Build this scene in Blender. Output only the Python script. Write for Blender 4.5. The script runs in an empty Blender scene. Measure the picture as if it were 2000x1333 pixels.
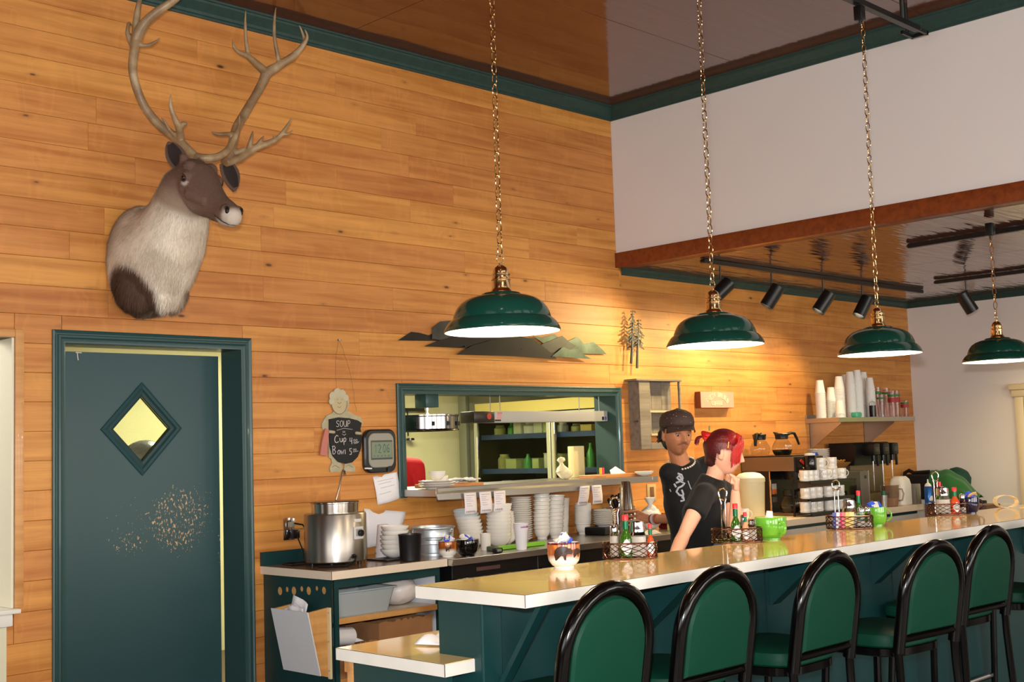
import bpy, bmesh, math, random
from mathutils import Vector, Matrix
from mathutils.noise import noise as pnoise
random.seed(7)
DAY,FLASH,KIT,LAMP,SPOT=110,170,150,16,85
SC=bpy.context.scene; COL=SC.collection; PI=math.pi
# ---------------- camera ----------------
YAW,PIT,ROL,FPX=math.radians(44.848),math.radians(5.01),math.radians(-1.8906),2388.79
CAM=Vector((0,-5.6,1.49))
fw=Vector((math.sin(YAW)*math.cos(PIT),math.cos(YAW)*math.cos(PIT),math.sin(PIT)))
rt=fw.cross(Vector((0,0,1))).normalized(); up=rt.cross(fw)
RT=rt*math.cos(ROL)+up*math.sin(ROL); UP=-rt*math.sin(ROL)+up*math.cos(ROL)
cd=bpy.data.cameras.new('camera'); cam=bpy.data.objects.new('camera',cd); COL.objects.link(cam)
m3=Matrix((RT,UP,-fw)).transposed(); cam.matrix_world=Matrix.Translation(CAM)@m3.to_4x4()
cd.sensor_width=36; cd.lens=FPX/2000*36; cd.clip_start=.05; SC.camera=cam
# ---------------- world, daylight, lights, exposure ----------------
w=bpy.data.worlds.new('world'); SC.world=w; w.use_nodes=True
bg=w.node_tree.nodes['Background']; bg.inputs[0].default_value=(.75,.85,1,1); bg.inputs[1].default_value=.6
SC.view_settings.view_transform='Standard'; SC.view_settings.look='None'; SC.view_settings.gamma=1
SC.view_settings.exposure=0.0; SC.view_settings.use_curve_mapping=False
def area(name,loc,aim,sx,sy,power,color=(1,1,1)):
    l=bpy.data.lights.new(name,'AREA'); l.shape='RECTANGLE'; l.size=sx; l.size_y=sy; l.energy=power; l.color=color
    o=bpy.data.objects.new(name,l); COL.objects.link(o); o.location=loc
    o.rotation_euler=(Vector(aim)-Vector(loc)).to_track_quat('-Z','Y').to_euler(); return o
# daylight through the street windows behind the camera (y = -9) and at the left (x = -3)
for i,x in enumerate((-.6,2.4,5.4,8.4)):
    area('daylight_window',(x,-9.25,1.75),(x,0,1.6),2.2,1.7,DAY,(1.0,.93,.85))
area('daylight_side_window',(-3.25,-4.6,1.75),(6,-4.4,1.8),3.0,1.7,DAY*.7,(1.0,.95,.9))
# dining room ceiling lights behind the camera
area('dining_room_ceiling_light',(1.2,-7.2,3.7),(1.2,-7.2,0),1.2,1.2,60,(1,.86,.66))
# camera flash, just above the lens
area('camera_flash',CAM+UP*.14-RT*.03,CAM+fw*8,.09,.05,FLASH,(.95,.97,1))
# kitchen tubes
area('kitchen_tube_light',(5.4,1.5,2.52),(5.4,1.5,0),2.4,.5,KIT,(1,.94,.68))
area('added_hall_light',(1.2,1.6,2.4),(2.4,.6,1.2),.6,.6,45,(1,.96,.86))  # unseen lamp added to brighten the pale left opening
# ---------------- helpers ----------------
def ray(px,py): return fw+RT*((px-1000)/FPX)-UP*((py-666.5)/FPX)
def GX(px,py,X): d=ray(px,py); return CAM+d*((X-CAM.x)/d.x)
def GY(px,py,Y): d=ray(px,py); return CAM+d*((Y-CAM.y)/d.y)
def GZ(px,py,Z): d=ray(px,py); return CAM+d*((Z-CAM.z)/d.z)
class MB:
    def __init__(s): s.v=[]; s.f=[]; s.m=[]; s.cm=0; s.T=None
    def add(s,vs,fs):
        o=len(s.v)
        if s.T is not None: vs=[s.T@Vector(v) for v in vs]
        s.v.extend([tuple(v) for v in vs]); s.f.extend([tuple(i+o for i in f) for f in fs]); s.m.extend([s.cm]*len(fs)); return s
    def box(s,a,b,bev=0):
        x0,y0,z0=a; x1,y1,z1=b
        if x0>x1:x0,x1=x1,x0
        if y0>y1:y0,y1=y1,y0
        if z0>z1:z0,z1=z1,z0
        if bev<=0:
            return s.add([(x,y,z) for x in(x0,x1) for y in(y0,y1) for z in(z0,z1)],[(0,1,3,2),(4,6,7,5),(0,4,5,1),(2,3,7,6),(0,2,6,4),(1,5,7,3)])
        bm=bmesh.new(); bmesh.ops.create_cube(bm,size=1)
        for v in bm.verts: v.co=Vector(((x0+x1)/2+v.co.x*(x1-x0),(y0+y1)/2+v.co.y*(y1-y0),(z0+z1)/2+v.co.z*(z1-z0)))
        b_=min(bev,(x1-x0)*.49,(y1-y0)*.49,(z1-z0)*.49)
        bmesh.ops.bevel(bm,geom=bm.edges[:],offset=b_,segments=2,affect='EDGES',profile=.5)
        s.bm(bm); return s
    def bm(s,bm):
        bm.verts.ensure_lookup_table(); s.add([v.co.copy() for v in bm.verts],[[v.index for v in f.verts] for f in bm.faces]); bm.free()
    def rings(s,rs,cap0=True,cap1=True,closed=False):
        n=len(rs[0]); vs=[p for r in rs for p in r]; fs=[]
        k=len(rs)
        for i in range(k if closed else k-1):
            a=i*n; b=((i+1)%k)*n
            for j in range(n): fs.append((a+j,a+(j+1)%n,b+(j+1)%n,b+j))
        if not closed:
            if cap0: fs.append(tuple(range(n-1,-1,-1)))
            if cap1: fs.append(tuple((k-1)*n+j for j in range(n)))
        return s.add(vs,fs)
    def lathe(s,prof,c=(0,0,0),n=24,axis=None,cap=True):
        # prof: list of (r,z)
        q=Vector(axis).to_track_quat('Z','Y').to_matrix() if axis is not None else Matrix.Identity(3)
        rs=[[Vector(c)+q@Vector((max(r,1e-4)*math.cos(2*PI*j/n),max(r,1e-4)*math.sin(2*PI*j/n),z)) for j in range(n)] for r,z in prof]
        return s.rings(rs,cap,cap)
    def cyl(s,c,r,h,n=20,axis=None,bev=0):
        p=[(r,0),(r,h)] if bev<=0 else [(r-bev,0),(r,bev),(r,h-bev),(r-bev,h)]
        return s.lathe(p,c,n,axis)
    def sph(s,c,r,n=16,sc=(1,1,1),rot=None):
        m=n//2; rs=[]
        R=rot if rot is not None else Matrix.Identity(3)
        for i in range(m+1):
            t=PI*i/m; st=max(math.sin(t),1e-3)
            rs.append([Vector(c)+R@Vector((r*sc[0]*st*math.cos(2*PI*j/n),r*sc[1]*st*math.sin(2*PI*j/n),-r*sc[2]*math.cos(t))) for j in range(n)])
        return s.rings(rs)
    def tube(s,pts,r,n=8,closed=False,ell=None):
        pts=[Vector(p) for p in pts]; k=len(pts)
        rr=r if isinstance(r,(list,tuple)) else [r]*k
        rs=[]; nrm=None
        for i in range(k):
            if closed: t=(pts[(i+1)%k]-pts[i-1])
            else: t=pts[min(i+1,k-1)]-pts[max(i-1,0)]
            t.normalize()
            if nrm is None:
                a=Vector((0,0,1)) if abs(t.z)<.9 else Vector((1,0,0))
                nrm=(a-t*a.dot(t)).normalized()
            else: nrm=(nrm-t*nrm.dot(t)).normalized()
            b=t.cross(nrm); ex=ell[i] if ell else 1
            rs.append([pts[i]+nrm*(rr[i]*math.cos(2*PI*j/n))+b*(rr[i]*ex*math.sin(2*PI*j/n)) for j in range(n)])
        return s.rings(rs,closed=closed)
    def ell(s,path):
        # path: list of (center,xaxis*rx,yaxis*ry) elliptical sections, 24-gon
        n=24; return s.rings([[Vector(c)+Vector(a)*math.cos(2*PI*j/n)+Vector(b)*math.sin(2*PI*j/n) for j in range(n)] for c,a,b in path])
    def cap(s,a,b,ra,rb,n=14):
        a=Vector(a); b=Vector(b); d=(b-a).normalized(); L=(b-a).length
        P=[(a-d*ra*math.cos(t),ra*math.sin(t)) for t in (.12,.5,.9,1.3)]+[(a+(b-a)*q,ra+(rb-ra)*q) for q in (.25,.5,.75)]+[(b+d*rb*math.cos(t),rb*math.sin(t)) for t in (1.3,.9,.5,.12)]
        q=d.to_track_quat('Z','Y').to_matrix()
        return s.rings([[c+q@Vector((r*math.cos(2*PI*j/n),r*math.sin(2*PI*j/n),0)) for j in range(n)] for c,r in P])
    def prism(s,poly,z0,z1,fn=None):
        # poly in (u,v); fn maps (u,v,w)->xyz
        fn=fn or (lambda u,v,w:(u,v,w)); n=len(poly)
        vs=[fn(u,v,z0) for u,v in poly]+[fn(u,v,z1) for u,v in poly]
        return s.add(vs,[tuple(range(n-1,-1,-1)),tuple(range(n,2*n))]+[(i,(i+1)%n,n+(i+1)%n,n+i) for i in range(n)])
    def grid(s,nu,nv,fn):
        return s.add([fn(i/nu,j/nv) for j in range(nv+1) for i in range(nu+1)],[(j*(nu+1)+i,j*(nu+1)+i+1,(j+1)*(nu+1)+i+1,(j+1)*(nu+1)+i) for j in range(nv) for i in range(nu)])
    def mesh(s,name,mats,ang=35):
        me=bpy.data.meshes.new(name); me.from_pydata(s.v,[],s.f)
        for m in mats: me.materials.append(m)
        if len(mats)>1: me.polygons.foreach_set('material_index',s.m)
        bm=bmesh.new(); bm.from_mesh(me); bmesh.ops.recalc_face_normals(bm,faces=bm.faces[:]); bm.to_mesh(me); bm.free()
        if ang is not None:
            me.polygons.foreach_set('use_smooth',[True]*len(me.polygons)); me.set_sharp_from_angle(angle=math.radians(ang))
        me.update(); return me
def link(name,me,parent=None,loc=None,rot=None):
    o=bpy.data.objects.new(name,me); COL.objects.link(o)
    if parent is not None: o.parent=parent
    if loc is not None: o.location=loc
    if rot is not None: o.rotation_euler=rot
    return o
def P(name,mb,mat,parent=None,ang=35,loc=None,rot=None,label=None,kind=None):
    mats=list(mat) if isinstance(mat,(list,tuple)) else [mat]
    o=link(name,mb.mesh(name,mats,ang),parent,loc,rot)
    if label: o['label']=label
    if kind: o['kind']=kind
    return o
def tag(o,label,cat,group=None):
    o['label']=label; o['category']=cat
    if group: o['group']=group
    return o
def T(name,label,cat,loc=(0,0,0),rz=0,group=None):
    o=bpy.data.objects.new(name,None); COL.objects.link(o); o.location=loc; o.rotation_euler=(0,0,rz); o.empty_display_size=.05
    return tag(o,label,cat,group)
def S(name,mb,mat,parent=None,ang=35):
    o=P(name,mb,mat,parent,ang)
    if parent is None: o['kind']='structure'
    return o
def dup(root,loc,rz=None,label=None,group=None,scale=None,rot=None):
    r=root.copy(); COL.objects.link(r); r.location=loc
    if rz is not None: r.rotation_euler=(0,0,rz)
    if rot is not None: r.rotation_euler=rot
    if scale: r.scale=scale if isinstance(scale,(tuple,list)) else (scale,)*3
    if label: r['label']=label
    if group: r['group']=group
    for ch in list(root.children):
        c=ch.copy(); COL.objects.link(c); c.parent=r
        for g in list(ch.children):
            d=g.copy(); COL.objects.link(d); d.parent=c
    return r
# ---------------- materials ----------------
def lin(c):
    return tuple((x/12.92 if x<=.04045 else ((x+.055)/1.055)**2.4) for x in [k/255 for k in c])
MATS={}
def M(name,c=(128,128,128),rough=.5,metal=0,spec=.5,coat=0,trans=0,ior=1.45,emit=None,es=0,bump=0,bs=40,var=0,alpha=1,sheen=0):
    if name in MATS: return MATS[name]
    m=bpy.data.materials.new(name); m.use_nodes=True; nt=m.node_tree; b=nt.nodes['Principled BSDF']
    col=(*lin(c),1)
    b.inputs['Base Color'].default_value=col; b.inputs['Roughness'].default_value=rough; b.inputs['Metallic'].default_value=metal
    b.inputs['Specular IOR Level'].default_value=spec; b.inputs['Coat Weight'].default_value=coat; b.inputs['Coat Roughness'].default_value=.05
    b.inputs['Transmission Weight'].default_value=trans; b.inputs['IOR'].default_value=ior; b.inputs['Alpha'].default_value=alpha
    b.inputs['Sheen Weight'].default_value=sheen
    if emit: b.inputs['Emission Color'].default_value=(*lin(emit),1); b.inputs['Emission Strength'].default_value=es
    if var or bump:
        tc=nt.nodes.new('ShaderNodeTexCoord'); n=nt.nodes.new('ShaderNodeTexNoise'); n.inputs['Scale'].default_value=bs; n.inputs['Detail'].default_value=4
        nt.links.new(tc.outputs['Object'],n.inputs['Vector'])
        if bump:
            bp=nt.nodes.new('ShaderNodeBump'); bp.inputs['Strength'].default_value=bump; bp.inputs['Distance'].default_value=.004
            nt.links.new(n.outputs['Fac'],bp.inputs['Height']); nt.links.new(bp.outputs[0],b.inputs['Normal'])
        if var:
            r=nt.nodes.new('ShaderNodeValToRGB'); r.color_ramp.elements[0].position=.3; r.color_ramp.elements[1].position=.7
            r.color_ramp.elements[0].color=(*[x*(1-var) for x in col[:3]],1); r.color_ramp.elements[1].color=(*[min(1,x*(1+var)) for x in col[:3]],1)
            nt.links.new(n.outputs['Fac'],r.inputs['Fac']); nt.links.new(r.outputs[0],b.inputs['Base Color'])
    MATS[name]=m; return m
def bsdf(m): return m.node_tree.nodes['Principled BSDF']
class NG:
    """tiny node helper"""
    def __init__(s,m): s.nt=m.node_tree; s.b=s.nt.nodes['Principled BSDF']
    def n(s,t,**k):
        x=s.nt.nodes.new(t)
        for a,v in k.items():
            if a.startswith('i_'):
                key=a[2:]; key=int(key) if key.isdigit() else key.replace('_',' ')
                x.inputs[key].default_value=v
            else: setattr(x,a,v)
        return x
    def l(s,a,b): s.nt.links.new(a,b)
    def ramp(s,fac,stops):
        r=s.n('ShaderNodeValToRGB'); e=r.color_ramp.elements
        while len(e)<len(stops): e.new(.5)
        for k,(p,c) in zip(e,stops): k.position=p; k.color=(*c,1) if len(c)==3 else c
        s.l(fac,r.inputs[0]); return r.outputs[0]
    def mix(s,fac,a,b,mode='MIX'):
        m=s.n('ShaderNodeMix',data_type='RGBA',blend_type=mode)
        for sock,v in ((m.inputs[0],fac),(m.inputs[6],a),(m.inputs[7],b)):
            if isinstance(v,(int,float)): sock.default_value=v
            elif isinstance(v,tuple): sock.default_value=(*v,1) if len(v)==3 else v
            else: s.l(v,sock)
        return m.outputs[2]
    def math(s,op,a,b=None,clamp=False):
        m=s.n('ShaderNodeMath',operation=op,use_clamp=clamp)
        for i,v in enumerate((a,b)):
            if v is None: continue
            if isinstance(v,(int,float)): m.inputs[i].default_value=v
            else: s.l(v,m.inputs[i])
        return m.outputs[0]
def pine(name,base,dark,knot,rough=.35,coat=.15,axis=(1,10,10),seedobj=True,contrast=.5):
    """knotty pine: grain along local X, colour differs board by board"""
    m=M(name,(180,120,60),rough,coat=coat); g=NG(m)
    geo=g.n('ShaderNodeNewGeometry'); oi=g.n('ShaderNodeObjectInfo')
    ofs=g.n('ShaderNodeVectorMath',operation='SCALE'); ofs.inputs[0].default_value=(13,7,29); g.l(oi.outputs['Random'],ofs.inputs['Scale'])
    pos=g.n('ShaderNodeVectorMath',operation='ADD'); g.l(geo.outputs['Position'],pos.inputs[0]); g.l(ofs.outputs[0],pos.inputs[1])
    def mapped(sc):
        k=g.n('ShaderNodeMapping'); k.inputs['Scale'].default_value=sc; g.l(pos.outputs[0],k.inputs[0]); return k.outputs[0]
    n1=g.n('ShaderNodeTexNoise',i_Scale=4.0,i_Detail=5.0,i_Distortion=.5); g.l(mapped((.35,6,6)),n1.inputs[0])
    n2=g.n('ShaderNodeTexNoise',i_Scale=9.0,i_Detail=6.0); g.l(mapped((.5,22,22)),n2.inputs[0])
    c=g.ramp(n1.outputs[0],[(.3,lin(dark)),(.55,lin(base)),(.8,tuple(min(1,x*1.18) for x in lin(base)))])
    c=g.mix(g.ramp(n2.outputs[0],[(.45,(0,0,0)),(.75,(contrast,)*3)]),c,lin(dark))
    # board to board tone
    t=g.n('ShaderNodeMapRange',i_3=.9,i_4=1.1); g.l(oi.outputs['Random'],t.inputs[0])
    hs=g.n('ShaderNodeHueSaturation'); g.l(c,hs.inputs['Color']); g.l(t.outputs[0],hs.inputs['Value'])
    hm=g.n('ShaderNodeMath',operation='MULTIPLY_ADD',i_1=.012,i_2=.494); g.l(oi.outputs['Random'],hm.inputs[0]); g.l(hm.outputs[0],hs.inputs['Hue'])
    cb=g.n('ShaderNodeTexNoise',i_Scale=1.0,i_Detail=2.0,i_Distortion=.8); g.l(mapped((8,3,3.0)),cb.inputs[0])
    cf=g.ramp(cb.outputs[0],[(.52,(0,0,0)),(.62,(.12,.12,.12)),(.66,(0,0,0))]); c=g.mix(cf,hs.outputs[0],tuple(min(1,x*1.45) for x in lin(base)))  # chatoyant sheen streaks painted into the board colour, light then dark
    cf2=g.ramp(cb.outputs[0],[(.64,(0,0,0)),(.69,(.1,.1,.1)),(.73,(0,0,0))]); c=g.mix(cf2,c,lin(dark))
    # knots
    n3=g.n('ShaderNodeTexNoise',i_Scale=1.0,i_Detail=1.0); g.l(mapped((7,3,16)),n3.inputs[0])
    vo=g.n('ShaderNodeTexVoronoi',i_Scale=1.0,i_Randomness=1.0); g.l(mapped((3.6,2,9.5)),vo.inputs[0]); pass
    ker=g.math('LESS_THAN',vo.outputs['Distance'],.5)
    keep=g.n('ShaderNodeSeparateColor'); g.l(vo.outputs['Color'],keep.inputs[0])
    on=g.math('GREATER_THAN',keep.outputs[0],.3)
    kd=g.ramp(g.math('ADD',vo.outputs['Distance'],g.math('MULTIPLY',n3.outputs[0],.16)),[(.085,(1,1,1)),(.12,(.8,.8,.8)),(.15,(.22,.22,.22)),(.24,(0,0,0))])
    kk=g.math('MULTIPLY',kd,on)
    c2=g.mix(kk,c,lin(knot))
    g.l(c2,g.b.inputs['Base Color'])
    bp=g.n('ShaderNodeBump',i_Strength=.12,i_Distance=.003); g.l(n2.outputs[0],bp.inputs['Height']); g.l(bp.outputs[0],g.b.inputs['Normal'])
    return m
pine_wall=pine('pine_board',(202,137,68),(178,110,46),(84,44,22),rough=.5,coat=0,contrast=.35)
green=M('green_paint',(42,72,70),.42,coat=.1,bump=.15,bs=60)
green_dark=M('dark_green_panel',(18,56,56),.4,bump=.08,bs=90)
white_wall=M('white_plaster',(226,218,212),.8,bump=.12,bs=120)
steel=M('brushed_steel',(190,188,184),.28,metal=1,bump=.05,bs=300)
chrome=M('chrome',(225,225,225),.08,metal=1)
brass=M('polished_brass',(236,204,150),.14,metal=1)
blackp=M('black_plastic',(18,18,19),.35)
blackm=M('black_metal',(14,14,15),.4,coat=.2)
china=M('white_china',(236,230,220),.18,coat=.3)
white_p=M('white_plastic',(232,230,224),.45)
paper=M('white_paper',(232,230,232),.8)
glass=M('clear_glass',(250,250,250),.02,trans=1,ior=1.45)
# ---------------- room shell ----------------
PW=.137; Z0=-.003; CZ=3.905; LZ=2.749
XL,XR,YF=-3.0,10.93,-9.0
# openings in the back wall (x0,x1,z0,z1)
OP=[(2.56,3.55,0,2.069),(4.64,6.575,1.24,1.838),(-1.2,2.333,.80,2.074)]
def cutwall(y0,y1):
    mb=MB(); xs=sorted({XL,XR+.2}|{o[0] for o in OP}|{o[1] for o in OP}); 
    for a,b in zip(xs,xs[1:]):
        zs=[(0,CZ+.1)]
        for o in OP:
            if o[0]<=a+1e-6 and o[1]>=b-1e-6:
                zs=[(0,o[2]),(o[3],CZ+.1)] if o[2]>0 else [(o[3],CZ+.1)]
        for z0,z1 in zs: mb.box((a,y0,z0),(b,y1,z1))
    return mb
wallb=S('wall_back',cutwall(.019,.19),M('wall_core',(120,90,60),.9),ang=None)
def plank(x0,x1,z0,z1):
    mb=MB(); e=.0016; t=.018
    vs=[(x0,t,z0),(x1,t,z0),(x1,t,z1),(x0,t,z1),(x0,e,z0),(x1,e,z0),(x1,e,z1),(x0,e,z1),(x0+e,0,z0+e*1.6),(x1-e,0,z0+e*1.6),(x1-e,0,z1-e),(x0+e,0,z1-e)]
    fs=[(0,1,5,4),(1,2,6,5),(2,3,7,6),(3,0,4,7),(4,5,9,8),(5,6,10,9),(6,7,11,10),(7,4,8,11),(8,9,10,11),(3,2,1,0)]
    mb.add(vs,fs); return mb
rr=random.Random(11); npl=0
k=0
while Z0+k*PW<3.85:
    z0=max(Z0+k*PW,0); z1=Z0+(k+1)*PW-.0012
    top=3.86 if False else CZ
    z1=min(z1,top)
    full=[(1.35,6.648 if z0>2.75 else XR,z0,z1)]
    for o in OP:
        nx=[]
        for a,b,c,d in full:
            if o[1]<=a or o[0]>=b or d<=o[2]+.001 or c>=o[3]-.001: nx.append((a,b,c,d)); continue
            if o[0]>a+.01: nx.append((a,o[0]-.0015,c,d))
            if o[1]<b-.01: nx.append((o[1]+.0015,b,c,d))
            if d>o[3]+.006: nx.append((max(a,o[0]),min(b,o[1]),max(c,o[3]+.0005),d))
            if c<o[2]-.006: nx.append((max(a,o[0]),min(b,o[1]),c,min(d,o[2]-.0005)))
        full=nx
    for a,b,c,d in full:
        if b<2.4 and z0<.7: a=max(a,2.3015)
        if b-a<.03: continue
        x=a
        while x<b-.01:
            L=rr.choice((.9,1.5,2.0,2.6,3.3))*(1 if x>a else rr.uniform(.3,1)); e=min(b,x+L)
            if b-e<.3: e=b
            P('plank',plank(x+.0003,e-.0003,c,d),pine_wall,wallb,ang=None); npl+=1
            x=e
    k+=1
# left opening: lower cream half wall, ledge, wood casing, hall side wall
cream=M('cream_paint',(214,208,178),.6,bump=.05,bs=80); wtrim=M('white_gloss_trim',(226,222,212),.35)
hall=MB(); hall.box((2.44,.191,0),(2.52,4.2,2.7)); hall.box((XL,1.7,0),(2.44,1.8,2.7)); S('wall_hall',hall,cream)
half=MB(); half.box((-1.2,-.004,0),(2.300,.0185,.80)); S('wall_half_height',half,cream)
led=MB(); led.box((-1.2,-.055,.822),(2.345,.17,.842),.004); led.box((-1.2,-.032,.765),(2.318,-.0045,.8215),.006); S('trim_1',led,wtrim)
oak=pine('light_oak',(206,152,92),(186,128,70),(150,96,50),rough=.4,contrast=.3)
cas=MB(); cas.box((2.333,-.014,.843),(2.374,-.0005,2.113),.003); cas.box((-1.2,-.0135,2.075),(2.332,-.0005,2.112),.003)
S('trim_2',cas,oak)
jm=MB(); jm.box((2.3215,.0005,.843),(2.3325,.19,2.073)); jm.box((-1.2,.0005,2.0745),(2.332,.19,2.085)); S('trim_3',jm,M('cream_jamb',(226,218,192),.6))
# floor, ceilings
fl=MB(); fl.box((XL-.2,YF-.2,-.1),(XR+.2,4.4,0)); S('floor',fl,M('brown_floor_tile',(70,48,36),.35,var=.15,bs=3,bump=.05))
cglossy=M('varnished_ceiling_panel',(84,38,18),.10,coat=.6); g=NG(cglossy)
tc=g.n('ShaderNodeNewGeometry'); nz=g.n('ShaderNodeTexNoise',i_Scale=1.3,i_Detail=5.0,i_Distortion=.6); g.l(tc.outputs['Position'],nz.inputs[0])
mp=g.n('ShaderNodeMapping'); mp.inputs['Scale'].default_value=(1,7,1); g.l(tc.outputs['Position'],mp.inputs[0])
ng=g.n('ShaderNodeTexNoise',i_Scale=3.0,i_Detail=5.0,i_Distortion=2.0); g.l(mp.outputs[0],ng.inputs[0])
cc=g.mix(ng.outputs[0],lin((76,32,14)),lin((108,54,26))); cc=g.mix(g.ramp(nz.outputs[0],[(.35,(0,0,0)),(.7,(.5,.5,.5))]),cc,lin((70,30,14))); g.l(cc,g.b.inputs['Base Color'])
bp=g.n('ShaderNodeBump',i_Strength=.3,i_Distance=.003); ng2=g.n('ShaderNodeTexNoise',i_Scale=2.4,i_Detail=2.0); g.l(mp.outputs[0],ng2.inputs[0]); g.l(ng2.outputs[0],bp.inputs['Height']); g.l(bp.outputs[0],g.b.inputs['Normal'])
g.l(bp.outputs[0],g.b.inputs['Coat Normal'])
ce=MB(); ce.box((XL-.2,YF-.2,CZ+.012),(6.65,.2,CZ+.12)); ceil=S('ceiling',ce,M('ceiling_core',(60,30,18),.9))
ce2=MB(); ce2.box((6.76,YF-.2,LZ+.012),(XR+.2,.19,LZ+.1)); ceil2=S('ceiling_low',ce2,MATS['ceiling_core'])
def panels(par,x0,x1,y0,y1,z,dx,dy):
    x=x1
    while x>x0+.05:
        a=max(x-dx,x0); y=y1
        while y>y0+.05:
            b=max(y-dy,y0); q=MB(); q.box((a+.0015,b+.0015,z),(x-.0015,y-.0015,z+.011),.0012)
            P('panel',q,cglossy,par,ang=None); y=b
        x=a
panels(ceil,XL,6.648,YF,0,CZ,2.44,1.22)
cg2=cglossy.copy(); cg2.name='varnished_low_ceiling_panel'
for n_ in cg2.node_tree.nodes:
    if n_.type=='BUMP': n_.inputs['Strength'].default_value=.9; n_.inputs['Distance'].default_value=.007
cglossy=cg2
panels(ceil2,6.76,XR,YF,0,LZ,2.44,1.22)
# soffit wall over the counter and fascia board
so=MB(); so.box((6.65,YF,LZ+.02),(6.758,.018,CZ)); S('wall_soffit',so,white_wall)
fas=pine('stained_fascia',(128,58,26),(104,42,18),(70,26,12),rough=.35,contrast=.4)
fa=MB(); fa.box((6.632,YF,LZ-.002),(6.759,-.0005,LZ+.104),.002); S('trim_4',fa,fas)
# right white wall, walls behind the camera with window openings
wr=MB(); wr.box((XR,YF,0),(XR+.15,.19,LZ+.011)); S('wall_right',wr,white_wall)
def pierced(name,horiz,fix,thick,span,wins,z0=.85,z1=2.65,top=CZ):
    mb=MB(); c=span[0]
    def bx(a,b,za,zb):
        if horiz: mb.box((a,fix,za),(b,fix+thick,zb))
        else: mb.box((fix,a,za),(fix+thick,b,zb))
    for a,b in wins:
        bx(c,a,0,top); bx(a,b,0,z0); bx(a,b,z1,top); c=b
    bx(c,span[1],0,top); S(name,mb,M('brown_panel_wall',(120,84,52),.7))
pierced('wall_front',True,YF-.15,.15,(XL,XR),[(x-1.15,x+1.15) for x in (-.6,2.4,5.4,8.4)])
pierced('wall_left',False,XL-.15,.15,(YF,.019),[(-6.1,-3.1)])
for i,x in enumerate((-.6,2.4,5.4,8.4)):
    q=MB()
    for a in (-1.15,-.02,1.11): q.box((x+a,-9.1,.85),(x+a+.04,-9.04,2.65))
    q.box((x-1.11,-9.1,.85),(x+1.11,-9.04,.9)); q.box((x-1.11,-9.1,2.6),(x+1.11,-9.04,2.65)); S('window_%d'%(i+1),q,wtrim)
# crown mouldings: profile (d = distance from wall, h = below ceiling)
crown=M('green_crown_paint',(34,62,57),.5,bump=.5,bs=25,var=.15)
CP=[(0,.089),(.012,.089),(.014,.078),(.022,.074),(.026,.06),(.048,.034),(.06,.022),(.064,.012),(.074,.01),(.076,0),(0,0)]
def moulding(p0,p1,nrm,z,sc,m0=0,m1=0):
    """p0,p1 on wall; nrm = into room; m0/m1 mitre (+1 shortens as it leaves the wall)"""
    p0=Vector(p0); p1=Vector(p1); d=(p1-p0).normalized(); nrm=Vector(nrm)
    mb=MB(); rs=[]
    for p,m,sg in ((p0,m0,1),(p1,m1,-1)):
        rs.append([p+nrm*(a*sc)+d*(m*sg*a*sc)+Vector((0,0,z-h*sc)) for a,h in CP])
    mb.rings(rs); return mb
S('trim_5',moulding((XL,-.0005,0),(6.6495,-.0005,0),(0,-1,0),CZ-.0005,1,0,1),crown,ang=20)
S('trim_6',moulding((6.6495,-.0005,0),(6.6495,YF,0),(-1,0,0),CZ-.0005,1,1,0),crown,ang=20)
S('trim_7',moulding((6.70,-.0005,0),(XR-.0005,-.0005,0),(0,-1,0),LZ-.0005,.55,-1,1),crown,ang=20)
S('trim_8',moulding((XR-.0005,-.0005,0),(XR-.0005,YF,0),(-1,0,0),LZ-.0005,.55,1,0),crown,ang=20)
# ---------------- swing door ----------------
def casing(name,x0,x1,z0,z1,w=.052,bottom=False,mat=green):
    """mitred stepped casing round an opening"""
    prof=[(0,.0),(0,.012),(.008,.016),(.016,.011),(.022,.011),(.026,.018),(.036,.019),(.042,.012),(.048,.010),(w,.008),(w,0)]
    # u measured outward from the opening edge... first point is outer
    mb=MB()
    pts=[(x0,z0,(-1,-1 if bottom else 0)),(x0,z1,(-1,1)),(x1,z1,(1,1)),(x1,z0,(1,-1 if bottom else 0))]
    rs=[[(px+s[0]*(w-u),-h-.0005,pz+s[1]*(w-u)) for u,h in prof] for px,pz,s in pts]
    mb.rings(rs,closed=bottom); return S(name,mb,mat,ang=25)
dc=casing('door_frame_trim',2.572,3.536,0,2.058,.062); dc.name='trim_9'
jb=MB(); jb.box((2.5605,.0,0),(2.572,.19,2.058)); jb.box((3.536,.0,0),(3.5495,.19,2.058)); jb.box((2.5605,.0,2.058),(3.5495,.19,2.0685)); S('trim_10',jb,green)
# slab with diamond hole
dm=M('door_green_paint',(44,74,76),.45,bump=.1,bs=50); g=NG(dm)
geo=g.n('ShaderNodeNewGeometry'); sp=g.n('ShaderNodeSeparateXYZ'); g.l(geo.outputs['Position'],sp.inputs[0])
def blob(cx,cz,sx,sz):
    a=g.math('DIVIDE',g.math('SUBTRACT',sp.outputs[0],cx),sx); b=g.math('DIVIDE',g.math('SUBTRACT',sp.outputs[2],cz),sz)
    d=g.math('ADD',g.math('MULTIPLY',a,a),g.math('MULTIPLY',b,b)); return g.math('MAXIMUM',g.math('SUBTRACT',1.0,d),0.0)
wear=g.math('ADD',g.math('ADD',blob(3.33,1.19,.22,.27),g.math('MULTIPLY',blob(2.97,1.06,.13,.09),.5)),g.math('ADD',g.math('MULTIPLY',blob(3.12,1.16,.34,.22),.7),g.math('MULTIPLY',blob(3.522,.98,.022,.24),1.1)))
mpx=g.n('ShaderNodeMapping'); mpx.inputs['Scale'].default_value=(1.6,1,.8); g.l(geo.outputs['Position'],mpx.inputs[0])
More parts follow.
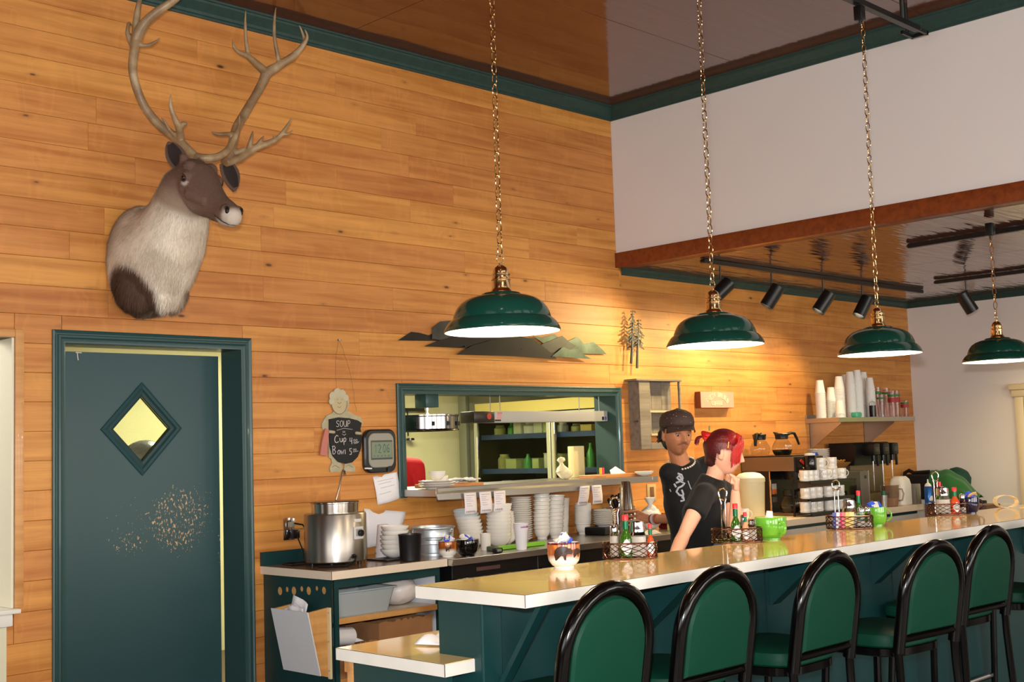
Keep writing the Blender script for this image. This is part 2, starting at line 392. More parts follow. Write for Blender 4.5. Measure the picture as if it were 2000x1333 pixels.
nn=g.n('ShaderNodeTexNoise',i_Scale=55.0,i_Detail=6.0,i_Roughness=.7); g.l(mpx.outputs[0],nn.inputs[0])
msk=g.math('GREATER_THAN',g.math('ADD',nn.outputs[0],g.math('MULTIPLY',g.math('SUBTRACT',g.math('MINIMUM',wear,1.0),1.0),.17)),.572)
msk=g.math('MULTIPLY',msk,g.math('GREATER_THAN',wear,.02))
g.l(g.mix(msk,lin((44,74,76)),lin((205,166,118))),g.b.inputs['Base Color'])
DY=.198
slab=bmesh.new()
cx,cz=3.072,1.651
outer=[(2.600,.01),(3.522,.01),(3.522,2.037),(2.600,2.037)]; hw,hh=.163,.173
inner=[(cx,cz-hh),(cx+hw,cz),(cx,cz+hh),(cx-hw,cz)]
mb=MB()
n_=[]
vs=[(x,y,z) for y in (DY,DY+.04) for x,z in outer+inner]
fs=[]
for b in (0,8):
    o=[b,b+1,b+2,b+3]; i=[b+4,b+5,b+6,b+7]
    fs+= [(o[0],o[1],i[0]),(o[1],i[1],i[0]),(o[1],o[2],i[1]),(o[2],i[2],i[1]),(o[2],o[3],i[2]),(o[3],i[3],i[2]),(o[3],o[0],i[3]),(o[0],i[0],i[3])]
for a in range(4):
    fs.append((a,(a+1)%4,8+(a+1)%4,8+a)); fs.append((4+a,4+(a+1)%4,12+(a+1)%4,12+a))
mb.add(vs,fs); door=S('door_1',mb,dm,ang=None)
for nm,w0,w1,h in (('moulding_outer',.045,.022,.018),('moulding_inner',.022,-.003,.011)):
    q=MB(); rs=[]
    for s0,s1 in ((0,-1),(1,0),(0,1),(-1,0)):
        def pt(w,y): return (cx+s0*(hw+w*1.35),y,cz+s1*(hh+w*1.45))
        rs.append([pt(w0,DY-.0005),pt(w0,DY-h*.5),pt((w0+w1)/2,DY-h),pt(w1,DY-h*.6),pt(w1,DY-.0005)])
    q.rings(rs,closed=True); P('window_moulding',q,dm if h>.012 else M('door_inner_moulding',(36,62,64),.4),door,ang=20)
q=MB(); q.prism([(cx,cz-hh+.002),(cx+hw-.002,cz),(cx,cz+hh-.002),(cx-hw+.002,cz)],DY+.015,DY+.019,lambda u,v,w:(u,w,v)); P('pane',q,M('thin_window_glass',(235,240,225),.03,trans=1,ior=1.1),door,ang=None)
q=MB(); q.tube([(2.728,DY-.001,2.034),(2.73,DY-.001,2.01),(2.733,DY-.001,1.995)],.003,5); q.tube([(2.72,DY-.001,2.033),(2.75,DY-.001,2.032)],.003,5); P('paint_chip',q,M('bare_paint_chip',(220,210,200),.7),door,ang=None)
# ---------------- pass-through window ----------------
casing('trim_11',4.652,6.565,1.22,1.832,.062)
jb=MB(); jb.box((4.6405,0,1.2275),(4.652,.19,1.832)); jb.box((6.565,0,1.2275),(6.5745,.19,1.832)); jb.box((4.6405,0,1.832),(6.5745,.19,1.8375)); S('trim_12',jb,green)
# right wall door casing at the frame edge
q=MB(); q.box((XR-.03,-1.06,0),(XR-.0005,-.985,1.80),.006); q.box((XR-.045,-2.3,1.80),(XR-.0005,-.965,1.86),.008); q.box((XR-.06,-2.3,1.86),(XR-.0005,-.945,1.915),.012)
q.box((XR-.03,-2.2,0),(XR-.0005,-2.125,1.80),.006); S('trim_13',q,M('cream_door_casing',(226,208,172),.5))
q=MB(); q.box((XR-.02,-2.12,.01),(XR-.0005,-1.065,1.79)); S('door_2',q,M('pale_green_door',(176,190,120),.5))
q=MB(); q.box((XR-.02,-.98,.80),(XR-.0005,0,.845),.006); S('trim_14',q,white_wall)
# ---------------- kitchen beyond the wall ----------------
kw=M('kitchen_wall_panel',(204,200,150),.55,var=.06,bs=3,bump=.03)
q=MB(); q.box((2.53,2.9,0),(9.9,3.0,2.6)); S('wall_kitchen_back',q,kw)
q=MB(); q.box((9.8,.19,0),(9.9,2.9,2.6)); S('wall_kitchen_right',q,kw)
q=MB(); q.box((2.53,.19,2.6),(9.9,3.0,2.7)); q.box((2.44,3.0,2.6),(9.9,3.1,2.7)); S('ceiling_kitchen',q,M('kitchen_ceiling',(120,108,80),.8))
q=MB(); q.box((2.5205,.19,0),(2.5295,2.9,2.6)); S('wall_kitchen_left',q,kw)
# ---------------- bar, lower counter, back counters ----------------
lam=M('cream_laminate',(238,200,128),.10,coat=.3,spec=.6); g=NG(lam)
geo=g.n('ShaderNodeNewGeometry'); n=g.n('ShaderNodeTexNoise',i_Scale=2.2,i_Detail=6.0,i_Distortion=1.5); g.l(geo.outputs['Position'],n.inputs[0])
g.l(g.ramp(n.outputs[0],[(.3,lin((236,196,118))),(.55,lin((241,203,128))),(.75,lin((243,209,140)))]),g.b.inputs['Base Color'])
edge=M('pale_laminate_edge',(224,218,206),.45,var=.05,bs=8)
edge2=M('almond_laminate_edge',(232,212,188),.45)
seam=M('brown_seam_line',(60,30,20),.6)
BX,BY0,BY1,BZ=2.515,-3.09,-2.605,1.07
t=T('bar_counter','long cream laminate bar top on a dark green panelled front with angled brackets','counter',(BX,BY1,0))
def L(*a): return [(x-BX,y-BY1,z) for x,y,z in a]
def lbox(mb,a,b,bev=0): return mb.box((a[0]-BX,a[1]-BY1,a[2]),(b[0]-BX,b[1]-BY1,b[2]),bev)
XE=9.75
q=MB(); lbox(q,(BX+.0015,BY0+.0015,BZ-.037),(XE,BY1,BZ)); P('counter_top',q,lam,t,ang=None)
q=MB(); lbox(q,(BX,BY0-.0005,BZ-.0385),(XE,BY0+.0012,BZ-.0015)); lbox(q,(BX-.0005,BY0+.001,BZ-.0385),(BX+.0012,BY1,BZ-.0015)); P('edge_band',q,edge,t,ang=None)
q=MB(); lbox(q,(BX-.0003,BY0-.0003,BZ-.0014),(XE,BY0+.0014,BZ-.0002)); lbox(q,(BX-.0003,BY0+.001,BZ-.0014),(BX+.0014,BY1,BZ-.0002)); lbox(q,(BX-.0009,BY0-.0009,BZ-.037),(BX+.0006,BY0+.0006,BZ-.0015)); P('edge_seam',q,seam,t,ang=None)
q=MB(); lbox(q,(2.57,-2.835,0),(XE,-2.80,BZ-.0375)); P('front_panel',q,green_dark,t,ang=None)
q=MB(); lbox(q,(2.556,-2.855,0),(2.5695,-2.665,BZ-.0375)); lbox(q,(2.5575,-2.862,0),(2.64,-2.8355,BZ-.0375),.004); P('end_panel',q,green_dark,t,ang=None)
q=MB(); lbox(q,(2.57,-2.7995,0),(XE,-2.665,BZ-.0375)); P('rear_panel',q,green,t,ang=None)
for i in range(9):
    x=2.575+i*.793
    q=MB()
    if i==0:  # slim slanted strut at the end
        q.prism([(-2.8625,.745),(-2.8625,.772),(-3.045,BZ-.038),(-3.066,BZ-.038)],2.61-BX,2.645-BX,lambda u,v,w:(w,u-BY1,v))
    else:
        q.prism([(-2.8355,BZ-.038),(-2.8355,.845),(-2.842,.845),(-3.05,BZ-.048),(-3.05,BZ-.038)],x-.03-BX,x+.03-BX,lambda u,v,w:(w,u-BY1,v))
    P('bracket',q,green_dark,t,ang=None)
for i in range(7):
    q=MB(); x=3.1+i*1.0; lbox(q,(x-.0015,-2.838,.01),(x+.0015,-2.8352,BZ-.04)); P('panel_joint',q,M('dark_joint',(12,34,34),.7),t,ang=None)
# lower work counter behind the bar
t=T('lower_counter','low cream laminate work counter tucked under and behind the bar end','counter',(2.435,-2.29,0))
def W0(ox,oy):
    def f(mb,a,b,bev=0): return mb.box((a[0]-ox,a[1]-oy,a[2]),(b[0]-ox,b[1]-oy,b[2]),bev)
    return f
f=W0(2.435,-2.29)
q=MB(); f(q,(2.4365,-2.823,.822),(2.5555,-2.2915,.86)); f(q,(2.5555,-2.6645,.822),(9.4,-2.2915,.86)); P('counter_top',q,lam,t,ang=None)
q=MB(); f(q,(2.4345,-2.8245,.8215),(2.4362,-2.29,.8585)); f(q,(2.4345,-2.826,.8215),(2.5555,-2.8235,.8585)); f(q,(2.4345,-2.2912,.8215),(9.4,-2.2895,.8585)); P('edge_band',q,edge,t,ang=None)
q=MB(); f(q,(2.434,-2.8265,.822),(2.4352,-2.8248,.8585)); f(q,(2.434,-2.8247,.8586),(2.4362,-2.29,.8597)); P('edge_seam',q,seam,t,ang=None)
q=MB(); f(q,(2.4675,-2.8,0),(2.4865,-2.34,.8215)); P('side_panel',q,green_dark,t,ang=None)
q=MB(); f(q,(2.4605,-2.3395,0),(2.479,-2.315,.8215)); f(q,(2.4605,-2.314,.78),(9.4,-2.30,.8215)); P('face_frame',q,oak,t,ang=None)
q=MB(); f(q,(2.487,-2.66,.072),(9.4,-2.6455,.8215)); f(q,(2.487,-2.645,.05),(9.4,-2.34,.07)); f(q,(2.487,-2.645,.44),(9.4,-2.34,.46)); P('shelf',q,white_p,t,ang=None)
# left back cabinet with open shelves
CX,CY=3.640,-.63
t=T('shelf_cabinet','dark green open-shelf cabinet with almond top under the soup warmer','cabinet',(CX,-.001,0)); f=W0(CX,-.001)
brown_lam=M('worn_brown_laminate',(150,118,84),.18,coat=.3,var=.1,bs=6)
q=MB(); f(q,(CX+.0015,CY+.0015,.872),(4.400,-.002,.914)); P('counter_top',q,brown_lam,t,ang=None)
q=MB(); f(q,(CX-.001,CY,.872),(CX+.0012,-.002,.9125)); f(q,(CX-.001,CY-.001,.872),(4.400,CY+.0012,.9125)); P('edge_band',q,edge2,t,ang=None)
q=MB(); f(q,(CX-.0015,CY-.0015,.873),(CX+.0004,CY+.0004,.9125)); f(q,(CX-.001,CY-.001,.9126),(4.40,CY+.001,.9138)); f(q,(CX-.001,CY+.001,.9126),(CX+.001,-.002,.9138)); P('edge_seam',q,seam,t,ang=None)
q=MB(); f(q,(CX-.002,-.022,.9142),(4.25,-.002,.985)); P('backsplash',q,green_dark,t,ang=None)
# end panel with round holes
pan=bmesh.new()
holes=[(-.535,.815,.019),(-.475,.822,.0125),(-.405,.806,.0215),(-.345,.812,.0145),(-.275,.798,.0225),(-.215,.802,.014),(-.15,.790,.022)]
def holed_panel(mb,y0,y1,z0,z1,hs,x0,x1,n=16):
    hs=sorted(hs); cuts=[y0]+[(a[0]+b[0])/2 for a,b in zip(hs,hs[1:])]+[y1]
    zb=.76; za=.85
    for X in (x0,x1):
        vs=[];fs=[]
        def quad(a,b,c,d):
            k=len(vs); vs.extend([(X,*p) for p in (a,b,c,d)]); fs.append((k,k+1,k+2,k+3))
        quad((y0,z0),(y1,z0),(y1,zb),(y0,zb)); quad((y0,za),(y1,za),(y1,z1),(y0,z1))
        for i,(hy,hz,hr) in enumerate(hs):
            a,b=cuts[i],cuts[i+1]
            ring=[(hy+hr*math.cos(2*PI*j/n+PI/4),hz+hr*math.sin(2*PI*j/n+PI/4)) for j in range(n)]
            sq=[]
            for j in range(n):
                th=2*PI*j/n+PI/4; c,s=math.cos(th),math.sin(th); m=max(abs(c),abs(s)); c/=m; s/=m
                sq.append((( (b if c>0 else a)-hy)*abs(c)+hy if True else 0,((za if s>0 else zb)-hz)*abs(s)+hz))
            for j in range(n):
                k2=(j+1)%n; quad(ring[j],sq[j],sq[k2],ring[k2])
        mb.add(vs,fs)
    for hy,hz,hr in hs:
        rs=[[(X,hy+hr*math.cos(2*PI*j/n+PI/4),hz+hr*math.sin(2*PI*j/n+PI/4)) for j in range(n)] for X in (x0,x1)]
        mb.rings(rs,False,False)
q=MB(); holed_panel(q,CY+.03+.001,-.002+.001,0,.8715,holes,.018,.022)
P('side_panel',q,green_dark,t,ang=None); q=MB(); f(q,(CX+.0225,-.59,.70),(CX+.030,-.03,.865)); P('panel_backing',q,oak,t,ang=None)
q=MB(); f(q,(CX+.0355,-.60,.826),(4.37,-.583,.8715)); f(q,(CX+.0362,-.60,0),(CX+.062,-.583,.826)); f(q,(4.35,-.60,0),(4.37,-.583,.826)); P('face_frame',q,green_dark,t,ang=None)
q=MB(); f(q,(4.352,-.582,0),(4.37,-.002,.8715)); f(q,(CX+.0362,-.02,0),(4.351,-.002,.8715)); P('inner_panel',q,M('white_inner_panel',(214,218,226),.5),t,ang=None)
for z in (.655,.36,.06):
    q=MB(); f(q,(CX+.0365,-.58,z),(4.351,-.021,z+.019)); P('shelf',q,M('white_shelf_face',(216,206,190),.5),t,ang=None)
    q=MB(); f(q,(CX+.0625,-.597,z-.008),(4.3495,-.5805,z+.020)); P('shelf_edge',q,oak,t,ang=None)
# stainless counter
SX,SY=4.403,-.668
t=T('steel_counter','stainless steel counter over black undercounter coolers, stacked with bowls','counter',(SX,-.001,0)); f=W0(SX,-.001)
q=MB(); f(q,(SX,SY,.872),(6.9,-.002,.91),.003); P('counter_top',q,steel,t,ang=20)
bk=M('black_cooler_enamel',(16,16,17),.3,coat=.2)
for i,(a,b) in enumerate(((4.44,5.10),(5.103,5.9),(5.903,6.85))):
    q=MB(); f(q,(a,-.62,.0),(b,-.01,.8715),.004); P('cooler_cabinet',q,bk,t,ang=20)
    q=MB(); f(q,(a+.01,-.645,.1),(b-.01,-.6205,.80),.006); P('cooler_door',q,bk,t,ang=20)
q=MB(); f(q,(4.62,-.6215,.825),(4.80,-.6202,.845)); P('name_plate',q,M('dark_name_plate',(90,60,58),.4),t,ang=None)
# right back counter (cream top, white doors)
t=T('coffee_counter','almond topped back counter with pale doors carrying the coffee machines','counter',(6.96,-.001,0)); f=W0(6.96,-.001)
q=MB(); f(q,(6.96,-.66,.862),(9.72,-.002,.91),.003); P('counter_top',q,edge2,t,ang=20)
q=MB(); f(q,(7.0,-.61,0),(9.7,-.01,.861)); P('carcass',q,green_dark,t,ang=None)
for i in range(5):
    a=7.02+i*.535; q=MB(); f(q,(a,-.628,.1),(a+.53,-.6105,.835),.003); P('cabinet_door',q,M('pale_cabinet_door',(206,198,184),.5),t,ang=None)
q=MB(); f(q,(9.725,-1.2,0),(9.745,-.665,.87)); f(q,(9.725,-1.2,.871),(9.98,-.665,.905),.003); f(q,(9.955,-1.2,0),(9.975,-.665,.87)); P('side_wing',q,[M('brown_wing_panel',(120,84,60),.5)],t,ang=None)
# ---------------- stools ----------------
vinyl=M('dark_green_vinyl',(5,56,40),.55,coat=.0,spec=.2,bump=.08,bs=160); tubem=M('black_gloss_frame',(5,4,4),.16,coat=.0,spec=.4)
def make_stool(x,y,rz,label):
    t=T('bar_stool',label,'stool',(x,y,0),rz,'green vinyl bar stools along the bar')
    # local: back at y=-.20, seat toward +y; seat z .71
    def backcurve(w,z0,z1,yb,n=16,dx=0):
        pts=[(-w-dx,yb(z0),z0)]
        zs=z1-w
        for k in range(6): z=z0+(zs-z0)*(k+1)/6; pts.append((-w-dx*(1-(k+1)/6),yb(z),z))
        for k in range(1,n): a=PI-PI*k/n; z=zs+w*1.0*math.sin(a); pts.append((w*math.cos(a),yb(z),z))
        for k in range(7): z=zs+(z0-zs)*k/6; pts.append((w+dx*k/6,yb(z),z))
        return pts
    yb=lambda z:-.185-(z-.70)*.17
    fr=backcurve(.1835,.70,1.078,yb)
    q=MB(); q.tube(fr,.0225,12); q.tube([(-.185,yb(.745),.745),(.185,yb(.745),.745)],.014,10); P('back_frame',q,tubem,t)
    # upholstered pad
    inner=backcurve(.158,.762,1.053,lambda z:0); rs=[]
    for dy,sc in ((-.024,.0),(-.0245,.80),(-.021,.955),(-.012,1.0),(.012,1.0),(.021,.95),(.024,.8),(.024,.0)):
        c=(0,.91)
        rs.append([((p[0])*max(sc,.02),yb(c[1]+(p[2]-c[1])*max(sc,.02))+dy,c[1]+(p[2]-c[1])*max(sc,.02)) for p in inner])
    q=MB(); q.rings(rs); P('backrest',q,vinyl,t)
    # seat
    q=MB(); rs=[]
    def so(s,z):
        out=[]
        for j in range(32):
            a=2*PI*j/32; cx=math.copysign(abs(math.cos(a))**.45,math.cos(a)); sy=math.copysign(abs(math.sin(a))**.45,math.sin(a))
            wd=.195+.018*sy; out.append((cx*wd*s,.02+sy*.185*s,z))
        return out
    for s,z in ((.96,.705),(1,.712),(1.01,.735),(.98,.752),(.85,.762),(.5,.768),(.02,.77)): rs.append(so(s,z))
    q.rings(rs); P('seat',q,vinyl,t)
    q=MB(); q.rings([so(.93,.672),so(.97,.676),so(.97,.702),so(.93,.7045)]); P('seat_frame',q,tubem,t)
    for sx in (-1,1):
        q=MB(); q.tube([(sx*.185,yb(.70)+.0,.70),(sx*.184,-.187,.62),(sx*.20,-.20,.30),(sx*.225,-.23,.0)],.0155,10); P('leg',q,tubem,t)
        q=MB(); q.tube([(sx*.165,.15,.675),(sx*.18,.17,.35),(sx*.205,.20,.0)],.0155,10); P('leg',q,tubem,t)
        q=MB(); q.tube([(sx*.21,-.212,.20),(sx*.192,.185,.20)],.009,8); P('side_rung',q,tubem,t)
    q=MB(); q.tube([(-.187,.182,.30),(.187,.182,.30)],.012,10); P('foot_rail',q,chrome,t)
    q=MB(); q.tube([(-.208,-.208,.25),(.208,-.208,.25)],.009,10); P('rear_rung',q,tubem,t)
    return t
st0=make_stool(2.722,-2.99,0,'bar stool nearest the left end of the bar, green arched back')
for x,y,rz,lb in ((3.236,-3.01,-.02,'second bar stool from the bar end, standing below the bear mug side caddy'),
                  (3.826,-3.055,.0,'third bar stool from the bar end, directly below the green lidded mug'),
                  (4.385,-3.175,-.10,'fourth bar stool from the bar end, pulled out slightly with its seat showing'),
                  (5.14,-3.05,-.06,'fifth bar stool from the bar end, chrome foot rail visible between its legs'),
                  (5.80,-3.05,0,'farthest bar stool, only its seat and legs inside the picture')):
    dup(st0,(x,y,0),rz,lb)
# ---------------- pendant lamps ----------------
shade_out=M('green_enamel',(10,54,44),.15,coat=.4); shade_in=M('white_enamel_inside',(250,246,236),.5)
bulbm=M('lit_bulb',(255,240,214),.4,emit=(255,236,205),es=18)
def link_mesh(a,b,th,odd):
    mb=MB(); pts=[]
    for j in range(14):
        t=2*PI*j/14; x=a*math.cos(t); z=b*math.sin(t)
        pts.append((x,0,z) if not odd else (0,x,z))
    return mb.tube(pts,th,5,closed=True)
lm=[link_mesh(.0105,.0235,.0023,o).mesh('chain_link',[brass]) for o in (0,1)]
def pendant(x,y,zr,ztop,label,power,canopy=None,lean=0):
    t=T('pendant_lamp',label,'lamp',(x,y,zr),0,'green pendant lamps over the bar')
    o=[(.0,.1385),(.064,.138),(.070,.135),(.073,.130),(.100,.125),(.127,.115),(.147,.101),(.160,.085),(.168,.069),(.173,.055),(.1745,.047),(.181,.043),(.192,.032),(.201,.018),(.207,.005),(.2065,.0),(.2035,.0)]
    i=[(.199,.006),(.188,.027),(.178,.038),(.170,.046),(.165,.066),(.156,.083),(.143,.098),(.124,.111),(.098,.120),(.0,.124)]
    q=MB(); q.lathe(o,n=48,cap=False); P('shade',q,shade_out,t)
    q=MB(); q.lathe([(.2035,.0)]+i,n=48,cap=False); P('shade_lining',q,shade_in,t)
    q=MB(); q.lathe([(.0,.134),(.05,.134),(.051,.139),(.04,.143),(.034,.152),(.0325,.156),(.0325,.182),(.035,.184),(.035,.187),(.031,.189),(.0295,.195),(.0295,.200),(.034,.202),(.034,.206),(.028,.208),(.027,.216),(.022,.228),(.012,.236),(.006,.238),(.006,.246),(0,.246)],n=28); P('brass_socket',q,brass,t)
    q=MB(); pts=[(.017*math.cos(a),0,.262+.017*math.sin(a)) for a in [2*PI*k/20 for k in range(20)]]; q.tube(pts,.0022,6,closed=True); P('loop',q,brass,t)
    q=MB(); q.sph((0,0,.055),.03,14,(1,1,1.25)); P('bulb',q,bulbm,t)
    z=.292; k=0; H=ztop-zr
    while z<H-.01:
        c=link('chain_link',lm[k%2],t,(lean*(z-.29)/1.7,0,z)); k+=1; z+=.0415
    l=bpy.data.lights.new('pendant_bulb_light','POINT'); l.energy=power; l.color=(1,.80,.52); l.shadow_soft_size=.035
    ob=bpy.data.objects.new('pendant_bulb_light',l); COL.objects.link(ob); ob.location=(x,y,zr+.012)
    if canopy: canopy(t,H)
    return t
def can_round(t,H):
    q=MB(); q.cyl((0,0,H-.0),.06,.022,24,bev=.003); P('canopy',q,blackm,t)
def can_track(t,H):
    q=MB(); q.box((-.022,-.022,H-.035),(.022,.022,H+.04),.003); q.cyl((0,0,H-.06),.006,.03,10); P('canopy',q,blackm,t)
pendant(3.008,-2.53,1.900,3.882,'largest-looking green pendant lamp, hanging over the bar end with the bear mug',LAMP,can_round)
pendant(4.259,-2.54,1.895,3.882,'green pendant lamp hanging beside the redhead, second along the bar',LAMP,can_round)
pendant(5.619,-2.56,1.898,3.655,'green pendant lamp whose chain hangs from the ceiling track, third along the bar',LAMP,can_track,.03)
pendant(7.10,-2.52,1.905,2.69,'green pendant lamp farthest right, hung from the low ceiling track',LAMP,can_track)
# ---------------- tracks and spots ----------------
def track(p0,p1,label,posts=()):
    p0=Vector(p0); p1=Vector(p1); d=p1-p0; t=T('lighting_track',label,'track light',p0)
    q=MB(); n=Vector((-d.y,d.x,0)).normalized()*.018
    a,b=Vector((0,0,0)),d
    q.add([a-n,a+n,b+n,b-n,a-n+Vector((0,0,.03)),a+n+Vector((0,0,.03)),b+n+Vector((0,0,.03)),b-n+Vector((0,0,.03))],[(3,2,1,0),(4,5,6,7),(0,1,5,4),(1,2,6,5),(2,3,7,6),(3,0,4,7)]); P('rail',q,blackm,t,ang=None)
    e=d.normalized(); q=MB(); 
    for c in (a,b): q.sph(c+Vector((0,0,.014)),.019,8,(1.1,1.1,.75))
    P('end_cap',q,blackm,t)
    for s in posts:
        q=MB(); q.cyl(a+d*s+Vector((0,0,.03)),.012,3.9-p0.z-.03-.0005,10); P('stem',q,blackm,t)
    return t
tr=track((6.83,-.62,2.705),(10.0,-.62,2.705),'black ceiling track with four spots beside the wood wall')
tr.location.z=2.716
track((7.50,-1.80,2.716),(7.40,-3.6,2.716),'black ceiling track carrying the farthest pendant')
track((9.50,-1.0,2.716),(9.50,-3.4,2.716),'black ceiling track near the white right wall')
track((4.6,-2.56,3.70),(6.25,-2.56,3.70),'black track hanging under the high ceiling by the third pendant chain',(.1,.9))
q=T('track_adapter','small black adapter clip at the end of the high track','track light',(6.33,-2.50,3.72)); mb=MB(); mb.box((-.06,-.05,0),(.07,-.035,.02)); mb.box((-.06,.035,0),(.07,.05,.02)); mb.box((.055,-.05,0),(.07,.05,.02)); mb.cyl((0,0.04,.02),.01,.164,8); P('clip',mb,blackm,q)
def spot(x,y,ztop,axis,label,aim=None,power=0,L=.17,r=.052,drop=.12):
    t=T('track_spotlight',label,'spotlight',(x,y,ztop),0,'black cylinder spotlights on the ceiling tracks')
    q=MB(); q.cyl((0,0,-drop),.0065,drop+.0,10); P('stem',q,blackm,t)
    ax=Vector(axis).normalized(); c=Vector((0,0,-drop-.055))
    q=MB(); q.lathe([(.0,-L*.5),(r,-L*.5),(r,L*.5),(r-.003,L*.5),(r-.004,L*.2),(0,L*.19)],c,28,axis=ax); P('housing',q,blackp,t)
    q=MB(); q.lathe([(0,L*.2),(r-.008,L*.2),(r-.02,L*.3),(0,L*.36)],c,20,axis=ax); P('bulb',q,bulbm if power else M('unlit_bulb',(200,196,186),.2),t)
    if power:
        l=bpy.data.lights.new('spot_beam','SPOT'); l.energy=power; l.spot_size=math.radians(125); l.spot_blend=1; l.color=(1,.78,.38); l.shadow_soft_size=.03
        o=bpy.data.objects.new('spot_beam',l); COL.objects.link(o); p=Vector((x,y,ztop))+c+ax*(L*.52); o.location=p
        o.rotation_euler=ax.to_track_quat('-Z','Y').to_euler()
    return t
R_=Vector((.709,-.705,0)); F_=Vector((.705,.709,0))
spot(7.03,-.62,2.714,(-.62,.36,-.62),'black spotlight nearest the fascia board, aimed left at the wood wall',power=SPOT*.8)
spot(7.67,-.62,2.714,(-.34,.42,-.80),'second black spotlight along the wall track, tilted slightly',power=SPOT*.9)
spot(8.38,-.62,2.714,(-.42,.38,-.78),'third black spotlight along the wall track',power=SPOT*.9)
spot(8.98,-.62,2.714,(-.42,.28,-.86),'fourth black spotlight, beside the third pendant shade',power=SPOT*.6)
spot(9.50,-1.25,2.714,(.42,-.30,-.85),'black spotlight on the far track aimed down at the white wall',power=SPOT*.8)
spot(9.50,-2.9,2.714,(.62,.1,-.6),'added out-of-view black spotlight on the far track, brightening the white wall',power=SPOT*1.0)  # extra lamp outside the view, added to lift the white wall
# ---------------- stroke lettering ----------------
GL={'S':[[(1,.88),(.6,1),(.15,.9),(.1,.68),(.45,.52),(.85,.38),(.85,.12),(.4,0),(0,.12)]],'O':[[(.5,1),(.1,.8),(0,.45),(.2,.06),(.55,0),(.9,.2),(1,.6),(.8,.95),(.5,1)]],
'U':[[(0,1),(.02,.3),(.3,0),(.7,.05),(.9,.4),(.95,1)],[(.95,1),(.97,0)]],'P':[[(.1,0),(.15,1)],[(.15,1),(.7,1),(.95,.78),(.7,.52),(.15,.48)]],
'C':[[(.95,.85),(.6,1),(.15,.75),(0,.4),(.2,.06),(.6,0),(1,.15)]],'u':[[(0,.62),(.05,.15),(.4,0),(.85,.2),(.9,.62)],[(.9,.62),(.95,0)]],
'p':[[(.1,.6),(.12,-.45)],[(.12,.5),(.5,.68),(.9,.45),(.7,.08),(.12,.05)]],'4':[[(.1,1),(.02,.45),(.85,.5)],[(.8,1),(.75,0)]],'0':[[(.5,1),(.05,.7),(.1,.15),(.5,0),(.95,.3),(.9,.8),(.5,1)]],
'B':[[(.1,0),(.12,1)],[(-.1,.95),(.6,1),(.85,.78),(.55,.55),(.12,.52)],[(.5,.55),(.95,.3),(.6,0),(.05,.02)]],'o':[[(.5,.62),(.05,.4),(.2,.02),(.65,0),(.95,.35),(.6,.62),(.5,.62)]],
'w':[[(0,.6),(.15,0),(.45,.45),(.7,0),(1,.62)]],'l':[[(.3,.7),(.35,0)]],'5':[[(.95,1),(.2,1),(.15,.55),(.6,.6),(.85,.3),(.6,0),(.05,.03)]],
'T':[[(0,1),(1,1)],[(.5,1),(.5,0)]],'A':[[(0,0),(.5,1),(1,0)],[(.2,.4),(.8,.4)]],'N':[[(0,0),(0,1),(1,0),(1,1)]],'E':[[(1,1),(0,1),(0,0),(1,0)],[(0,.52),(.8,.52)]],'F':[[(1,1),(0,1),(0,0)],[(0,.52),(.8,.52)]],
'R':[[(0,0),(0,1),(.7,1),(.95,.75),(.7,.5),(0,.5)],[(.5,.5),(1,0)]],'H':[[(0,0),(0,1)],[(1,0),(1,1)],[(0,.5),(1,.5)]],'W':[[(0,1),(.25,0),(.5,.8),(.75,0),(1,1)]],'D':[[(0,0),(0,1),(.6,1),(1,.6),(1,.3),(.6,0),(0,0)]],
'1':[[(.3,.8),(.55,1),(.55,0)]],'2':[[(.05,.8),(.4,1),(.9,.8),(.8,.5),(.1,0),(.95,0)]],'6':[[(.85,.95),(.3,.8),(.05,.35),(.3,0),(.8,.1),(.85,.45),(.4,.55),(.08,.35)]],':':[[(.5,.7),(.5,.62)],[(.5,.3),(.5,.22)]],' ':[]}
def strokes(txt,x,z,w,h,th,gap=.3,fn=None,mb=None):
    """letters as slim raised strokes; fn maps (u,v)->xyz"""
    mb=mb or MB()
    for ch in txt:
        for s in GL.get(ch,[]):
            pts=[Vector(fn(x+u*w,z+v*h)) for u,v in s]
            mb.tube(pts,th,4)
        x+=w*(1+gap)
    return mb
# ---------------- chef chalkboard ----------------
chalk=M('chalk',(226,220,216),.9); slate=M('chalkboard_black',(20,19,20),.7,var=.3,bs=20); aged=M('aged_cream_board',(172,162,132),.75,var=.12,bs=30)
line=M('painted_brown_line',(110,98,76),.8)
t=T('chalkboard_sign','cut-out cook in apron holding a black soup price chalkboard','sign',(4.19,0,1.39))
fy=lambda y0:(lambda u,v,w:(u,-w-y0,v))
def X(u): return u
sil=[(-.125,.0),(-.02,0),(-.02,.02),(-.035,.06),(-.03,.075),(.0,.075),(0,.06),(-.005,0.02),(-.005,.0),(.09,-.005),(.09,.025),(.06,.05),(.07,.08),(.10,.09),(.13,.28),(.17,.30),(.15,.34),(.09,.355),(.05,.375),(.03,.38),(.048,.41),(.05,.45),(.03,.48),(.02,.50),(-.01,.502),(-.04,.515),(-.075,.505),(-.09,.475),(-.105,.45),(-.1,.41),(-.08,.385),(-.1,.365),(-.15,.35),(-.19,.30),(-.185,.265),(-.14,.265),(-.135,.09),(-.115,.08),(-.11,.055),(-.13,.03)]
sc_=.92
sil=[(u*.80+.01,v*.90) for u,v in sil]
q=MB(); q.prism(sil,.0015,.010,fy(0)); P('figure_board',q,aged,t,ang=None)
q=MB(); q.prism([(.018+.052*math.cos(a)-.04,.385+.06*math.sin(a)) for a in [2*PI*k/20 for k in range(20)]],.0105,.0125,fy(0)); P('face_disc',q,M('aged_face_paint',(186,170,132),.75),t,ang=None)
q=MB()
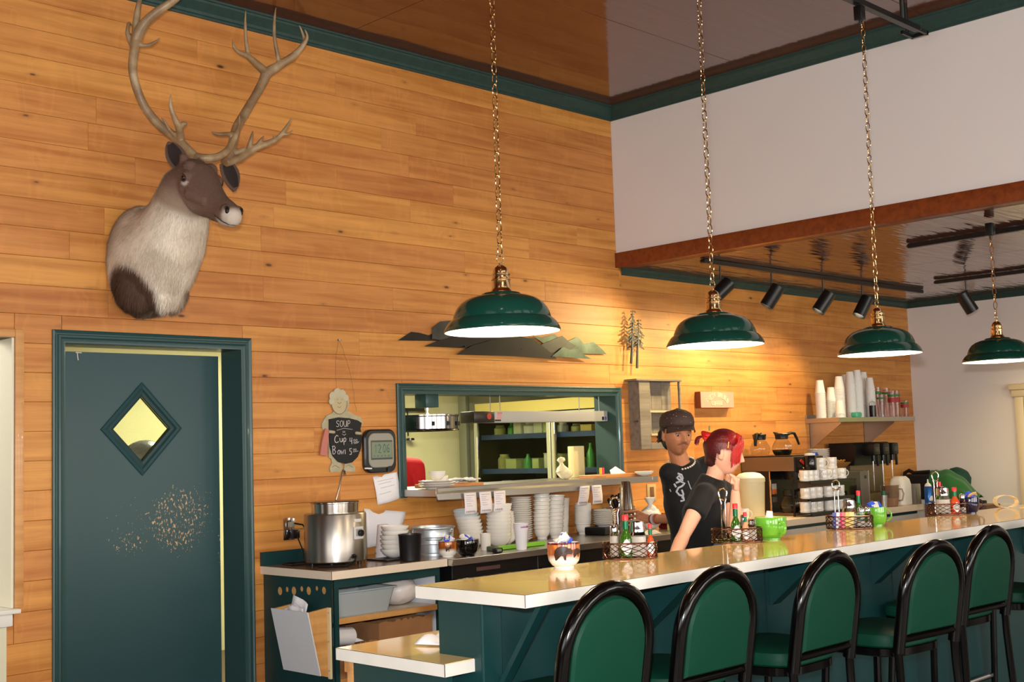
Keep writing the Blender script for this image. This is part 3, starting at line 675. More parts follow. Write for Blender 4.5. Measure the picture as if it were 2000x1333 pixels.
for cx_,cz_,r_ in ((-.062,.425,.026),(-.03,.443,.028),(.002,.437,.026),(.025,.415,.022),(-.072,.395,.02)):
    q.lathe([(0,0),(r_,0),(r_*.8,.004),(0,.0055)],(cx_,-.0102,cz_),14,axis=(0,-1,0))
P('hat_puff',q,M('aged_hat_paint',(190,182,152),.75),t)
q=MB()
q.tube([(.018+.054*math.cos(a)-.04,-.0128,.385+.062*math.sin(a)) for a in [2*PI*k/24 for k in range(24)]],.0013,4,closed=True)
q.tube([(-.035,-.0128,.39),(-.022,-.0128,.382),(-.008,-.0128,.39)],.0012,4)
for sx in (-.038,-.008): q.tube([(sx,-.0128,.405),(sx+.006,-.0128,.405)],.0013,4)
q.tube([(-.034,-.0128,.365),(-.022,-.0128,.36),(-.01,-.0128,.366)],.0012,4)
for x0 in (-.078,.015): q.tube([(x0,-.0105,.028),(x0+.02,-.0105,.036),(x0+.05,-.0105,.022)],.0012,4)
P('painted_line',q,line,t)
bd=[(-.098,.295),(-.035,.305),(.04,.30),(.10,.287),(.128,.272),(.118,.24),(.128,.19),(.12,.13),(.095,.08),(.055,.05),(.01,.043),(-.04,.055),(-.078,.09),(-.096,.14),(-.100,.2)]
q=MB(); q.prism(bd,.0135,.0205,fy(0)); P('chalkboard',q,slate,t,ang=None)
F=lambda u,v:(u,-.0212,v)
q=MB(); strokes('SOUP',-.052,.252,.020,.034,.0013,.3,F,q); q.tube([F(-.05,.232),F(0,.243),F(.06,.236)],.0009,4)
q.tube([F(-.006,.228),F(-.005,.218)],.0015,4); q.tube([F(.004,.228),F(.005,.218)],.0015,4); q.tube([F(-.012,.212),F(0,.203),(.014,-.0212,.211)],.0012,4)
strokes('C',-.066,.163,.027,.042,.0019,.3,F,q); strokes('up',-.03,.166,.02,.036,.0018,.3,F,q); strokes('4',.04,.153,.018,.036,.0018,.3,F,q); strokes('00',.066,.168,.012,.012,.0011,.25,F,q); q.tube([F(.064,.160),F(.105,.166)],.0012,4); q.tube([F(.07,.155),F(.1,.160)],.001,4)
strokes('B',-.082,.100,.023,.045,.0017,.3,F,q); strokes('owl',-.048,.098,.020,.038,.0017,.18,F,q); strokes('5',.035,.094,.018,.034,.0019,.3,F,q); strokes('00',.062,.116,.010,.010,.001,.25,F,q); q.tube([F(.06,.108),F(.098,.113)],.0012,4)
P('chalk_writing',q,chalk,t)
for x0,z0 in ((-.10,.225),(.085,.215)): q=MB(); q.cap((x0,-.024,z0),(x0+.028,-.024,z0-.003),.009,.0085,8); P('hand_grip',q,aged,t)
q=MB(); q.prism([(-.125,.245),(-.10,.235),(-.115,.13),(-.12,.09),(-.165,.098),(-.15,.17)],.012,.02,fy(0)); P('pink_cloth',q,M('dusty_pink_cloth',(186,116,104),.9),t,ang=None)
q=MB(); rw=random.Random(3)
for sgn,ex,ez in ((-1,-.035,.47),(1,.10,.34)):
    pts=[(-.01,-.006,.745)]
    for k in range(1,22): f_=k/21; pts.append((-.01+(ex+.01)*f_**.8+rw.uniform(-.004,.004)+sgn*.012*math.sin(PI*f_),-.006,.745+(ez-.745)*f_))
    q.tube(pts,.0009,4)
P('hanging_wire',q,M('rusty_wire',(110,84,60),.5,metal=.6),t); q=MB(); q.cyl((-.01,-.012,.745),.006,.012,8,axis=(0,1,0)); q.tube([(-.022,-.006,.742),(.01,-.006,.744)],.002,5); P('nail',q,steel,t)
# ---------------- digital clock ----------------
t=T('wall_clock','black and silver digital wall clock with grey screen','clock',(4.446,0,1.372))
def rrect(w,h,r,n=6,cx=0,cz=0):
    o=[]
    for qx,qz,a0 in ((1,1,0),(-1,1,PI/2),(-1,-1,PI),(1,-1,1.5*PI)):
        for k in range(n+1): a=a0+PI/2*k/n; o.append((cx+qx*(w/2-r)+r*math.cos(a),cz+qz*(h/2-r)+r*math.sin(a)))
    return o
def plate(mb,w,h,r,y0,y1,cx=0,cz=0,bev=.003):
    return mb.rings([[(u,-y,v) for u,v in rrect(w-2*b,h-2*b,max(r-b,.001),6,cx,cz)] for y,b in ((y0,0),(y1-bev,0),(y1,bev))])
q=MB(); plate(q,.232,.25,.05,.001,.030,0,.127,.008); P('case',q,M('clock_black',(24,25,24),.3,coat=.3),t)
q=MB(); plate(q,.184,.198,.042,.0302,.036,0,.131,.004); P('silver_face',q,M('clock_silver',(146,144,130),.5),t)
q=MB(); q.box((-.078,-.0385,.078),(.078,-.0362,.188),.001); P('screen_bezel',q,M('clock_bezel',(70,74,70),.3),t,ang=None)
q=MB(); q.box((-.074,-.0395,.088),(.074,-.0386,.178)); P('screen',q,M('lcd_screen',(122,134,108),.25),t,ang=None)
q=MB(); Fc=lambda u,v:(u,-.0399,v); strokes('12',-.055,.118,.020,.048,.0028,.35,Fc,q); strokes('06',.008,.118,.020,.048,.0028,.35,Fc,q)
for k in range(5): q.box((-.06+k*.026,-.0402,.094),(-.05+k*.026,-.0396,.104))
P('digit',q,M('lcd_digit',(84,106,104),.4),t)
q=MB(); q.cyl((.055,-.0335,.022),.017,.006,16,axis=(0,-1,0)); P('light_button',q,M('clock_black'),t)
t=T('chalk_stick','short white chalk stick wedged under the clock','chalk',(4.345,-.03,1.403)); q=MB(); q.cyl((-.02,0,0),.0045,.05,8,axis=(1,0,-.05)); P('stick',q,chalk,t); tc2=q
# ---------------- papers ----------------
def sheet(name,label,cat,pts,y,curl,mat=paper,th=.0012,lines=None):
    """pts: four corners (x,z) tl,tr,br,bl"""
    tl,tr,br,bl=pts; t=T(name,label,cat,(bl[0],-y,bl[1])); n=8
    def fn(u,v):
        x=(bl[0]*(1-u)+br[0]*u)*(1-v)+(tl[0]*(1-u)+tr[0]*u)*v; z=(bl[1]*(1-u)+br[1]*u)*(1-v)+(tl[1]*(1-u)+tr[1]*u)*v
        return (x-bl[0],-curl*(math.sin(u*2.7)*(1-v)+.25*math.sin(u*5+v*3))-.0006,z-bl[1])
    q=MB(); q.grid(n,n,fn); o=P('sheet',q,mat,t); m=o.modifiers.new('s','SOLIDIFY'); m.thickness=th
    if lines:
        q=MB()
        for (u0,u1,v) in lines:
            q.tube([Vector(fn(u0+(u1-u0)*k/4,v))+Vector((0,-.0016,0)) for k in range(5)],.0009,4)
        P('printed_line',q,M('grey_print',(150,150,154),.8),t)
    return t
ll=[(.1,.9,.9-.09*k) for k in range(8)]+[(.5,.9,.12)]
sheet('paper_note','white paper note curling under the digital clock by the window frame','paper',((4.402,1.352),(4.578,1.374),(4.606,1.222),(4.432,1.190)),.003,.02,lines=[(.15,.8,.8),(.15,.7,.7),(.2,.8,.55),(.1,.6,.35)])
sheet('paper_note','large crumpled white paper hanging behind the bowls and foam cup','paper',((4.33,1.175),(4.63,1.14),(4.57,1.0),(4.33,.95)),.006,.05)
# ---------------- outlet ----------------
def outlet(x,z,label,plug=True):
    t=T('wall_outlet',label,'outlet',(x,0,z)); q=MB(); q.box((-.038,-.007,-.06),(.038,-.0005,.06),.003); P('cover_plate',q,chrome,t)
    q=MB()
    for s in (-.028,.028): q.cyl((0,-.0072,s),.017,.004,14,axis=(0,-1,0))
    P('socket',q,blackp,t)
    if plug:
        q=MB(); q.box((-.004,-.05,-.052),(.040,-.0115,-.006),.006); P('black_plug',q,blackp,t)
        q=MB(); q.box((-.016,-.038,.008),(.018,-.0115,.04),.006); P('grey_plug',q,M('grey_plug',(150,140,120),.4),t)
        q=MB(); q.tube([(.01,-.038,.03),(.05,-.06,.02),(.075,-.07,-.02),(.09,-.08,-.10),(.085,-.09,-.17),(.02,-.11,-.175),(-.09,-.12,-.168),(-.13,-.13,-.172),(-.12,-.2,-.177),(-.03,-.21,-.176),(.06,-.22,-.176),(.12,-.24,-.176)],.0042,8); q.tube([(.02,-.05,-.04),(.03,-.09,-.12),(.0,-.14,-.168),(-.06,-.10,-.176),(-.08,-.17,-.176),(0,-.26,-.176),(.12,-.34,-.176)],.0036,8); P('cable',q,blackp,t)
    return t
outlet(3.822,1.096,'chrome outlet with black plugs left of the soup warmer')
o=T('wall_outlet','beige outlet on the wood wall behind the man','outlet',(6.93,0,1.14)); q=MB(); q.box((-.05,-.007,-.06),(.05,-.0005,.06),.003); P('cover_plate',q,M('beige_plate',(190,164,110),.5),o)
q=MB(); q.box((-.02,-.012,-.04),(.02,-.0072,.04),.002); P('socket',q,M('brown_socket',(120,80,50),.4),o)
# ---------------- metal mountain range ----------------
mt1=M('burnt_metal_dark',(28,20,17),.4,metal=.3,var=.5,bs=7); mt2=M('burnt_metal_green',(84,100,84),.4,metal=.4,var=.5,bs=9)
t=T('metal_mountain_art','burnished metal mountain range sculpture above the kitchen window','wall art',(4.63,0,2.1))
def px2(pts,y=-.02):
    out=[]
    for a,b in pts: p=GY(a,b,y); out.append((p.x-4.63,p.z-2.1))
    return out
layers=[([(780,665),(806,648),(822,650),(840,655),(870,640),(900,648),(960,640),(960,668)],.006,mt1),
([(846,640),(862,628),(885,626),(905,640),(940,650),(900,670),(845,662)],.012,M('burnt_metal_grey',(66,66,60),.4,metal=.4,var=.3,bs=9)),
([(829,677),(850,668),(872,662),(905,650),(960,655),(1000,660),(960,683),(905,680)],.018,mt1),
([(1040,655),(1060,660),(1085,653),(1098,665),(1108,668),(1130,658),(1142,672),(1160,668),(1175,680),(1186,692),(1090,690)],.012,mt2),
([(1060,672),(1080,664),(1098,656),(1112,668),(1125,676),(1110,690),(1040,690)],.018,M('burnt_metal_grey')),
([(890,693),(920,676),(960,664),(1000,655),(1040,662),(1052,672),(1075,690),(1086,702),(1000,696)],.026,mt1),
([(1075,697),(1098,678),(1110,684),(1126,682),(1140,695),(1154,702)],.030,mt2)]
for pl,y,m in layers:
    q=MB(); q.prism(px2(pl),y,y+.002,lambda u,v,w:(u,-w,v)); P('mountain_layer',q,m,t,ang=None)
q=MB()
for x in (.5,1.0,1.5): q.cyl((x,-.03,.03),.004,.03,6,axis=(0,1,0))
P('wall_pin',q,blackm,t)
# ---------------- metal pines ----------------
t=T('metal_pine_art','pair of grey metal pine trees mounted right of the mountain art','wall art',(6.70,0,2.03))
mt3=M('weathered_metal',(70,72,68),.45,metal=.3,var=.3,bs=20)
rw=random.Random(5)
for nm,x0,x1,z0,z1,zt,y in (('tree',.0,.035,.03,.42,.24,-.055),('tree',.075,.11,.0,.36,.20,-.045)):
    q=MB(); q.tube([(x0,y,z0),(x0+.012,y,.12),(x1,y,z1-.08),(x1+.002,y,z1)],[.010,.0085,.004,.001],8)
    q2=MB(); z=z1-.015; k=0
    while z>zt-.04:
        f_=(z1-z)/(z1-zt); w=.012+.062*f_**.8
        for s in (-1,1,.3,-.4):
            L_=w*rw.uniform(.7,1.05)*s; cx_=x0+.012+(x1-x0-.012)*(z-z0)/(z1-z0); dz=rw.uniform(-.008,.008)-abs(L_)*.42; yy=y-rw.uniform(-.01,.02)
            q2.prism([(0,.005),(L_*.35,dz*.3+.004),(L_*.7,dz*.75+.003),(L_,dz),(L_*.85,dz-.007),(L_*.68,dz*.9-.003),(L_*.5,dz*.7-.009),(L_*.3,dz*.5-.003),(0,-.004)],yy,yy+.0015,lambda u,v,w_,c=cx_,zz=z:(c+u,w_,zz+v))
        z-=.0215; k+=1
    P('trunk',q,mt3,t); P('needle_branch',q2,M('dark_weathered_metal',(46,50,48),.5,metal=.2,var=.3,bs=20),t,ang=None)
q=MB()
for k in range(16):
    x=rw.uniform(-.05,.14); z=rw.uniform(.03,.2); a=rw.uniform(-1,1); q.tube([(x,-.04,z),(x+.01*a,-.045,z+.03),(x+.025*a,-.05,z+.05)],.0014,4)
for k in range(3): q.cyl((.03+.03*k,-.045,.15+.05*k),.003,.045,6,axis=(0,1,0))
P('twig',q,mt3,t)
# ---------------- weathered box shelf ----------------
grey=pine('weathered_grey_wood',(126,116,104),(98,88,78),(60,50,42),rough=.8,coat=0,contrast=.5)
t=T('weathered_wall_cabinet','weathered grey barn-wood shelf hanging behind the man in the cap','shelf',(6.70,0,1.45)); 
def bb(n_,a,b,m=grey,bev=.002): q=MB(); q.box(a,b,bev); return P(n_,q,m,t,ang=None)
bb('side_board',(.02,-.10,0),(.135,-.082,.485)); bb('top_board',(-.02,-.112,.486),(.50,-.0,.50)); bb('bottom_rail',(.136,-.10,.0),(.50,-.082,.045)); bb('front_stile',(.484,-.10,.046),(.50,-.082,.485)); 
bb('shelf_board',(.136,-.1,.26),(.483,-.0215,.275),M('pale_shelf_lip',(176,166,130),.7)); bb('shelf_board',(.136,-.104,.095),(.483,-.0215,.11),M('pale_shelf_lip')); bb('side_frame',(.136,-.098,.111),(.147,-.0215,.485))
for k in range(3): bb('back_board',(.14+k*.115,-.02,.1),(.253+k*.115,-.006,.485))
bb('outer_side',(.02,-.0815,0),(.034,-.0005,.485)); 
# ---------------- pink coffee sign ----------------
t=T('coffee_sign','small pink wooden FRESH BREWED COFFEE sign on the wood wall','sign',(7.50,0,1.745))
q=MB(); q.box((0,-.05,0),(.43,-.001,.125),.003); P('board',q,M('sign_brown_edge',(120,60,24),.6),t,ang=None)
q=MB(); q.box((.002,-.0545,.002),(.428,-.0502,.123),.002); P('pink_face',q,M('sign_pink',(206,138,124),.7,var=.06,bs=30),t,ang=None)
q=MB(); txt='FRESH BREWED'; n=len(txt)
for i,ch in enumerate(txt):
    a=math.radians(44-88*i/(n-1)); R0=.175
    cx_,cz_=.215-R0*1.0*math.sin(a),-.075+R0*math.cos(a)*.93
    fn=lambda u,v,cx_=cx_,cz_=cz_,a=a:(cx_+(u*math.cos(a*.6)-v*math.sin(a*.6)),-.0555,cz_+(u*math.sin(a*.6)+v*math.cos(a*.6)))
    strokes(ch,-.008,-.004,.015,.034,.0022,0,fn,q)
strokes('COFFEE',.135,.022,.018,.028,.0024,.4,lambda u,v:(u,-.0555,v),q); P('lettering',q,M('sign_cream_letter',(240,232,190),.6),t)
# ---------------- pass shelf, ticket rail, tickets ----------------
t=T('pass_shelf','stainless steel shelf running through the kitchen window','shelf',(4.61,-.31,1.228))
q=MB(); q.box((0,0,0),(1.995-.04,.72,.041),.002); q.box((1.956,0,0),(2.02,.309,.041),.002); P('shelf_plate',q,steel,t,ang=20)
q=MB(); q.prism([(-.012,-.018),(-.004,-.022),(-.002,.015),(-.014,.030),(-.014,.047),(-.004,.052),(-.001,.04),(-.001,-.018)],.004,1.335,lambda u,v,w:(w,u,v)); P('ticket_rail',q,M('satin_steel',(196,192,184),.35,metal=.9),t,ang=20)
tkm=M('ticket_paper',(236,226,226),.8)
for i,(x,lean,lab) in enumerate(((4.855,0,'leftmost of three paper order tickets under the window ledge'),(4.975,.006,'middle of three paper order tickets under the window ledge'),(5.095,-.008,'right of three paper order tickets under the window ledge'),(5.855,-.035,'tilted order ticket near the right end of the steel rail'),(5.965,.004,'straight order ticket at the right end of the steel rail'))):
    t=T('order_ticket',lab,'receipt',(x,-.331,1.115),0,'order tickets on the rail')
    h=.125 if i<3 else .12
    def fn(u,v,lean=lean,h=h): return ((u-.5)*.095+lean*(1-v),-.012*math.sin(v*2.4)*(1-v)-.004*(1-v)*math.sin(u*3),v*h)
    q=MB(); q.grid(4,6,fn); o=P('sheet',q,tkm,t); m=o.modifiers.new('s','SOLIDIFY'); m.thickness=.0008
    q=MB()
    for v,a,b,th in ((.88,.15,.85,.0010),(.78,.12,.6,.0007),(.70,.12,.5,.0007),(.62,.12,.7,.0007),(.5,.12,.5,.0007),(.4,.12,.6,.0007)): q.tube([Vector(fn(a,v))-Vector((0,.0012,0)),Vector(fn(b,v))-Vector((0,.0012,0))],th,4)
    for k in range(14): q.tube([Vector(fn(.12+.055*k,.10))-Vector((0,.0012,0)),Vector(fn(.12+.055*k,.17))-Vector((0,.0012,0))],.0008+.0008*(k%3==0),4)
    P('print',q,M('ticket_print',(120,112,116),.8),t)
# things on the pass shelf
def board(x,y,w,d,lab):
    t=T('cutting_board',lab,'board',(x,y,1.2695)); q=MB(); q.box((0,0,0),(w,d,.022),.003); P('board',q,pine('cutting_board_wood',(196,130,74),(170,104,54),(110,64,34),contrast=.3),t,ang=None); return t
board(4.80,-.16,.33,.26,'small wooden board at the left end of the steel pass shelf'); board(6.21,-.20,.40,.24,'long wooden board at the right end of the steel pass shelf')
def bowlmesh(r0,r1,h,n=28,th=.004,foot=.6):
    q=MB(); q.lathe([(0,.004),(r0*foot,.004),(r0*foot,0),(r0*foot+.003,0),(r0,.006),(r0+(r1-r0)*.55,h*.38),(r1*.97,h*.8),(r1,h),(r1-th,h),(r1*.97-th,h*.8),(r0+(r1-r0)*.5,h*.4),(r0*.8,.012),(0,.010)],n=n,cap=False); return q
def platemesh(r,h=.02,n=32):
    q=MB(); q.lathe([(0,.002),(r*.55,.002),(r*.55,0),(r*.6,0),(r*.62,.004),(r*.95,h*.85),(r,h),(r*.985,h+.002),(r*.93,h*.98),(r*.62,.008),(0,.007)],n=n,cap=False); return q
pm=platemesh(.11).mesh('plate',[china])
for i,lab in enumerate(('lowest of the plates stacked at the left of the pass shelf','middle plate stacked at the left of the pass shelf','upper plate stacked at the left of the pass shelf')):
    tag(link('plate',pm,None,(4.745,-.17,1.2695+.013*i)),lab,'plate','plates on the pass shelf')
bm_=bowlmesh(.03,.05,.048).mesh('ramekin',[china])
for i,(x,y,lab) in enumerate(((4.73,-.19,'left white ramekin on the plates in the kitchen window'),(4.83,-.10,'middle white ramekin in the kitchen window, behind the board'),(4.90,-.02,'right white ramekin in the kitchen window, beside the napkins'))):
    tag(link('ramekin',bm_,None,(x,y,1.3225 if i==0 else (1.2922 if i==1 else 1.2922))),lab,'bowl','ramekins in the kitchen window')
t=T('napkin_pile','crumpled white napkins lying on the left wooden board','napkin',(5.0,-.09,1.293)); rw=random.Random(8)
q=MB()
for k in range(4):
    o=Vector((rw.uniform(-.03,.04),rw.uniform(-.03,.04),.006*k)); a=rw.uniform(0,3)
    q.grid(6,6,lambda u,v:(o.x+((u-.5)*math.cos(a)-(v-.5)*math.sin(a))*.14,o.y+((u-.5)*math.sin(a)+(v-.5)*math.cos(a))*.11,o.z+.012*abs(math.sin(u*7+k)*math.cos(v*5+k))+.002))
o=P('napkin',q,paper,t); o.modifiers.new('s','SOLIDIFY').thickness=.001
o=P('small_bowl',bowlmesh(.03,.066,.034),china,None); tag(o,'small white bowl at the far right end of the steel shelf','bowl'); o.location=(6.555,-.25,1.2695)
t=T('bread_bag','clear plastic bag of bread twisted shut on the pass shelf','bag',(6.05,.02,1.2697)); q=MB(); q.sph((0,0,.042),.055,16,(1.1,.9,.75)); q.lathe([(.045,.05),(.04,.075),(.014,.10),(.012,.11),(.03,.13),(.026,.145),(.004,.15)],(-.03,0,0),14); P('bag',q,M('cloudy_plastic_bag',(226,214,176),.25,spec=.6,bump=.5,bs=60),t)
t=T('paper_slip','folded paper slip lying on the right wooden board','paper',(6.44,-.08,1.2925)); q=MB(); q.add([(-.07,-.03,0),(.07,-.04,.0),(.075,.05,.045),(-.01,.03,.02),(-.07,-.028,.003),(.07,-.038,.004),(.075,.052,.049),(-.01,.032,.024)],[(0,1,2,3),(7,6,5,4),(0,4,5,1),(1,5,6,2),(2,6,7,3),(3,7,4,0)]); P('slip',q,paper,t,ang=None)
for i,(x,c,lab) in enumerate(((6.31,(210,190,50),'yellow marker cap'),(6.335,(214,60,90),'pink marker cap'))):
    q=MB(); q.cyl((0,0,0),.009,.045,10,bev=.002); o=P('marker_cap',q,M('cap_%s'%lab.split()[0],c,.4),None,loc=(x,-.07,1.2923)); tag(o,lab+' standing on the right wooden board','pen')
# ---------------- kitchen: wheel, heat lamp, cooler ----------------
t=T('order_carousel','chrome order wheel hanging from a green block in the kitchen window','order holder',(4.915,.10,1.61))
q=MB(); q.lathe([(.175,0),(.192,.0),(.195,.008),(.188,.012),(.188,.085),(.195,.09),(.195,.098),(.175,.098),(.172,.09),(.17,.01)],n=48,cap=False); P('ring',q,M('dull_chrome',(140,138,136),.16,metal=1),t)
q=MB(); 
for a in range(3): q.tube([(0,0,.095),(.18*math.cos(a*2.1+.3),.18*math.sin(a*2.1+.3),.095)],.004,6)
q.cyl((0,0,.06),.018,.05,14); q.cyl((0,0,.09),.010,.058,14); q.cyl((0,0,.13),.014,.012,14); P('stem',q,chrome,t)
q=MB(); q.box((-.052,-.052,.1445),(.052,.052,.226),.003); P('mounting_block',q,green,t)
q=MB()
for k in range(12): a=2*PI*k/12; q.box((.196*math.cos(a)-.006,.196*math.sin(a)-.006,.03),(.196*math.cos(a)+.006,.196*math.sin(a)+.006,.055))
P('clip',q,blackm,t,ang=None)
t=T('heat_lamp','long grey food warmer bar hanging across the kitchen window','heat lamp',(5.27,.06,1.658))
q=MB(); q.box((.18,0,0),(1.285,.13,.072),.003); P('housing',q,M('warmer_grey_enamel',(166,164,158),.4),t)
q=MB(); q.box((0,-.001,0),(.1795,.13,.072),.003); P('control_end',q,[M('warmer_black_end',(34,28,24),.3)],t)
q=MB(); q.lathe([(0,0),(.02,0),(.02,.002),(0,.003)],(.13,-.0015,.04),16,axis=(0,-1,0)); P('red_badge',q,M('badge_red',(170,54,40),.4),t)
q=MB(); q.box((.182,-.0012,.008),(.235,-.0004,.018)); P('black_badge',q,blackp,t,ang=None)
q=MB(); q.add([(.19,-.001,.022),(.235,-.001,.022),(.25,-.001,.062),(.205,-.001,.062)],[(0,1,2,3)]); P('red_logo',q,M('logo_red',(190,60,50),.5),t,ang=None)
q=MB()
for k in range(4): q.add([(.185+k*.004,-.0014,.025+k*.009),(.235+k*.004,-.0014,.025+k*.009),(.236+k*.004,-.0014,.028+k*.009),(.186+k*.004,-.0014,.028+k*.009)],[(0,1,2,3)])
P('logo_stripe',q,M('logo_blue',(220,214,226),.5),t,ang=None)
q=MB(); q.box((1.225,-.0012,.008),(1.245,-.0004,.032)); P('switch_label',q,blackp,t,ang=None); q=MB(); q.box((1.252,-.0012,.008),(1.272,-.0004,.032)); P('switch_label',q,M('label_blue',(90,90,150),.5),t,ang=None)
q=MB()
for x,y in ((.25,.02),(.25,.11),(1.1,.10),(1.22,.02)): q.tube([(x,y,.072),(x,y,.178)],.003,6)
P('hanger_chain',q,steel,t)
# reach-in cooler
KX=7.6
t=T('glass_door_cooler','two-door glass cooler with blue shelf fronts seen through the kitchen window','refrigerator',(KX,.62,0))
y0,y1=0,1.93
q=MB(); q.box((.02,y0,0),(.75,y1,.08)); q.box((.02,y0,1.80),(.75,y1,1.9)); q.box((.02,y0,.08),(.75,y0+.03,1.8)); q.box((.02,y1-.03,.08),(.75,y1,1.8)); q.box((.72,y0+.03,.08),(.75,y1-.03,1.8)); P('body',q,M('cooler_dark_inside',(52,50,30),.5),t,ang=None)
q=MB(); q.box((0,y0,1.80),(.0195,y1,1.9),.003); P('header',q,M('cooler_header_yellow',(206,190,110),.3,metal=.3),t,ang=None)
cf=M('cooler_frame_steel',(206,208,196),.25,metal=.8)
for k in range(2):
    a=y0+.01+k*.96; b=a+.95
    q=MB(); q.box((-.03,a,.09),(-.001,a+.045,1.79),.004); q.box((-.03,b-.045,.09),(-.001,b,1.79),.004); q.box((-.03,a+.045,1.74),(-.001,b-.045,1.79)); q.box((-.03,a+.045,.09),(-.001,b-.045,.14)); P('door_frame',q,cf,t,ang=20)
    q=MB(); q.box((-.018,a+.046,.141),(-.012,b-.046,1.739)); P('pane',q,M('thin_window_glass'),t,ang=None)
    q=MB(); q.tube([(-.055,b-.07,1.0),(-.055,b-.07,1.6)],.012,10); q.tube([(-.055,b-.07,1.05),(-.03,b-.04,1.05)],.007,6); q.tube([(-.055,b-.07,1.55),(-.03,b-.04,1.55)],.007,6); P('door_handle',q,chrome,t)
for z in (.7,1.0,1.28,1.585):
    q=MB(); q.box((.06,y0+.031,z),(.70,y1-.031,z+.012)); P('shelf',q,M('wire_shelf_grey',(120,120,110),.5),t,ang=None)
    q=MB(); q.box((.045,y0+.031,z-.014),(.059,y1-.031,z+.03)); P('shelf_front',q,M('shelf_blue_strip',(38,58,96),.4),t,ang=None)
rw=random.Random(21)
cols=[((170,180,120),'cloudy food tub'),((200,204,180),'pale lidded food tub'),((60,130,60),'green bottle'),((150,150,90),'olive jar'),((190,170,90),'yellow tub'),((214,214,200),'white jug')]
for z in (1.0,1.28,1.585):
    y=.72; kk=0
    while y<2.38:
        i=rw.randrange(6); c,lab=cols[i]; h=rw.uniform(.10,.22) if z<1.5 else rw.uniform(.08,.15); r=rw.uniform(.035,.07)
        q=MB()
        if i==2: q.lathe([(0,0),(r*.7,0),(r*.7,h*.6),(r*.25,h*.85),(r*.25,h),(0,h)],n=14)
        elif i in (0,1,4): q.box((-r,-r,0),(r,r,h*.8),.006); q.box((-r*1.05,-r*1.05,h*.8),(r*1.05,r*1.05,h*.86),.003)
        else: q.lathe([(0,0),(r*.9,0),(r,h*.1),(r,h*.7),(r*.7,h*.85),(r*.7,h),(0,h)],n=14)
        o=P('food_container',q,M('container_%d'%i,c,.35),None,loc=(KX+.15,y+r,z+.013)); kk+=1; tag(o,'%s, %s from the near end of the %s cooler shelf'%(lab,['first','second','third','fourth','fifth','sixth','seventh','eighth','ninth','tenth','eleventh','twelfth','thirteenth','fourteenth','fifteenth','sixteenth'][kk-1],{1.0:'low',1.28:'middle',1.585:'upper'}[z]),'container','food containers inside the cooler'); y+=r*2+rw.uniform(.01,.07)
for z in (): pass
t=T('steel_post','bright steel corner post beside the kitchen cooler','post',(7.55,2.62,0)); q=MB(); q.box((0,0,0),(.05,.1,2.3),.003); P('post',q,M('dark_grey_post',(120,122,100),.4,metal=.4),t)
t=T('wall_pan_rack','dark pan and ladle rack on the far kitchen wall','rack',(6.8,2.899,1.85)); q=MB(); q.box((-.4,-.03,0),(.5,-.001,.03)); P('rail',q,blackm,t); q=MB(); q.tube([(.28,-.02,.0),(.28,-.02,-.22)],.006,6); q.lathe([(0,0),(.04,.0),(.035,.02),(0,.02)],(.28,-.05,-.26),12); P('ladle',q,blackm,t)
t=T('wall_notice','pale notice sheet on the far kitchen wall','paper',(6.75,2.899,1.55)); q=MB(); q.box((-.12,-.004,0),(.12,-.001,.4)); P('sheet',q,M('yellowed_notice',(232,220,150),.7),t)
t=T('paper_towel_roll','tall pale paper bag standing at the right of the kitchen window','bag',(6.42,.25,1.2697)); q=MB(); q.box((-.055,-.03,0),(.055,.03,.22),.004); P('bag',q,M('pale_paper_bag',(222,206,150),.7),t)
# foil wrapped tray behind the door window
t=T('plastic_bundle','cloudy white plastic bundle seen through the diamond door window','bundle',(3.57,1.1,0)); q=MB(); q.box((-.3,-.2,0),(.3,.2,1.40)); P('cart',q,M('kitchen_cart',(150,146,120),.5),t,ang=None); q=MB(); rs=[]; q.sph((0,0,1.50),.13,24,(1.1,.9,.85)); q.sph((-.13,0,1.47),.085,18,(1,1,.9)); P('wrap',q,M('crumpled_foil_wrap',(196,204,204),.25,metal=.5,bump=1,bs=30),t)
# ---------------- bowls, cups and plates stacked on the steel counter ----------------
ZS=.9105
def stack(name,me,n,x,y,dz,lean,label,group,z=ZS,cat='bowl',jit=.0015,s=1.0,mats=None):
    r_=random.Random(int(x*1000)); ords=['lowest','second','third','fourth','fifth','sixth','seventh','eighth','ninth','tenth','eleventh','twelfth','thirteenth','fourteenth','fifteenth','sixteenth','seventeenth','eighteenth','nineteenth','twentieth']
    for i in range(n):
        f_=i/max(1,n-1); a=math.atan2(lean[0],dz*n)*.9*f_
        o=link(name,me,None,(x+lean[0]*f_**1.4+r_.uniform(-jit,jit),y+lean[1]*f_**1.4+r_.uniform(-jit,jit),z+dz*i)); o.rotation_euler=(-lean[1]*1.2*f_,lean[0]*1.2*f_*1.0,0); o.scale=(s,s,s)
        pos='topmost' if i==n-1 else (ords[i] if i<20 else 'high')
        tag(o,'%s %s'%(pos,label),cat,group)
        if mats and i>=mats[0]: o.data=mats[1]
bluechina=M('blue_white_china',(214,224,226),.2,coat=.3)
soup=bowlmesh(.042,.078,.058,n=32); soupm=soup.mesh('soup_bowl',[china]); soupb=bowlmesh(.042,.078,.058,n=32).mesh('soup_bowl_blue',[bluechina])
small=bowlmesh(.028,.054,.038,n=28).mesh('small_bowl',[china]); shallow=platemesh(.07,.022).mesh('saucer',[china])
q=MB(); q.lathe([(0,.004),(.026,.004),(.027,0),(.031,0),(.033,.008),(.031,.012),(.042,.022),(.049,.042),(.05,.064),(.0555,.068),(.0555,.076),(.0485,.076),(.045,.045),(.03,.02),(0,.018)],n=28,cap=False); bouillon=q.mesh('soup_cup',[china])
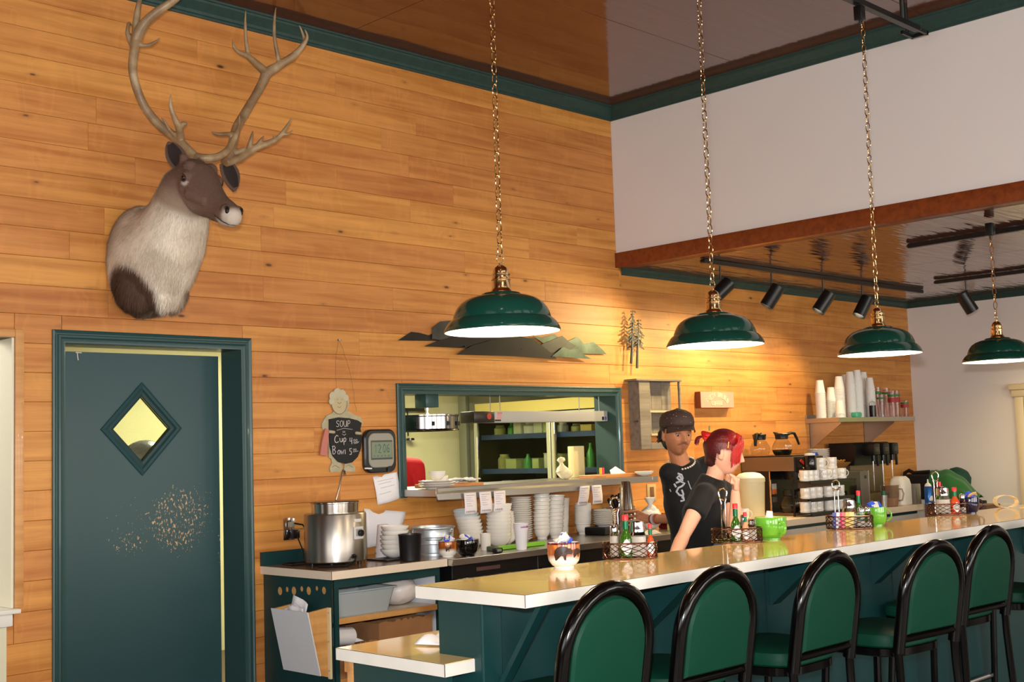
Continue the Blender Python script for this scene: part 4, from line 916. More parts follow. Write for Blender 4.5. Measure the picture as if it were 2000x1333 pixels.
q=MB(); q.lathe([(0,.004),(.022,.004),(.023,0),(.029,.0),(.034,.03),(.0365,.06),(.0345,.06),(.031,.03),(.02,.008),(0,.008)],n=24,cap=False); tall=q.mesh('custard_cup',[china])
G1='white crockery stacked on the steel counter'
stack('soup_bowl',soupm,9,5.02,-.16,.021,(-.045,.0),'wide soup bowl in the left stack behind the order tickets',G1,mats=(7,soupb))
stack('soup_bowl',soupm,10,5.125,-.28,.0215,(.02,.01),'wide soup bowl in the second stack, behind the black mug',G1)
stack('small_bowl',small,14,5.275,-.20,.0122,(-.01,.0),'small bowl in the ribbed-looking stack left of the foam cup',G1)
stack('saucer',shallow,20,5.44,-.16,.0132,(.0,.0),'saucer in the tall stack just behind the foam cup',G1,cat='plate')
stack('custard_cup',tall,11,5.50,-.12,.0185,(.015,.0),'slim custard cup in the stack right of the saucers',G1,cat='cup')
stack('soup_cup',bouillon,10,5.62,-.16,.0245,(.02,.01),'soup cup in the tallest stack under the steel shelf',G1,cat='cup',mats=(7,[None,None][0] or bouillon))
stack('soup_cup',bouillon,9,5.735,-.17,.0245,(.02,.0),'soup cup in the tall stack right beside the tallest one',G1,cat='cup')
stack('custard_cup',tall,11,5.86,-.12,.0185,(.03,.01),'slim custard cup in the stack under the tilted ticket',G1,cat='cup')
o=link('soup_cup',bouillon,None,(6.035,-.14,ZS)); tag(o,'soup cup forming the foot of the small bowl stack left of the plates','cup')
stack('small_bowl',small,11,6.035,-.14,.0118,(.004,.0),'small bowl in the short stack left of the oval plates',G1,z=ZS+.045,s=1.08)
q=MB(); q.box((-.13,-.09,0),(.13,.09,.05),.008); o=P('black_tray',q,blackp,None,loc=(6.13,-.27,ZS)); tag(o,'black tray lifting the plate stack on the steel counter','tray')
stack('side_plate',platemesh(.078,.019).mesh('side_plate',[china]),8,6.115,-.26,.0125,(0,0),'side plate in the stack on the black tray',G1,z=ZS+.0505,cat='plate')
# utensil bins
def bin_(x,y,r,h,mat,lab,z=ZS):
    t=T('utensil_bin',lab,'container',(x,y,z)); q=MB(); q.lathe([(0,0),(r*.86,0),(r,h),(r-.003,h),(r*.86-.003,.004),(0,.004)],n=28,cap=False); P('bin',q,mat,t); return t
t=T('plastic_tub','cloudy violet plastic tub behind the plate stack','container',(6.34,-.07,ZS)); q=MB(); q.lathe([(0,0),(.07,0),(.085,.15),(.08,.15),(.066,.004),(0,.004)],n=24,cap=False); P('tub',q,M('violet_plastic',(112,96,116),.2,coat=.3),t)
b2=bin_(6.50,-.09,.085,.155,M('dark_red_plastic',(112,18,26),.2,coat=.3),'dark red bin full of black handled utensils')
rw=random.Random(4)
for k in range(7):
    t=T('kitchen_utensil',['black ladle handle leaning far left in the red bin','black spatula handle leaning left in the red bin','black tongs standing in the red bin','black spoon handle standing upright in the red bin','purple handled scoop sticking tallest out of the red bin','black round knife handle at the right of the red bin','black whisk handle leaning back in the red bin'][k],'utensil',(6.50,-.09,ZS+.006),0,'utensils in the red bin')
    lx=[-.14,-.10,-.06,-.03,.0,.075,.03][k]; h=[.20,.22,.22,.23,.27,.25,.21][k]; m=M('purple_handle',(74,48,112),.4) if k==4 else blackp
    q=MB(); q.tube([(lx*.2,.0,.0),(lx*.6,.0,h*.6)],.004,6); P('shaft',q,m if k!=5 else steel,t); q=MB(); q.cap((lx*.6,0,h*.6),(lx,.0,h),.011,.015 if k in(1,4,5) else .012,8); P('handle',q,m,t)
t=T('paper_cup_stack','upside-down white cups standing by the steel shaker cups','cup',(6.29,-.33,ZS)); q=MB(); q.lathe([(.0,.115),(.028,.115),(.036,.0),(.0385,0),(.0385,.004),(.030,.12),(0,.12)],n=24,cap=False); P('cup',q,china,t); t.scale=(1.2,1.2,1.1)
# steel shaker cups (inverted stack)
q=MB(); q.lathe([(.0,.178),(.028,.178),(.0305,.175),(.046,.004),(.048,.0),(.045,0),(.028,.172),(0,.172)],n=32,cap=False); shk=q.mesh('shaker_cup',[M('shaker_steel',(176,170,160),.22,metal=1)])
CUPX,CUPY=5.963,-.575
for i in range(6):
    tag(link('shaker_cup',shk,None,(CUPX+.004*i*.3,CUPY,ZS+.034*i)),['lowest steel malt cup, nearest the counter','second steel malt cup from the counter in the held stack','third steel malt cup, under the fingers of the man','fourth steel malt cup in the held stack','fifth steel malt cup, just under the top one','topmost inverted steel malt cup of the held stack'][i],'cup','inverted steel malt cups')
# foam cup, straws, ribbed cup, mugs
foam=M('foam_white',(238,234,236),.7,bump=.1,bs=200)
t=T('foam_cup','white foam takeout cup with red and blue print standing on the steel counter','cup',(4.995,-.60,ZS)); q=MB(); q.lathe([(0,0),(.028,0),(.030,.004),(.0375,.105),(.0415,.118),(.0425,.146),(.044,.149),(.042,.151),(.040,.146),(.035,.1),(.027,.008),(0,.008)],n=36,cap=False); P('cup',q,foam,t)
q=MB(); rw=random.Random(2); pal=0
for k in range(9):
    a=-2.35+k*.14; pts=[(.0432*math.cos(a+.03*j)*1.0,.0432*math.sin(a+.03*j),.125+(.012 if j%2 else 0)) for j in range(3)]
    q.cm=k%2; q.tube(pts,.0013,4)
P('printed_letter',q,[M('print_red',(210,80,90),.6),M('print_blue',(90,90,190),.6)],t)
t=T('straw_pack','bright green straws lying along the steel counter edge','straws',(5.0,-.50,ZS)); strawm=M('lime_green_plastic',(132,200,60),.3)
for k in range(5): q=MB(); q.cyl((-.12+.01*k,.012*k-.02,.008+.009*(k%2)),.0065,.40,8,axis=(1,.02,0)); P('straw',q,strawm,t)
q=MB(); q.box((-.155,-.035,0),(-.118,.035,.026),.006); P('end_wrap',q,M('dark_straw_wrap',(90,100,80),.5),t)
t=T('cream_cup','small plain cream cup between the black mug and the bowls','cup',(4.885,-.42,ZS)); q=MB(); q.lathe([(0,0),(.028,0),(.029,.004),(.031,.09),(.033,.095),(.030,.096),(.027,.006),(0,.006)],n=28,cap=False); P('cup',q,china,t)
t=T('digital_thermometer','small black digital thermometer lying on the steel counter','thermometer',(4.79,-.615,ZS)); q=MB(); q.box((-.03,-.018,0),(.03,.018,.028),.009); P('case',q,blackp,t); q=MB(); q.box((-.018,-.0189,.008),(.014,-.0178,.021)); P('screen',q,M('lcd_screen'),t)
def mug(name,x,y,z,r,h,mat,label,hang=0,taper=.62,handle=True,cat='mug',inner=None,rz=0,prof=None,group=None):
    t=T(name,label,cat,(x,y,z),rz,group); p=prof or [(0,.003),(r*taper*.8,.003),(r*taper*.82,0),(r*taper,.0),(r*taper,.006),(r*(taper+.12),h*.1),(r*.93,h*.28),(r*.995,h*.5),(r,h*.97),(r*.985,h),(r*.95,h*.985)]
    q=MB(); q.lathe(p,n=36,cap=False); P('body',q,mat,t)
    q=MB(); q.lathe([(r*.95,h*.985),(r*.94,h*.5),(r*.85,h*.25),(r*.5,h*.1),(0,h*.09)],n=36,cap=False); P('inside',q,inner or china,t)
    if handle:
        q=MB(); pts=[]
        for k in range(13): a=-PI/2+PI*k/12; pts.append(((r*.93+math.cos(a)*r*.55)*math.cos(hang),(r*.93+math.cos(a)*r*.55)*math.sin(hang),h*.53+math.sin(a)*h*.30))
        q.tube(pts,r*.085,8,ell=[1.4]*13); P('handle',q,mat,t)
    return t
def creamers(t,r,z,cols,n,seed):
    rw=random.Random(seed)
    for k in range(n):
        a=rw.uniform(0,6.28); d=rw.uniform(0,r*.55); q=MB(); ax=Vector((rw.uniform(-1,1),rw.uniform(-1,1),rw.uniform(.2,1)))
        if cols[k%len(cols)] is china or k%2==0: q.lathe([(0,0),(.011,0),(.0155,.021),(.0175,.022),(.0175,.0235),(0,.0235)],n=14,axis=ax)
        else: q.grid(3,3,lambda u,v:((u-.5)*.05,(v-.5)*.035,.006*math.sin(u*4)))
        if not (cols[k%len(cols)] is china or k%2==0): pass
        o=P('creamer_pod',q,cols[k%len(cols)],t,loc=(math.cos(a)*d,math.sin(a)*d,z+rw.uniform(-.004,.014)))
        if len(o.data.vertices)==16: o.modifiers.new('s','SOLIDIFY').thickness=.004; o.rotation_euler=(rw.uniform(-1,1),rw.uniform(-1,1),rw.uniform(0,6))
blue=M('blue_sweetener',(48,84,200),.6); blackgl=M('black_glaze',(10,9,9),.1,coat=.6)
# printed wildlife mugs
def animalmug(name,seed,animal):
    m=M(name,(240,232,222),.12,coat=.5); g=NG(m); tc=g.n('ShaderNodeTexCoord'); sp=g.n('ShaderNodeSeparateXYZ'); g.l(tc.outputs['Object'],sp.inputs[0])
    n=g.n('ShaderNodeTexNoise',i_Scale=28.0,i_Detail=4.0); mp=g.n('ShaderNodeMapping'); mp.inputs['Scale'].default_value=(1,1,.35); g.l(tc.outputs['Object'],mp.inputs[0]); g.l(mp.outputs[0],n.inputs[0])
    scene_=g.ramp(n.outputs[0],[(.3,lin((110,48,22))),(.5,lin((176,92,34))),(.66,lin((222,150,70)))])
    z=sp.outputs[2]; band=g.n('ShaderNodeMapRange',i_1=.028,i_2=.046); g.l(g.math('ADD',z,g.math('MULTIPLY',g.math('SUBTRACT',n.outputs[0],.5),.03)),band.inputs[0])
    c=g.mix(band.outputs[0],lin((242,234,224)),scene_); top=g.math('GREATER_THAN',z,.0815); c=g.mix(top,c,lin((96,20,18))); g.l(c,g.b.inputs['Base Color']); return m
mo=animalmug('wildlife_mug_glaze',1,'bear')
BZt=1.0702
def place(px,py,z=BZt): p=GZ(px,py,z); return p.x,p.y
x,y=place(1102,1109); MX,MY=x,y
bm1=mug('bear_mug',x,y,BZt,.0575,.088,mo,'large mug printed with brown bears, holding blue and cream packets, on the bar end',hang=math.radians(52))
fur=M('bear_print_brown',(52,28,18),.4)
# bear silhouette wrapped round the front of the mug
def wrap(mb,poly,r,a0,z0,s,off=.0012):
    n=len(poly); c=(sum(p[0] for p in poly)/n,sum(p[1] for p in poly)/n)
    rr_=lambda z:r
    vs=[]; 
    for k in range(3):
        f_=[0.02,.55,1][k]
        for u,v in poly:
            uu=c[0]+(u-c[0])*f_; vv=c[1]+(v-c[1])*f_; a=a0+uu*s/r; z=z0+vv*s
            rad=r*(.93+.065*min(1,max(0,(z-.0246)/.0194)))+off if z<.044 else r*(.995+.005*min(1,(z-.044)/.04))+off
            vs.append((rad*math.cos(a),rad*math.sin(a),z))
    mb.add(vs,[(k*n+i,k*n+(i+1)%n,(k+1)*n+(i+1)%n,(k+1)*n+i) for k in range(2) for i in range(n)]+[tuple(range(n))])
bear=[(0,.0),(.12,.02),(.2,.3),(.42,.35),(.6,.3),(.66,.05),(.8,0),(.82,.35),(1.0,.55),(1.2,.42),(1.3,.5),(1.25,.7),(1.1,.85),(1.02,.82),(.85,.95),(.5,1.0),(.2,.9),(.0,.7),(-.05,.4)]
q=MB(); wrap(q,bear,.0575,-2.95,.028,.05); wrap(q,bear,.0575,-1.75,.036,.032); P('bear_print',q,fur,bm1,kind=None)
creamers(bm1,.0575,.083,[china,blue,paper,blue,china],8,3)
x,y=place(875,1088,ZS); mm=mug('moose_mug',x,y,ZS,.052,.085,mo,'mug printed with a moose, full of creamers, on the steel counter corner',hang=math.radians(-18))
moose=[(0,0),(.08,0),(.12,.35),(.4,.35),(.44,0),(.52,0),(.55,.4),(.7,.5),(.85,.45),(.9,.6),(.75,.75),(.95,.95),(.8,.9),(.72,1.05),(.65,.85),(.5,.75),(.1,.8),(-.05,.5)]
q=MB(); wrap(q,moose,.052,-2.5,.03,.035); P('moose_print',q,fur,mm)
creamers(mm,.052,.08,[china,paper,blue,china],7,5)
x,y=place(914,1087,ZS); bk2=mug('black_mug',x,y,ZS,.062,.092,blackgl,'glossy black mug full of creamer cups beside the moose mug',handle=False); creamers(bk2,.06,.085,[china,china,blue],8,9)
# soup warmer
t=T('soup_warmer','round stainless soup warmer with inset pot on the left cabinet','soup warmer',(3.885,-.335,.9145)); R1=.162
brushed=M('warmer_steel',(160,154,146),.3,metal=1,bump=.04,bs=400)
q=MB(); q.lathe([(0,.018),(R1-.006,.018),(R1,.024),(R1,.262),(R1-.004,.268),(R1-.035,.270),(0,.270)],n=64); P('body',q,brushed,t)
q=MB(); q.lathe([(.118,.2705),(.122,.2705),(.123,.318),(.128,.321),(.128,.325),(.120,.325),(.116,.32),(.112,.26),(0,.25)],n=56,cap=False); P('inset_pot',q,M('pot_steel',(200,194,184),.18,metal=1),t)
q=MB(); q.lathe([(0,.3258),(.113,.3258),(.126,.3256),(.127,.328),(.112,.331),(.02,.3305),(0,.3305)],n=48); P('lid',q,M('lid_dark_steel',(120,110,100),.25,metal=1),t)
for a in (.6,2.3,3.9,5.4): q=MB(); q.cyl((.125*math.cos(a),.125*math.sin(a),0),.011,.0178,12); P('foot',q,blackp,t)
ad=math.radians(-62+0); 
def onface(a,z,dr=.001): return Vector(((R1+dr)*math.cos(a),(R1+dr)*math.sin(a),z))
def patch(mb,a0,da,z0,z1,dr): 
    n=8; rs=[]
    for k in range(n+1): a=a0+da*k/n; rs.append([onface(a,z0,0),onface(a,z1,0),onface(a,z1,dr),onface(a,z0,dr)])
    return mb.rings(rs)
q=MB(); patch(q,-1.60,.44,.135,.198,.004); P('control_plate',q,M('control_plate_white',(206,204,200),.4),t)
q=MB(); patch(q,-1.51,.27,.15,.186,.0055); P('control_panel',q,M('grey_panel',(150,146,140),.4),t)
q=MB(); ax=Vector((math.cos(-1.36),math.sin(-1.36),0)); q.cyl(onface(-1.36,.165,.004),.017,.018,18,axis=ax,bev=.002); P('knob',q,blackp,t)
q=MB(); patch(q,-1.57,.32,.222,.238,.002); P('name_label',q,M('name_label',(214,212,206),.4),t)
q=MB(); q.tube([onface(-1.62,.05,.0),onface(-1.64,.052,.03),onface(-1.72,.03,.045),onface(-1.9,.006,.03),onface(-2.2,.006,.02),onface(-2.7,.007,.03)],.0055,8); q.cyl(onface(-1.62,.05,-.002),.012,.01,12,axis=onface(-1.62,0,0)); P('power_cord',q,blackp,t)
t=T('soup_ladle','long hooked steel ladle standing in the soup warmer','ladle',(3.96,-.27,.9145)); q=MB(); q.tube([(-.02,.0,.332),(.005,.0,.40),(.028,.01,.47),(.040,.014,.488),(.053,.018,.482),(.058,.02,.462)],.0045,8,ell=[1.6]*6); P('handle',q,M('ladle_steel',(190,186,178),.25,metal=1),t)
# foam cups, near bowl stack, bucket, black cup
fc=MB(); fc.lathe([(0,.15),(.030,.15),(.032,.146),(.043,.02),(.046,.018),(.047,0),(.044,0),(.030,.145),(0,.146)],n=32,cap=False); fcm=fc.mesh('foam_cup',[foam])
x,y=place(745,1075,.9145)
tag(link('foam_cup',fcm,None,(4.268,-.255,.9145)),'upside-down foam cup behind the near bowls, lower of two','cup','upside-down foam cups'); tag(link('foam_cup',fcm,None,(4.268,-.255,.9145+.03)),'upside-down foam cup behind the near bowls, top of two','cup','upside-down foam cups')
nb=bowlmesh(.036,.076,.048,n=36).mesh('small_bowl',[china])
stack('soup_bowl',nb,6,4.232,-.395,.0245,(.004,.0),'cream bowl in the near stack beside the soup warmer','cream bowls beside the soup warmer',z=.9145+.008,jit=.004)
q=MB(); q.box((-.10,-.09,0),(.10,.09,.0075),.003); o=P('black_tray',q,blackp,None,loc=(4.215,-.385,.9145)); tag(o,'thin black tray under the near bowl stack','tray')
x,y=place(806,1095,.9145); t=T('black_cup','plain matte black plastic cup at the cabinet edge','cup',(4.215,-.545,.9145)); q=MB(); q.lathe([(0,0),(.052,0),(.055,.003),(.061,.130),(.063,.136),(.063,.14),(.058,.14),(.051,.006),(0,.006)],n=40,cap=False); P('cup',q,M('matte_black_cup',(20,20,21),.35),t)
t=T('steel_cup','small dented steel cup behind the black cup','cup',(4.34,-.36,.9145)); q=MB(); q.lathe([(0,0),(.038,0),(.044,.145),(.046,.148),(.04,.148),(.036,.006),(0,.006)],n=32,cap=False); P('cup',q,steel,t)
galv=M('galvanised_steel',(190,196,200),.38,metal=.85,var=.12,bs=14)
t=T('galvanised_bucket','short galvanised bucket with ribbed sides and wire bail','bucket',(4.56,-.335,ZS)); q=MB(); q.lathe([(0,.002),(.105,.002),(.107,0),(.113,0),(.113,.012),(.110,.016),(.1115,.060),(.114,.063),(.1125,.067),(.114,.098),(.1165,.101),(.115,.105),(.118,.142),(.124,.148),(.124,.154),(.118,.156),(.1165,.15),(.108,.01),(0,.008)],n=56,cap=False); P('body',q,galv,t)
for a in (-1.25,1.9):
    q=MB(); q.tube([(.12*math.cos(a)+.012*math.cos(k)*-math.sin(a),.12*math.sin(a)+.012*math.cos(k)*math.cos(a),.128+.012*math.sin(k)) for k in [2*PI*j/12 for j in range(12)]],.003,6,closed=True); q.cyl((.117*math.cos(a),.117*math.sin(a),.128),.006,.007,10,axis=(math.cos(a),math.sin(a),0)); P('bail_ear',q,galv,t)
q=MB(); q.tube([(.122*math.cos(-1.25),.122*math.sin(-1.25),.128),(.13*math.cos(-1.5),.13*math.sin(-1.5),.112),(.13*math.cos(-2.0),.13*math.sin(-2.0),.085),(.128*math.cos(-2.6),.128*math.sin(-2.6),.09)],.002,6); P('bail_wire',q,steel,t)
# bits behind the man: bagged goods, red boxes, yellow pad, towel pile
t=T('plastic_bag','knotted clear plastic bag of lids behind the steel cups','bag',(6.50,-.33,ZS)); q=MB(); q.sph((0,0,.075),.09,16,(1,.8,.85)); q.lathe([(.05,.13),(.035,.15),(.015,.17),(.03,.20),(.035,.215),(.0,.22)],(0,0,0),12); P('bag',q,M('white_film_bag',(226,222,220),.3,bump=.8,bs=50),t)
t=T('red_crate','dark red plastic caddy of tea packets behind the man','container',(6.78,-.40,ZS)); q=MB(); q.box((-.16,-.10,0),(.16,.10,.105),.008); P('crate',q,M('dark_red_plastic'),t)
q=MB(); q.box((-.155,-.105,.02),(.155,-.1005,.06)); P('label_strip',q,M('crate_label',(150,60,66),.5),t)
for k in range(6): q=MB(); q.box((-.14+.045*k,-.05,.106),(-.105+.045*k,.03,.145+.012*(k%3)),.002); P('tea_packet',q,[paper,M('orange_packet',(220,120,50),.6),M('violet_packet',(120,90,150),.6),M('cream_packet',(230,220,180),.6)][k%4],t)
t=T('order_pad','pale yellow order pad lying on the bagged lids','pad',(6.56,-.51,ZS)); q=MB(); q.box((-.06,-.04,0),(.06,.04,.115),.003); P('pad',q,M('pad_yellow',(226,214,140),.7),t)
t=T('side_towel','crumpled white towel with a black stripe beside the hand of the man','towel',(6.12,-.585,ZS)); q=MB(); q.grid(14,10,lambda u,v:((u-.5)*.22,(v-.5)*.11,.006+.03*math.sin(u*9)*math.sin(v*6)**2*.6+.02*math.sin(u*3.1)*math.sin(v*3.1))); o=P('cloth',q,M('towel_white',(226,222,218),.9),t); o.modifiers.new('s','SOLIDIFY').thickness=.004
# ---------------- inside the left cabinet ----------------
t=T('paper_holder','white fronted slanted wooden paper holder screwed to the cabinet end','holder',(3.6572,-.578,.41))
q=MB(); q.add([(-.13,0,.315),(-.13,.315,.315),(-.06,.315,0),(-.06,0,0),(-.124,0,.315),(-.124,.315,.315),(-.054,.315,0),(-.054,0,0)],[(0,1,2,3),(7,6,5,4),(0,4,5,1),(1,5,6,2),(2,6,7,3),(3,7,4,0)]); P('front_board',q,M('holder_white_board',(222,222,224),.5),t,ang=None)
for y in (0.0005,.299):
    q=MB(); q.prism([(-.1235,.312),(-.001,.325),(-.001,-.015),(-.0538,0)],y,y+.015,lambda u,v,w:(u,w,v)); P('side_board',q,oak,t,ang=None)
q=MB(); q.box((-.012,-.020,-.02),(-.0008,.0,.325)); P('cleat',q,M('pale_cleat',(222,204,160),.6),t,ang=None)
for z in (.02,.16,.30): q=MB(); q.cyl((-.0125,-.010,z),.004,.002,8,axis=(-1,0,0)); P('screw',q,steel,t)
for i,(y,h,tl) in enumerate(((.03,.12,.35),(.08,.07,-.3),(.0,.08,.1))):
    tt=T('receipt_paper',['folded printed sheet leaning right out of the white paper holder','crumpled slip at the back of the white paper holder','torn slip in the middle of the white paper holder'][i],'paper',(3.61-.014*i,-.40+y,.655),0,'papers in the wooden holder'); q=MB(); c,s=math.cos(tl),math.sin(tl)
    q.grid(4,4,lambda u,v:(.01*math.sin(u*4),(u-.5)*.12*c-(v*h)*s,(u-.5)*.12*s+(v*h)*c)); o=P('sheet',q,paper,tt); o.modifiers.new('s','SOLIDIFY').thickness=.001
    if i==0: q=MB(); [q.tube([(-.004,-.04*c-v*h*s,-.04*s+v*h*c),(-.004,.04*c-v*h*s,.04*s+v*h*c)],.0008,4) for v in (.4,.5,.6,.7)]; P('print',q,M('grey_print'),tt)
t=T('plastic_tub','long clear lidless food tub on the upper cabinet shelf','container',(3.72,-.57,.6745)); q=MB()
def tubring(w,d,z,r=.02): return [(a+w/2+.0,b+d/2,z) for a,b in rrect(w,d,r,4)]
def rr4(x0,x1,y0,y1,z,r=.02): return [(a,b,z) for a,b in rrect(x1-x0,y1-y0,r,4,(x0+x1)/2,(y0+y1)/2)]
q.rings([rr4(.03,.34,.02,.30,0),rr4(.0,.37,0,.32,.115),rr4(-.012,.382,-.012,.332,.118),rr4(-.012,.382,-.012,.332,.124),rr4(.004,.366,.004,.316,.120),rr4(.034,.336,.024,.296,.004)]); P('tub',q,M('frosted_plastic',(196,204,204),.25,trans=.35,ior=1.2),t)
o=T('storage_bag','clouded bag of white cups slumped on the upper cabinet shelf','bag',(4.215,-.42,.6745)); q=MB(); q.sph((0,0,.078),.11,20,(1.0,1.1,.70)); P('bag',q,M('storage_film',(222,212,206),.3,spec=.7,bump=1.0,bs=24),o)
o2=T('storage_bag','flattened white plastic bag behind the clear tub','bag',(4.22,-.16,.6745)); q=MB(); q.sph((0,0,.08),.12,18,(1,.9,.62)); P('bag',q,M('storage_film'),o2)
cardb=M('brown_cardboard',(152,106,66),.85,var=.08,bs=12); cardd=M('dark_cardboard',(84,56,36),.9)
def carton(x,y,w,d,h,lab,mat,z=.3795):
    t=T('cardboard_box',lab,'box',(x,y,z)); q=MB(); th=.004
    q.box((0,0,0),(w,th,h)); q.box((0,d-th,0),(w,d,h)); q.box((0,th,0),(th,d-th,h)); q.box((w-th,th,0),(w,d-th,h)); q.box((th,th,0),(w-th,d-th,th)); P('box',q,mat,t,ang=None)
    q=MB(); n=24; rw=random.Random(int(w*999)); vs=[];fs=[]
    for k in range(n+1): vs+=[(w*k/n,-.0006,h),(w*k/n,-.0006,h+rw.uniform(.0,.014)),(w*k/n,th*.6,h)]
    for k in range(n): a=k*3; fs+=[(a,a+3,a+4,a+1),(a+1,a+4,a+5,a+2)]
    q.add(vs,fs); P('torn_edge',q,mat,t,ang=None); return t
c1=carton(3.97,-.575,.36,.30,.235,'larger torn-topped cardboard box on the lower cabinet shelf',cardb); carton(3.72,-.575,.24,.20,.15,'shorter torn cardboard box at the front of the lower cabinet shelf',cardb)
carton(3.72,-.33,.22,.28,.27,'dark cardboard box at the back left of the lower cabinet shelf',cardd)
q=MB(); strokes('CUPS',.05,.05,.018,.026,.0016,.3,lambda u,v:(u,-.0012,v),q) if False else q.box((.06,-.0012,.04),(.13,-.0004,.055)); q.box((.2,-.0012,.09),(.27,-.0004,.105)); P('printed_mark',q,cardd,c1,ang=None)
t=T('roll_of_paper','white paper roll lying in the lower cabinet shelf','roll',(3.745,-.585,.50)); q=MB(); q.cyl((0,0,-.0),.045,.12,24,axis=(1,.1,-.1)); q.grid(4,4,lambda u,v:(.06+u*.12,-.02,-.04+.05*v*(1-u))); P('roll',q,paper,t); t.location=(3.725,-.515,.577)
# napkin stack on lower counter
t=T('crumpled_napkin','two crumpled white napkins on the low counter beside the bar end panel','napkins',(2.70,-2.52,.8602))
for k,(ox,oy,a_) in enumerate(((0,0,.3),(.06,-.06,1.4))):
    q=MB(); q.grid(8,8,lambda u,v:(ox+((u-.5)*math.cos(a_)-(v-.5)*math.sin(a_))*.15,oy+((u-.5)*math.sin(a_)+(v-.5)*math.cos(a_))*.11,.006+.028*abs(math.sin(u*5+k)*math.cos(v*4+k)))); o=P('napkin',q,paper,t); o.modifiers.new('s','SOLIDIFY').thickness=.002
# ---------------- bar-top caddies ----------------
wire=M('bronze_wire',(92,52,36),.22,metal=.9,coat=.3); gglass=M('green_bottle_glass',(44,86,10),.05,coat=.5,spec=.6); sauce_r=M('red_sauce',(196,72,30),.12,coat=.5); redcap=M('red_cap',(214,32,36),.35); salt=M('white_salt',(240,236,230),.8)
clear=M('clear_jar',(245,245,245),.03,trans=1,ior=1.15); lbl=M('bottle_label',(236,226,222),.7); foilg=M('green_neck_foil',(20,96,60),.3,metal=.5)
def arcring(w,d,n=40):
    out=[]
    for k in range(n): a=2*PI*k/n; out.append((w*math.copysign(abs(math.cos(a))**.7,math.cos(a)),d*math.copysign(abs(math.sin(a))**.7,math.sin(a))))
    return out
def caddy(x,y,rz,label,z=BZt,w=.10,d=.062):
    t=T('condiment_caddy',label,'caddy',(x,y,z),rz,'wire condiment caddies on the bar')
    ring=arcring(w,d); H=.058
    q=MB()
    for zz in (.004,H): q.tube([(a,b,zz) for a,b in ring],.0028,6,closed=True)
    n=len(ring); P('rim',q,wire,t)
    q=MB()
    for k in range(0,n,2):
        for s in (1,-1):
            pts=[]
            for j in range(7): i=(k+s*j)%n; f_=j/6; pts.append((ring[i][0]*1.0,ring[i][1]*1.0,.004+(H-.004)*f_))
            q.tube(pts,.0013,4)
    o=P('lattice_wire',q,wire,t); 
    q=MB()
    for k in range(-3,4): q.tube([(k*w*.25,-d*.95*math.sqrt(max(0,1-(k*.25)**2)),.004),(k*w*.25,d*.95*math.sqrt(max(0,1-(k*.25)**2)),.004)],.0015,4)
    P('base_wire',q,wire,t)
    q=MB(); 
    hx=-.046; hy=d*.5
    for s in (-1,1): q.tube([(hx+s*.009,hy,.004),(hx+s*.009,hy,.165),(hx+s*.014,hy,.18)],.0028,8)
    q.tube([(hx+.017*math.cos(a),hy,.20+.024*math.sin(a)) for a in [2*PI*k/22 for k in range(22)]],.0035,8,closed=True); P('carry_handle',q,chrome,t)
    return t
def local(t,dx,dy,dz=.0058):
    c,s=math.cos(t.rotation_euler.z),math.sin(t.rotation_euler.z); return (t.location.x+dx*c-dy*s,t.location.y+dx*s+dy*c,t.location.z+dz)
FACE=math.radians(-135)  # direction from the bar towards the camera side
def hot_bottle(loc,label,h=.17,r=.021,liquid=gglass,neck=True,lab=True,face=FACE):
    t=T('sauce_bottle',label,'bottle',loc); q=MB(); q.lathe([(0,0),(r,0),(r*1.0,.004),(r,h*.42),(r*.85,h*.50),(r*.45,h*.62),(r*.42,h*.86),(0,h*.86)],n=28); P('bottle',q,liquid,t)
    q=MB(); q.lathe([(0,h*.865),(r*.52,h*.865),(r*.52,h*.98),(r*.46,h),(0,h)],n=20); P('cap',q,redcap,t)
    if neck: q=MB(); q.lathe([(r*.46,h*.66),(r*.48,h*.66),(r*.48,h*.845),(r*.44,h*.845)],n=20,cap=False); P('neck_foil',q,foilg,t)
    if lab:
        q=MB(); s=h*.20; zc=h*.24; rs=[]
        for k in range(9):
            u=-1+k/4; hh=(1-abs(u))*s*1.0+.0004; a=face+u*s/r*.82
            rs.append([((r+.0008)*math.cos(a),(r+.0008)*math.sin(a),zc-hh),((r+.0008)*math.cos(a),(r+.0008)*math.sin(a),zc+hh),((r+.0015)*math.cos(a),(r+.0015)*math.sin(a),zc+hh),((r+.0015)*math.cos(a),(r+.0015)*math.sin(a),zc-hh)])
        q.rings(rs); P('diamond_label',q,lbl,t)
        q=MB(); fn=lambda u,v:((r+.0019)*math.cos(face+u/r),(r+.0019)*math.sin(face+u/r),zc+v); strokes('TABASCO',-.0165,-.003,.0033,.006,.0004,.42,fn,q); P('label_print',q,M('label_green_print',(30,90,60),.6),t)
    return t
def shaker(loc,label,h=.10,r=.021,fill=.7,content=salt,facet=True):
    t=T('salt_shaker',label,'shaker',loc); n=12 if facet else 24
    q=MB(); q.lathe([(0,0),(r,0),(r*1.02,.003),(r*.88,h*.7),(r*.75,h*.78),(0,h*.78)],n=n); P('glass_body',q,clear,t,ang=20)
    q=MB(); q.lathe([(0,.004),(r*.86,.004),(r*.80,h*fill*.75),(0,h*fill*.78)],n=16); P('salt',q,content,t)
    q=MB(); q.lathe([(r*.76,h*.78),(r*.82,h*.785),(r*.82,h*.93),(r*.6,h),(0,h*1.01)],n=20,cap=False); P('metal_top',q,chrome,t); return t
